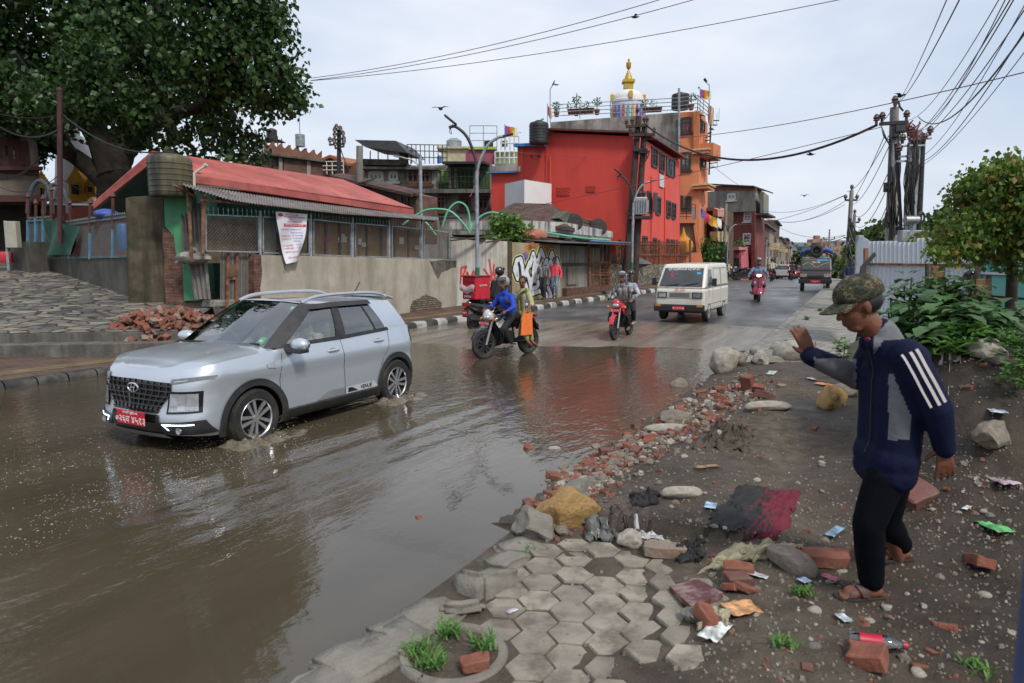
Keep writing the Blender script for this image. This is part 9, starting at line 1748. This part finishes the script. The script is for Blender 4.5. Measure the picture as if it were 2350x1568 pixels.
def gravel():
 mb=MB();q=random.Random(44)
 for i in range(5200):
  u=q.uniform(1240,2345);v=q.uniform(830,1566) if i % 3 else q.uniform(900,1250);p=gt(u,v)
  if p.z<-.01 or (v>1240 and u<1600 and q.random()<.8):continue
  r=q.uniform(.003,.012)*(1.7 if q.random()<.08 else 1);mb.m=q.choice((0,0,0,1,2,2,2,3));a=q.random()*6;P4=[p+V((math.cos(a+k*1.57)*r*q.uniform(.6,1.2),math.sin(a+k*1.57)*r*q.uniform(.6,1.2),-.002)) for k in range(4)];T4=[x.lerp(p,.35)+UP*r*q.uniform(.5,1.0) for x in P4]
  mb.add(P4+T4,[(4,5,6,7),(0,1,5,4),(1,2,6,5),(2,3,7,6),(3,0,4,7)])
 pa=[(1225,1225),(1300,1118),(1350,1080),(1420,1035),(1480,1005),(1540,970),(1580,935),(1650,905),(1730,870)]
 for i in range(1900):
  t=q.random()*(len(pa)-1.001);j=int(t);u=lerp(pa[j][0],pa[j+1][0],t-j)+q.gauss(22,34);v=lerp(pa[j][1],pa[j+1][1],t-j)+q.gauss(6,20);p=gt(u,v)
  if p.z<-.03:continue
  r=q.uniform(.010,.034);mb.m=q.choice((0,0,1,2,3,3,3));a=q.random()*6;P4=[p+V((math.cos(a+k*1.57)*r*q.uniform(.6,1.3),math.sin(a+k*1.57)*r*q.uniform(.6,1.2),-.004)) for k in range(4)];sl=V((q.gauss(0,.3),q.gauss(0,.3),0))*r;T4=[x.lerp(p,.25)+sl+UP*r*q.uniform(.4,1.2) for x in P4]
  mb.add(P4+T4,[(4,5,6,7),(0,1,5,4),(1,2,6,5),(2,3,7,6),(3,0,4,7)])
 mb.build('gravel',[STM[1],STM[0],STM[3],BRM[0]],kind='stuff',label='loose gravel and brick crumbs over the dirt',cat='gravel',uv=False)
gravel()
def pavers():
 HX=mat('hexagon_paver',(.25,.225,.18),.85,.25,6,bump=.4,bscale=45,blot=.75,bcol=(.09,.075,.055),blscale=4.5,island=.22);mb=MB();r=.122;q=random.Random(6);a0=R(-6)
 def inside(u,v):return v>1235+max(0,(u-1330)*.16) and u>1195+(1250-v)*.42-(0 if v<1400 else-15) and u<1640-max(0,v-1440)*.5 and not (v<1330 and u>1560) and (u-1040)**2/145**2+(v-1500)**2/78**2>1.15
 for i in range(-14,15):
  for j in range(2,34):
   x=i*r*1.5*1.03;y=(j*1.732+(i % 2)*.866)*r*1.03;X,Y=x*math.cos(a0)-y*math.sin(a0)+.1,y*math.cos(a0)+x*math.sin(a0)+1.4
   if Y<2.2:continue
   d=ray(CU,CV);dd=V((X,Y,.14-CH));k=dd.y*cT-dd.z*sT;u,v=CU+FPX*X/k,CV-FPX*(dd.z*cT+dd.y*sT)/k
   if not inside(u,v) or q.random()<.07:continue
   s,w_=sw((X,Y));z=zv(s,w_)+.004+q.uniform(-.006,.006);ti,tj=q.gauss(0,.018),q.gauss(0,.018);br=q.random()<.12
   for h in ((0,6),) if not br else ((0,3),(3,6)):
    P6=[(math.cos(m*math.pi/3+a0),math.sin(m*math.pi/3+a0)) for m in range(h[0],h[1]+(1 if br else 0))];g=.012 if br and h[0] else 0;lo=[V((X+c*r*.985+g,Y+e*r*.985+g,z-.07)) for c,e in P6];mi=[V((p.x,p.y,z-.007+c*r*ti+e*r*tj)) for p,(c,e) in zip(lo,P6)];to=[V((X+c*r*.945+g,Y+e*r*.945+g,z+.004+c*r*ti+e*r*tj)) for c,e in P6];n=len(P6)
    mb.add(lo+mi+to,[tuple(range(2*n,3*n))]+[(m+n,(m+1) % n+n,(m+1) % n+2*n,m+2*n) for m in range(n)]+[(m,(m+1) % n,(m+1) % n+n,m+n) for m in range(n)])
 mb.build('pavement',HX,kind='structure')
 KC=STM[3]
 for i,(u,v,a,b,c,rz,lab) in enumerate(((780,1560,.62,.3,.26,.9,'lowest broken kerb slab at the water, bottom left'),(870,1490,.60,.34,.26,.85,'second broken kerb slab beside the planter ring'),(960,1425,.52,.32,.26,.8,'third kerb slab, its tip cracked off'),(1120,1345,.36,.27,.26,.75,'tilted kerb block with a pale worn top'),(1170,1288,.32,.24,.2,.8,'weathered kerb block behind the tilted one'),(1200,1262,.3,.3,.14,.7,'flat concrete lump at the corner of the paving'),(1615,1545,.45,.4,.1,.3,'bare cement slab at the bottom of the paving'),(1060,1405,.26,.10,.07,.15,'thin pale slab above the planter ring'))):
  p=gt(u,v);me=bmesh.new();bmesh.ops.create_cube(me,size=1);bmesh.ops.scale(me,vec=(a,b,c),verts=me.verts);bmesh.ops.bevel(me,geom=me.edges[:],offset=.03,segments=2,affect='EDGES');bmesh.ops.subdivide_edges(me,edges=me.edges[:],cuts=3,use_grid_fill=True)
  for w in me.verts:w.co+=V((mn.noise(w.co*6+V((i*9,0,0))),mn.noise(w.co*6+V((0,i*9,0))),mn.noise(w.co*6+V((0,0,i*9)))))*.035
  m=bpy.data.meshes.new('kerb_block');me.to_mesh(m);me.free();m.polygons.foreach_set('use_smooth',[True]*len(m.polygons));m.materials.append(KC);o=put(m,'kerb_block',(p.x,p.y,(.135 if i != 3 else .19)-c/2+(.0 if i<6 else .03)),lab,'kerb block',rot=(.0 if i != 3 else-.25,.22 if i==3 else 0,rz))
 c=gt(1040,1500);t=thing('planter_ring','round concrete planter ring full of muddy water and grass at the bottom of the paving','planter',(c.x,c.y,.088));MB().lathe([(.215,-.12),(.215,.02),(.225,.035),(.262,.038),(.275,.02),(.275,-.12)],n=48).build('ring',KC,t);mb=MB();mb.lathe([(.216,.0),(0,.0)],n=40);mb.build('muddy_water',WATER,t)
 GR=leafm('grass_blade',(.05,.14,.02),(.13,.28,.05),.3);q=random.Random(12)
 for i,(u,v,n,h,lab) in enumerate(((1035,1462,60,.10,'tuft on the far rim of the planter ring'),(1110,1492,50,.10,'tuft on the right rim of the planter ring'),(985,1535,60,.09,'tuft at the lower left of the planter ring'),(960,1500,40,.1,'tuft at the left rim of the planter ring'),(1800,1482,60,.05,'small dark tuft left of the crushed bottle'),(1838,1365,50,.06,'small tuft by the front sandal'),(1213,1262,16,.05,'tiny tuft between the kerb block and the paving'),(1805,788,60,.14,'tuft at the pavement edge by the puddle'),(1880,715,70,.2,'tuft on the kerb of the far pavement'),(1850,735,70,.2,'second tuft on the kerb of the far pavement'),(2240,1540,40,.06,'dark tuft at the bottom right'))):
  p=gt(u,v);mb=MB()
  for _ in range(n):
   a=q.random()*6.28;d=V((math.cos(a),math.sin(a),0));r0=V((q.gauss(0,.03),q.gauss(0,.03),0));hh=h*q.uniform(.4,1.1);sd=V((-d.y,d.x,0))*.005;ps=[r0+d*hh*x*.8+UP*(hh*(x-.45*x*x))*1.2 for x in (0,.35,.7,1)]
   for k in range(3):w0,w1=(1,1,.7)[k],(1,.7,.05)[k];mb.add([ps[k]-sd*w0,ps[k]+sd*w0,ps[k+1]+sd*w1,ps[k+1]-sd*w1],[(0,1,2,3)])
  mb.build('grass_tuft',GR,label='green grass '+lab,cat='grass',loc=p+UP*.01,uv=False)
pavers()
def crumple(name,px,m,label,cat,h=.08,fr=4.,n=22,seed=0,lift=.015,mats=None):
 """a crumpled cloth over a pixel outline (four corners) lying on the ground"""
 c=[gt(u,v) for u,v in px];mb=MB()
 def f(i,j):
  u,v=i/n,j/n;p=c[0].lerp(c[1],u).lerp(c[3].lerp(c[2],u),v);e=min(u,1-u,v,1-v);p+=V((fbm(u*3,v*3,seed),fbm(u*3,v*3,seed+3),0))*.10;s,w_=sw(p)
  r=abs(fbm(u*fr,v*fr*.6,seed+5))+.35*abs(fbm(u*fr*2.5,v*fr*2,seed+9));return V((p.x,p.y,zv(s,w_)+(lift+.012)*min(1,e*9)-.012+h*(1.6*r)*min(1,e*6)))
 mb.grid(f,n,n,skip=lambda i,j:min(i,n-1-i,j,n-1-j)/n<.03+.16*fbm(i*.22,j*.22,seed+2))
 if mats:
  for k,fc in enumerate(mb.f):i,j=k // n,k % n;mb.mi[k]=1 if i/n>.50+.55*fbm(i*.05,j*.2,seed) else 0
 o=mb.build(name,mats or m,label=label,cat=cat);s=o.modifiers.new('t','SOLIDIFY');s.thickness=.006;return o
def litter():
 DKC,RDC=cloth('black_wet_cloth',(.018,.018,.018)),cloth('crimson_cloth',(.13,.008,.022));BUR=cloth('burlap_sack',(.33,.30,.20),blot=.4,bcol=(.07,.06,.04),blscale=5)
 crumple('torn_cloth',[(1610,1235),(1800,1255),(1850,1120),(1690,1115)],None,'torn black and crimson cloth spread on the mud','cloth',.055,6,46,2,mats=[DKC,RDC]);crumple('burlap_sack',[(1600,1318),(1730,1290),(1880,1250),(1870,1262)][:2]+[(1878,1275),(1690,1256)],BUR,'yellowish burlap sack crumpled below the torn cloth','sack',.12,4,34,7);crumple('dark_rag',[(1540,1290),(1610,1300),(1620,1240),(1560,1245)],DKC,'small dark rag beside the muddy brick','cloth',.07,5,22,11);crumple('brown_net',[(1390,1210),(1480,1225),(1500,1175),(1400,1160)],cloth('brown_net_cloth',(.085,.065,.055)),'brown crumpled netting right of the golden rock','cloth',.06,7,26,4)
 crumple('plastic_bag',[(1340,1240),(1400,1250),(1410,1195),(1345,1190)],mat('grey_plastic',(.12,.12,.11),.3,.4,8,coord='OBJ'),'grey plastic bag under the right side of the golden rock','bag',.12,4,24,8);crumple('white_bag',[(1430,1240),(1515,1245),(1510,1215),(1440,1212)],mat('white_plastic',(.5,.5,.5),.4,.15,6,coord='OBJ'),'white plastic bag above the tan stone','bag',.06,5,22,6);crumple('old_glove',[(1440,1165),(1515,1160),(1510,1130),(1450,1135)],DKC,'black shrivelled glove on the path','glove',.07,6,20,14)
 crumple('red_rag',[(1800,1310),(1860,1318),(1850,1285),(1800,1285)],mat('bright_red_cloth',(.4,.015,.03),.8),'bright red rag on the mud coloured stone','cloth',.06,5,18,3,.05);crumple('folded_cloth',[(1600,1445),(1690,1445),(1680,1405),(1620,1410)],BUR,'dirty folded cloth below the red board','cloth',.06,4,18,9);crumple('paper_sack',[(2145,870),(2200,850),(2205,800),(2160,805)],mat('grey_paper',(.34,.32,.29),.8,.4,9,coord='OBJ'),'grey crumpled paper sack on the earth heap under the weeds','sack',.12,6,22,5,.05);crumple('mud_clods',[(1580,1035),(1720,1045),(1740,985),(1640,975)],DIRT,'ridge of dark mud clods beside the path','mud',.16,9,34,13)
 p=gt(1595,1378);mb=MB();mb.prism([gt(u,v)+UP*.015 for u,v in ((1535,1362),(1600,1345),(1658,1378),(1588,1412))],UP*.03);mb.build('red_board',mat('red_board_paint',(.12,.035,.035),.6,.4,9,blot=.6,bcol=(.3,.26,.25),blscale=9),label='broken dark red board lying on the paving',cat='board')
 for i,(u,v,w_,h,c,lab) in enumerate(((1700,1403,.14,.17,(.5,.25,.1),'glossy colourful magazine page below the red board'),(1175,1408,.07,.03,(.55,.57,.62),'white paper slip on a hexagon paver'),(1735,1325,.13,.05,(.5,.5,.52),'white crumpled paper below the burlap sack'),(1845,1338,.06,.06,(.3,.4,.6),'blue and white wrapper by the red rag'),(1905,1332,.09,.05,(.4,.1,.15),'pink wrapper right of the burlap sack'),(1862,872,.16,.09,(.6,.6,.62),'white torn packet on the dirt bank'),(1890,885,.26,.12,(.45,.16,.05),'orange and silver packet on the dirt bank'),(1770,858,.4,.12,(.34,.4,.34),'pale green flattened sack beyond the dirt bank'),(2218,1170,.03,.1,(.5,.5,.5),'white stub on the dark slope'),(2303,1085,.12,.16,(.4,.3,.36),'pinkish plastic bag at the right edge'),(1935,1425,.08,.05,(.45,.5,.55),'pale paper scrap below the sandal'),(1630,1165,.08,.12,(.3,.42,.55),'light blue wrapper at the corner of the torn cloth'),(2280,1215,.12,.18,(.1,.35,.12),'green and clear plastic bag at the right'),(1915,1225,.2,.06,(.14,.25,.33),'blue plastic strip by the front leg'),(2280,1025,.1,.16,(.35,.4,.45),'clear plastic sheet on the slope'),(1620,1075,.06,.22,(.22,.14,.06),'curled brown strip in the mud clods'),(1640,1455,.2,.1,(.5,.52,.5),'white scrap on the dirt')) ):
  o=gt(u,v);a=RQ.random()*3;mb=MB();mb.grid(lambda x,y:V((w_*(x/6-.5),h*(y/6-.5),.014+.3*min(w_,h)*abs(fbm(x*.7,y*.7,i)))),6,6);q=mb.build('litter',mat('litter_%d' % i,c,.45,.8,22,coord='OBJ'),label=lab,cat='litter',loc=o+UP*.004,rz=a);s=q.modifiers.new('t','SOLIDIFY');s.thickness=.002
 p=gt(2010,1490)+UP*.035;t=thing('crushed_bottle','crushed clear drink bottle with a red label on the dirt','bottle',tuple(p),-.25);T=Matrix.Rotation(R(90),3,'Y');MB().lathe([(.0,-.12),(.03,-.118),(.034,-.1),(.031,-.03),(.034,.04),(.03,.07),(.014,.105),(.014,.12),(0,.121)],n=18,M=T).build('shell',glass('clear_plastic'),t);MB().lathe([(.0345,-.075),(.0325,-.03),(.0345,.02)],n=18,M=T,cap=False).build('label',mat('red_label',(.45,.01,.04),.4),t);MB().lathe([(.016,.108),(.016,.126),(0,.127)],n=12,M=T).build('lid',mat('red_lid',(.4,.02,.04),.4),t)
 mb=MB();q=random.Random(1);c=gt(2080,1085)
 for k in range(60):a=V((q.gauss(0,.10),q.gauss(0,.08),abs(q.gauss(0,.05))));mb.tube([c+a,c+a+V((q.gauss(0,.06),q.gauss(0,.06),q.uniform(-.02,.05))),c+a+V((q.gauss(0,.12),q.gauss(0,.1),-.02))],.002,3,cap=False)
 mb.build('dry_roots',mat('dry_straw',(.2,.17,.12),.9),label='tangle of dry pale roots on the slope behind the legs',cat='roots')
 mb=MB();mb.tube([V((.962,1.19,-.2)),V((.962,1.19,1.86))],.022,12);mb.build('blue_post',mat('blue_grey_post',(.05,.075,.16),.5,.2,4),label='thin blue post at the right edge of the picture, very near',cat='post')
 # foam specks and the splash round the tyres
 q=random.Random(31);mb=MB()
 for _ in range(3000):
  s=q.uniform(1.8,5.7);w_=5.2+abs(q.gauss(0,1.7));r=q.uniform(.002,.006)*(1 if q.random()<.95 else 1.8)
  if fbm(s*1.1,w_*1.6,5)<-.12:continue
  mb.lathe([(r,.0),(r*.7,r*.45),(0,r*.6)],SW(s,w_,wave(s,w_)),6,cap=False)
 mb.build('foam',mat('foam_bubbles',(.30,.29,.275),.3,.1),kind='stuff',label='flecks of foam scattered on the flood water in front of the car',cat='foam',uv=False);mb=MB()
 for lx in (1.15,-1.35):
  for k in range(300):
   a=abs(q.gauss(0,.42));c=SUV.matrix_basis @ V((lx+.22-a*1.3+q.gauss(0,.08),.80+abs(q.gauss(0,.10))+a*.10,0));r=q.uniform(.002,.007);z=max(0,.0+q.expovariate(22)*(1-min(.9,a)))
   mb.ball((c.x,c.y,z),(r*q.uniform(.8,2.2),r*q.uniform(.8,1.6),r*.8),6,4)
  def fz(i,j):
   a,c=i/40,j/14;p=SUV.matrix_basis @ V((lx+.40-1.25*a,.70+.42*c+.18*a,0));e=max(0,1-(abs(c-.35)/.6)**2)*(1-a)*min(1,a*8+.25);return V((p.x,p.y,-.03+.042*e**.5+.17*e*max(0,fbm(p.x*7,p.y*7,lx,5)+.12)**1.2*2))
  mb.grid(fz,40,14)
 mb.build('splash',mat('muddy_spray',(.15,.128,.095),.12,.2,20,coord='OBJ'),kind='stuff',label='muddy splash thrown up by the tyres of the silver car',cat='splash',uv=False)
litter()
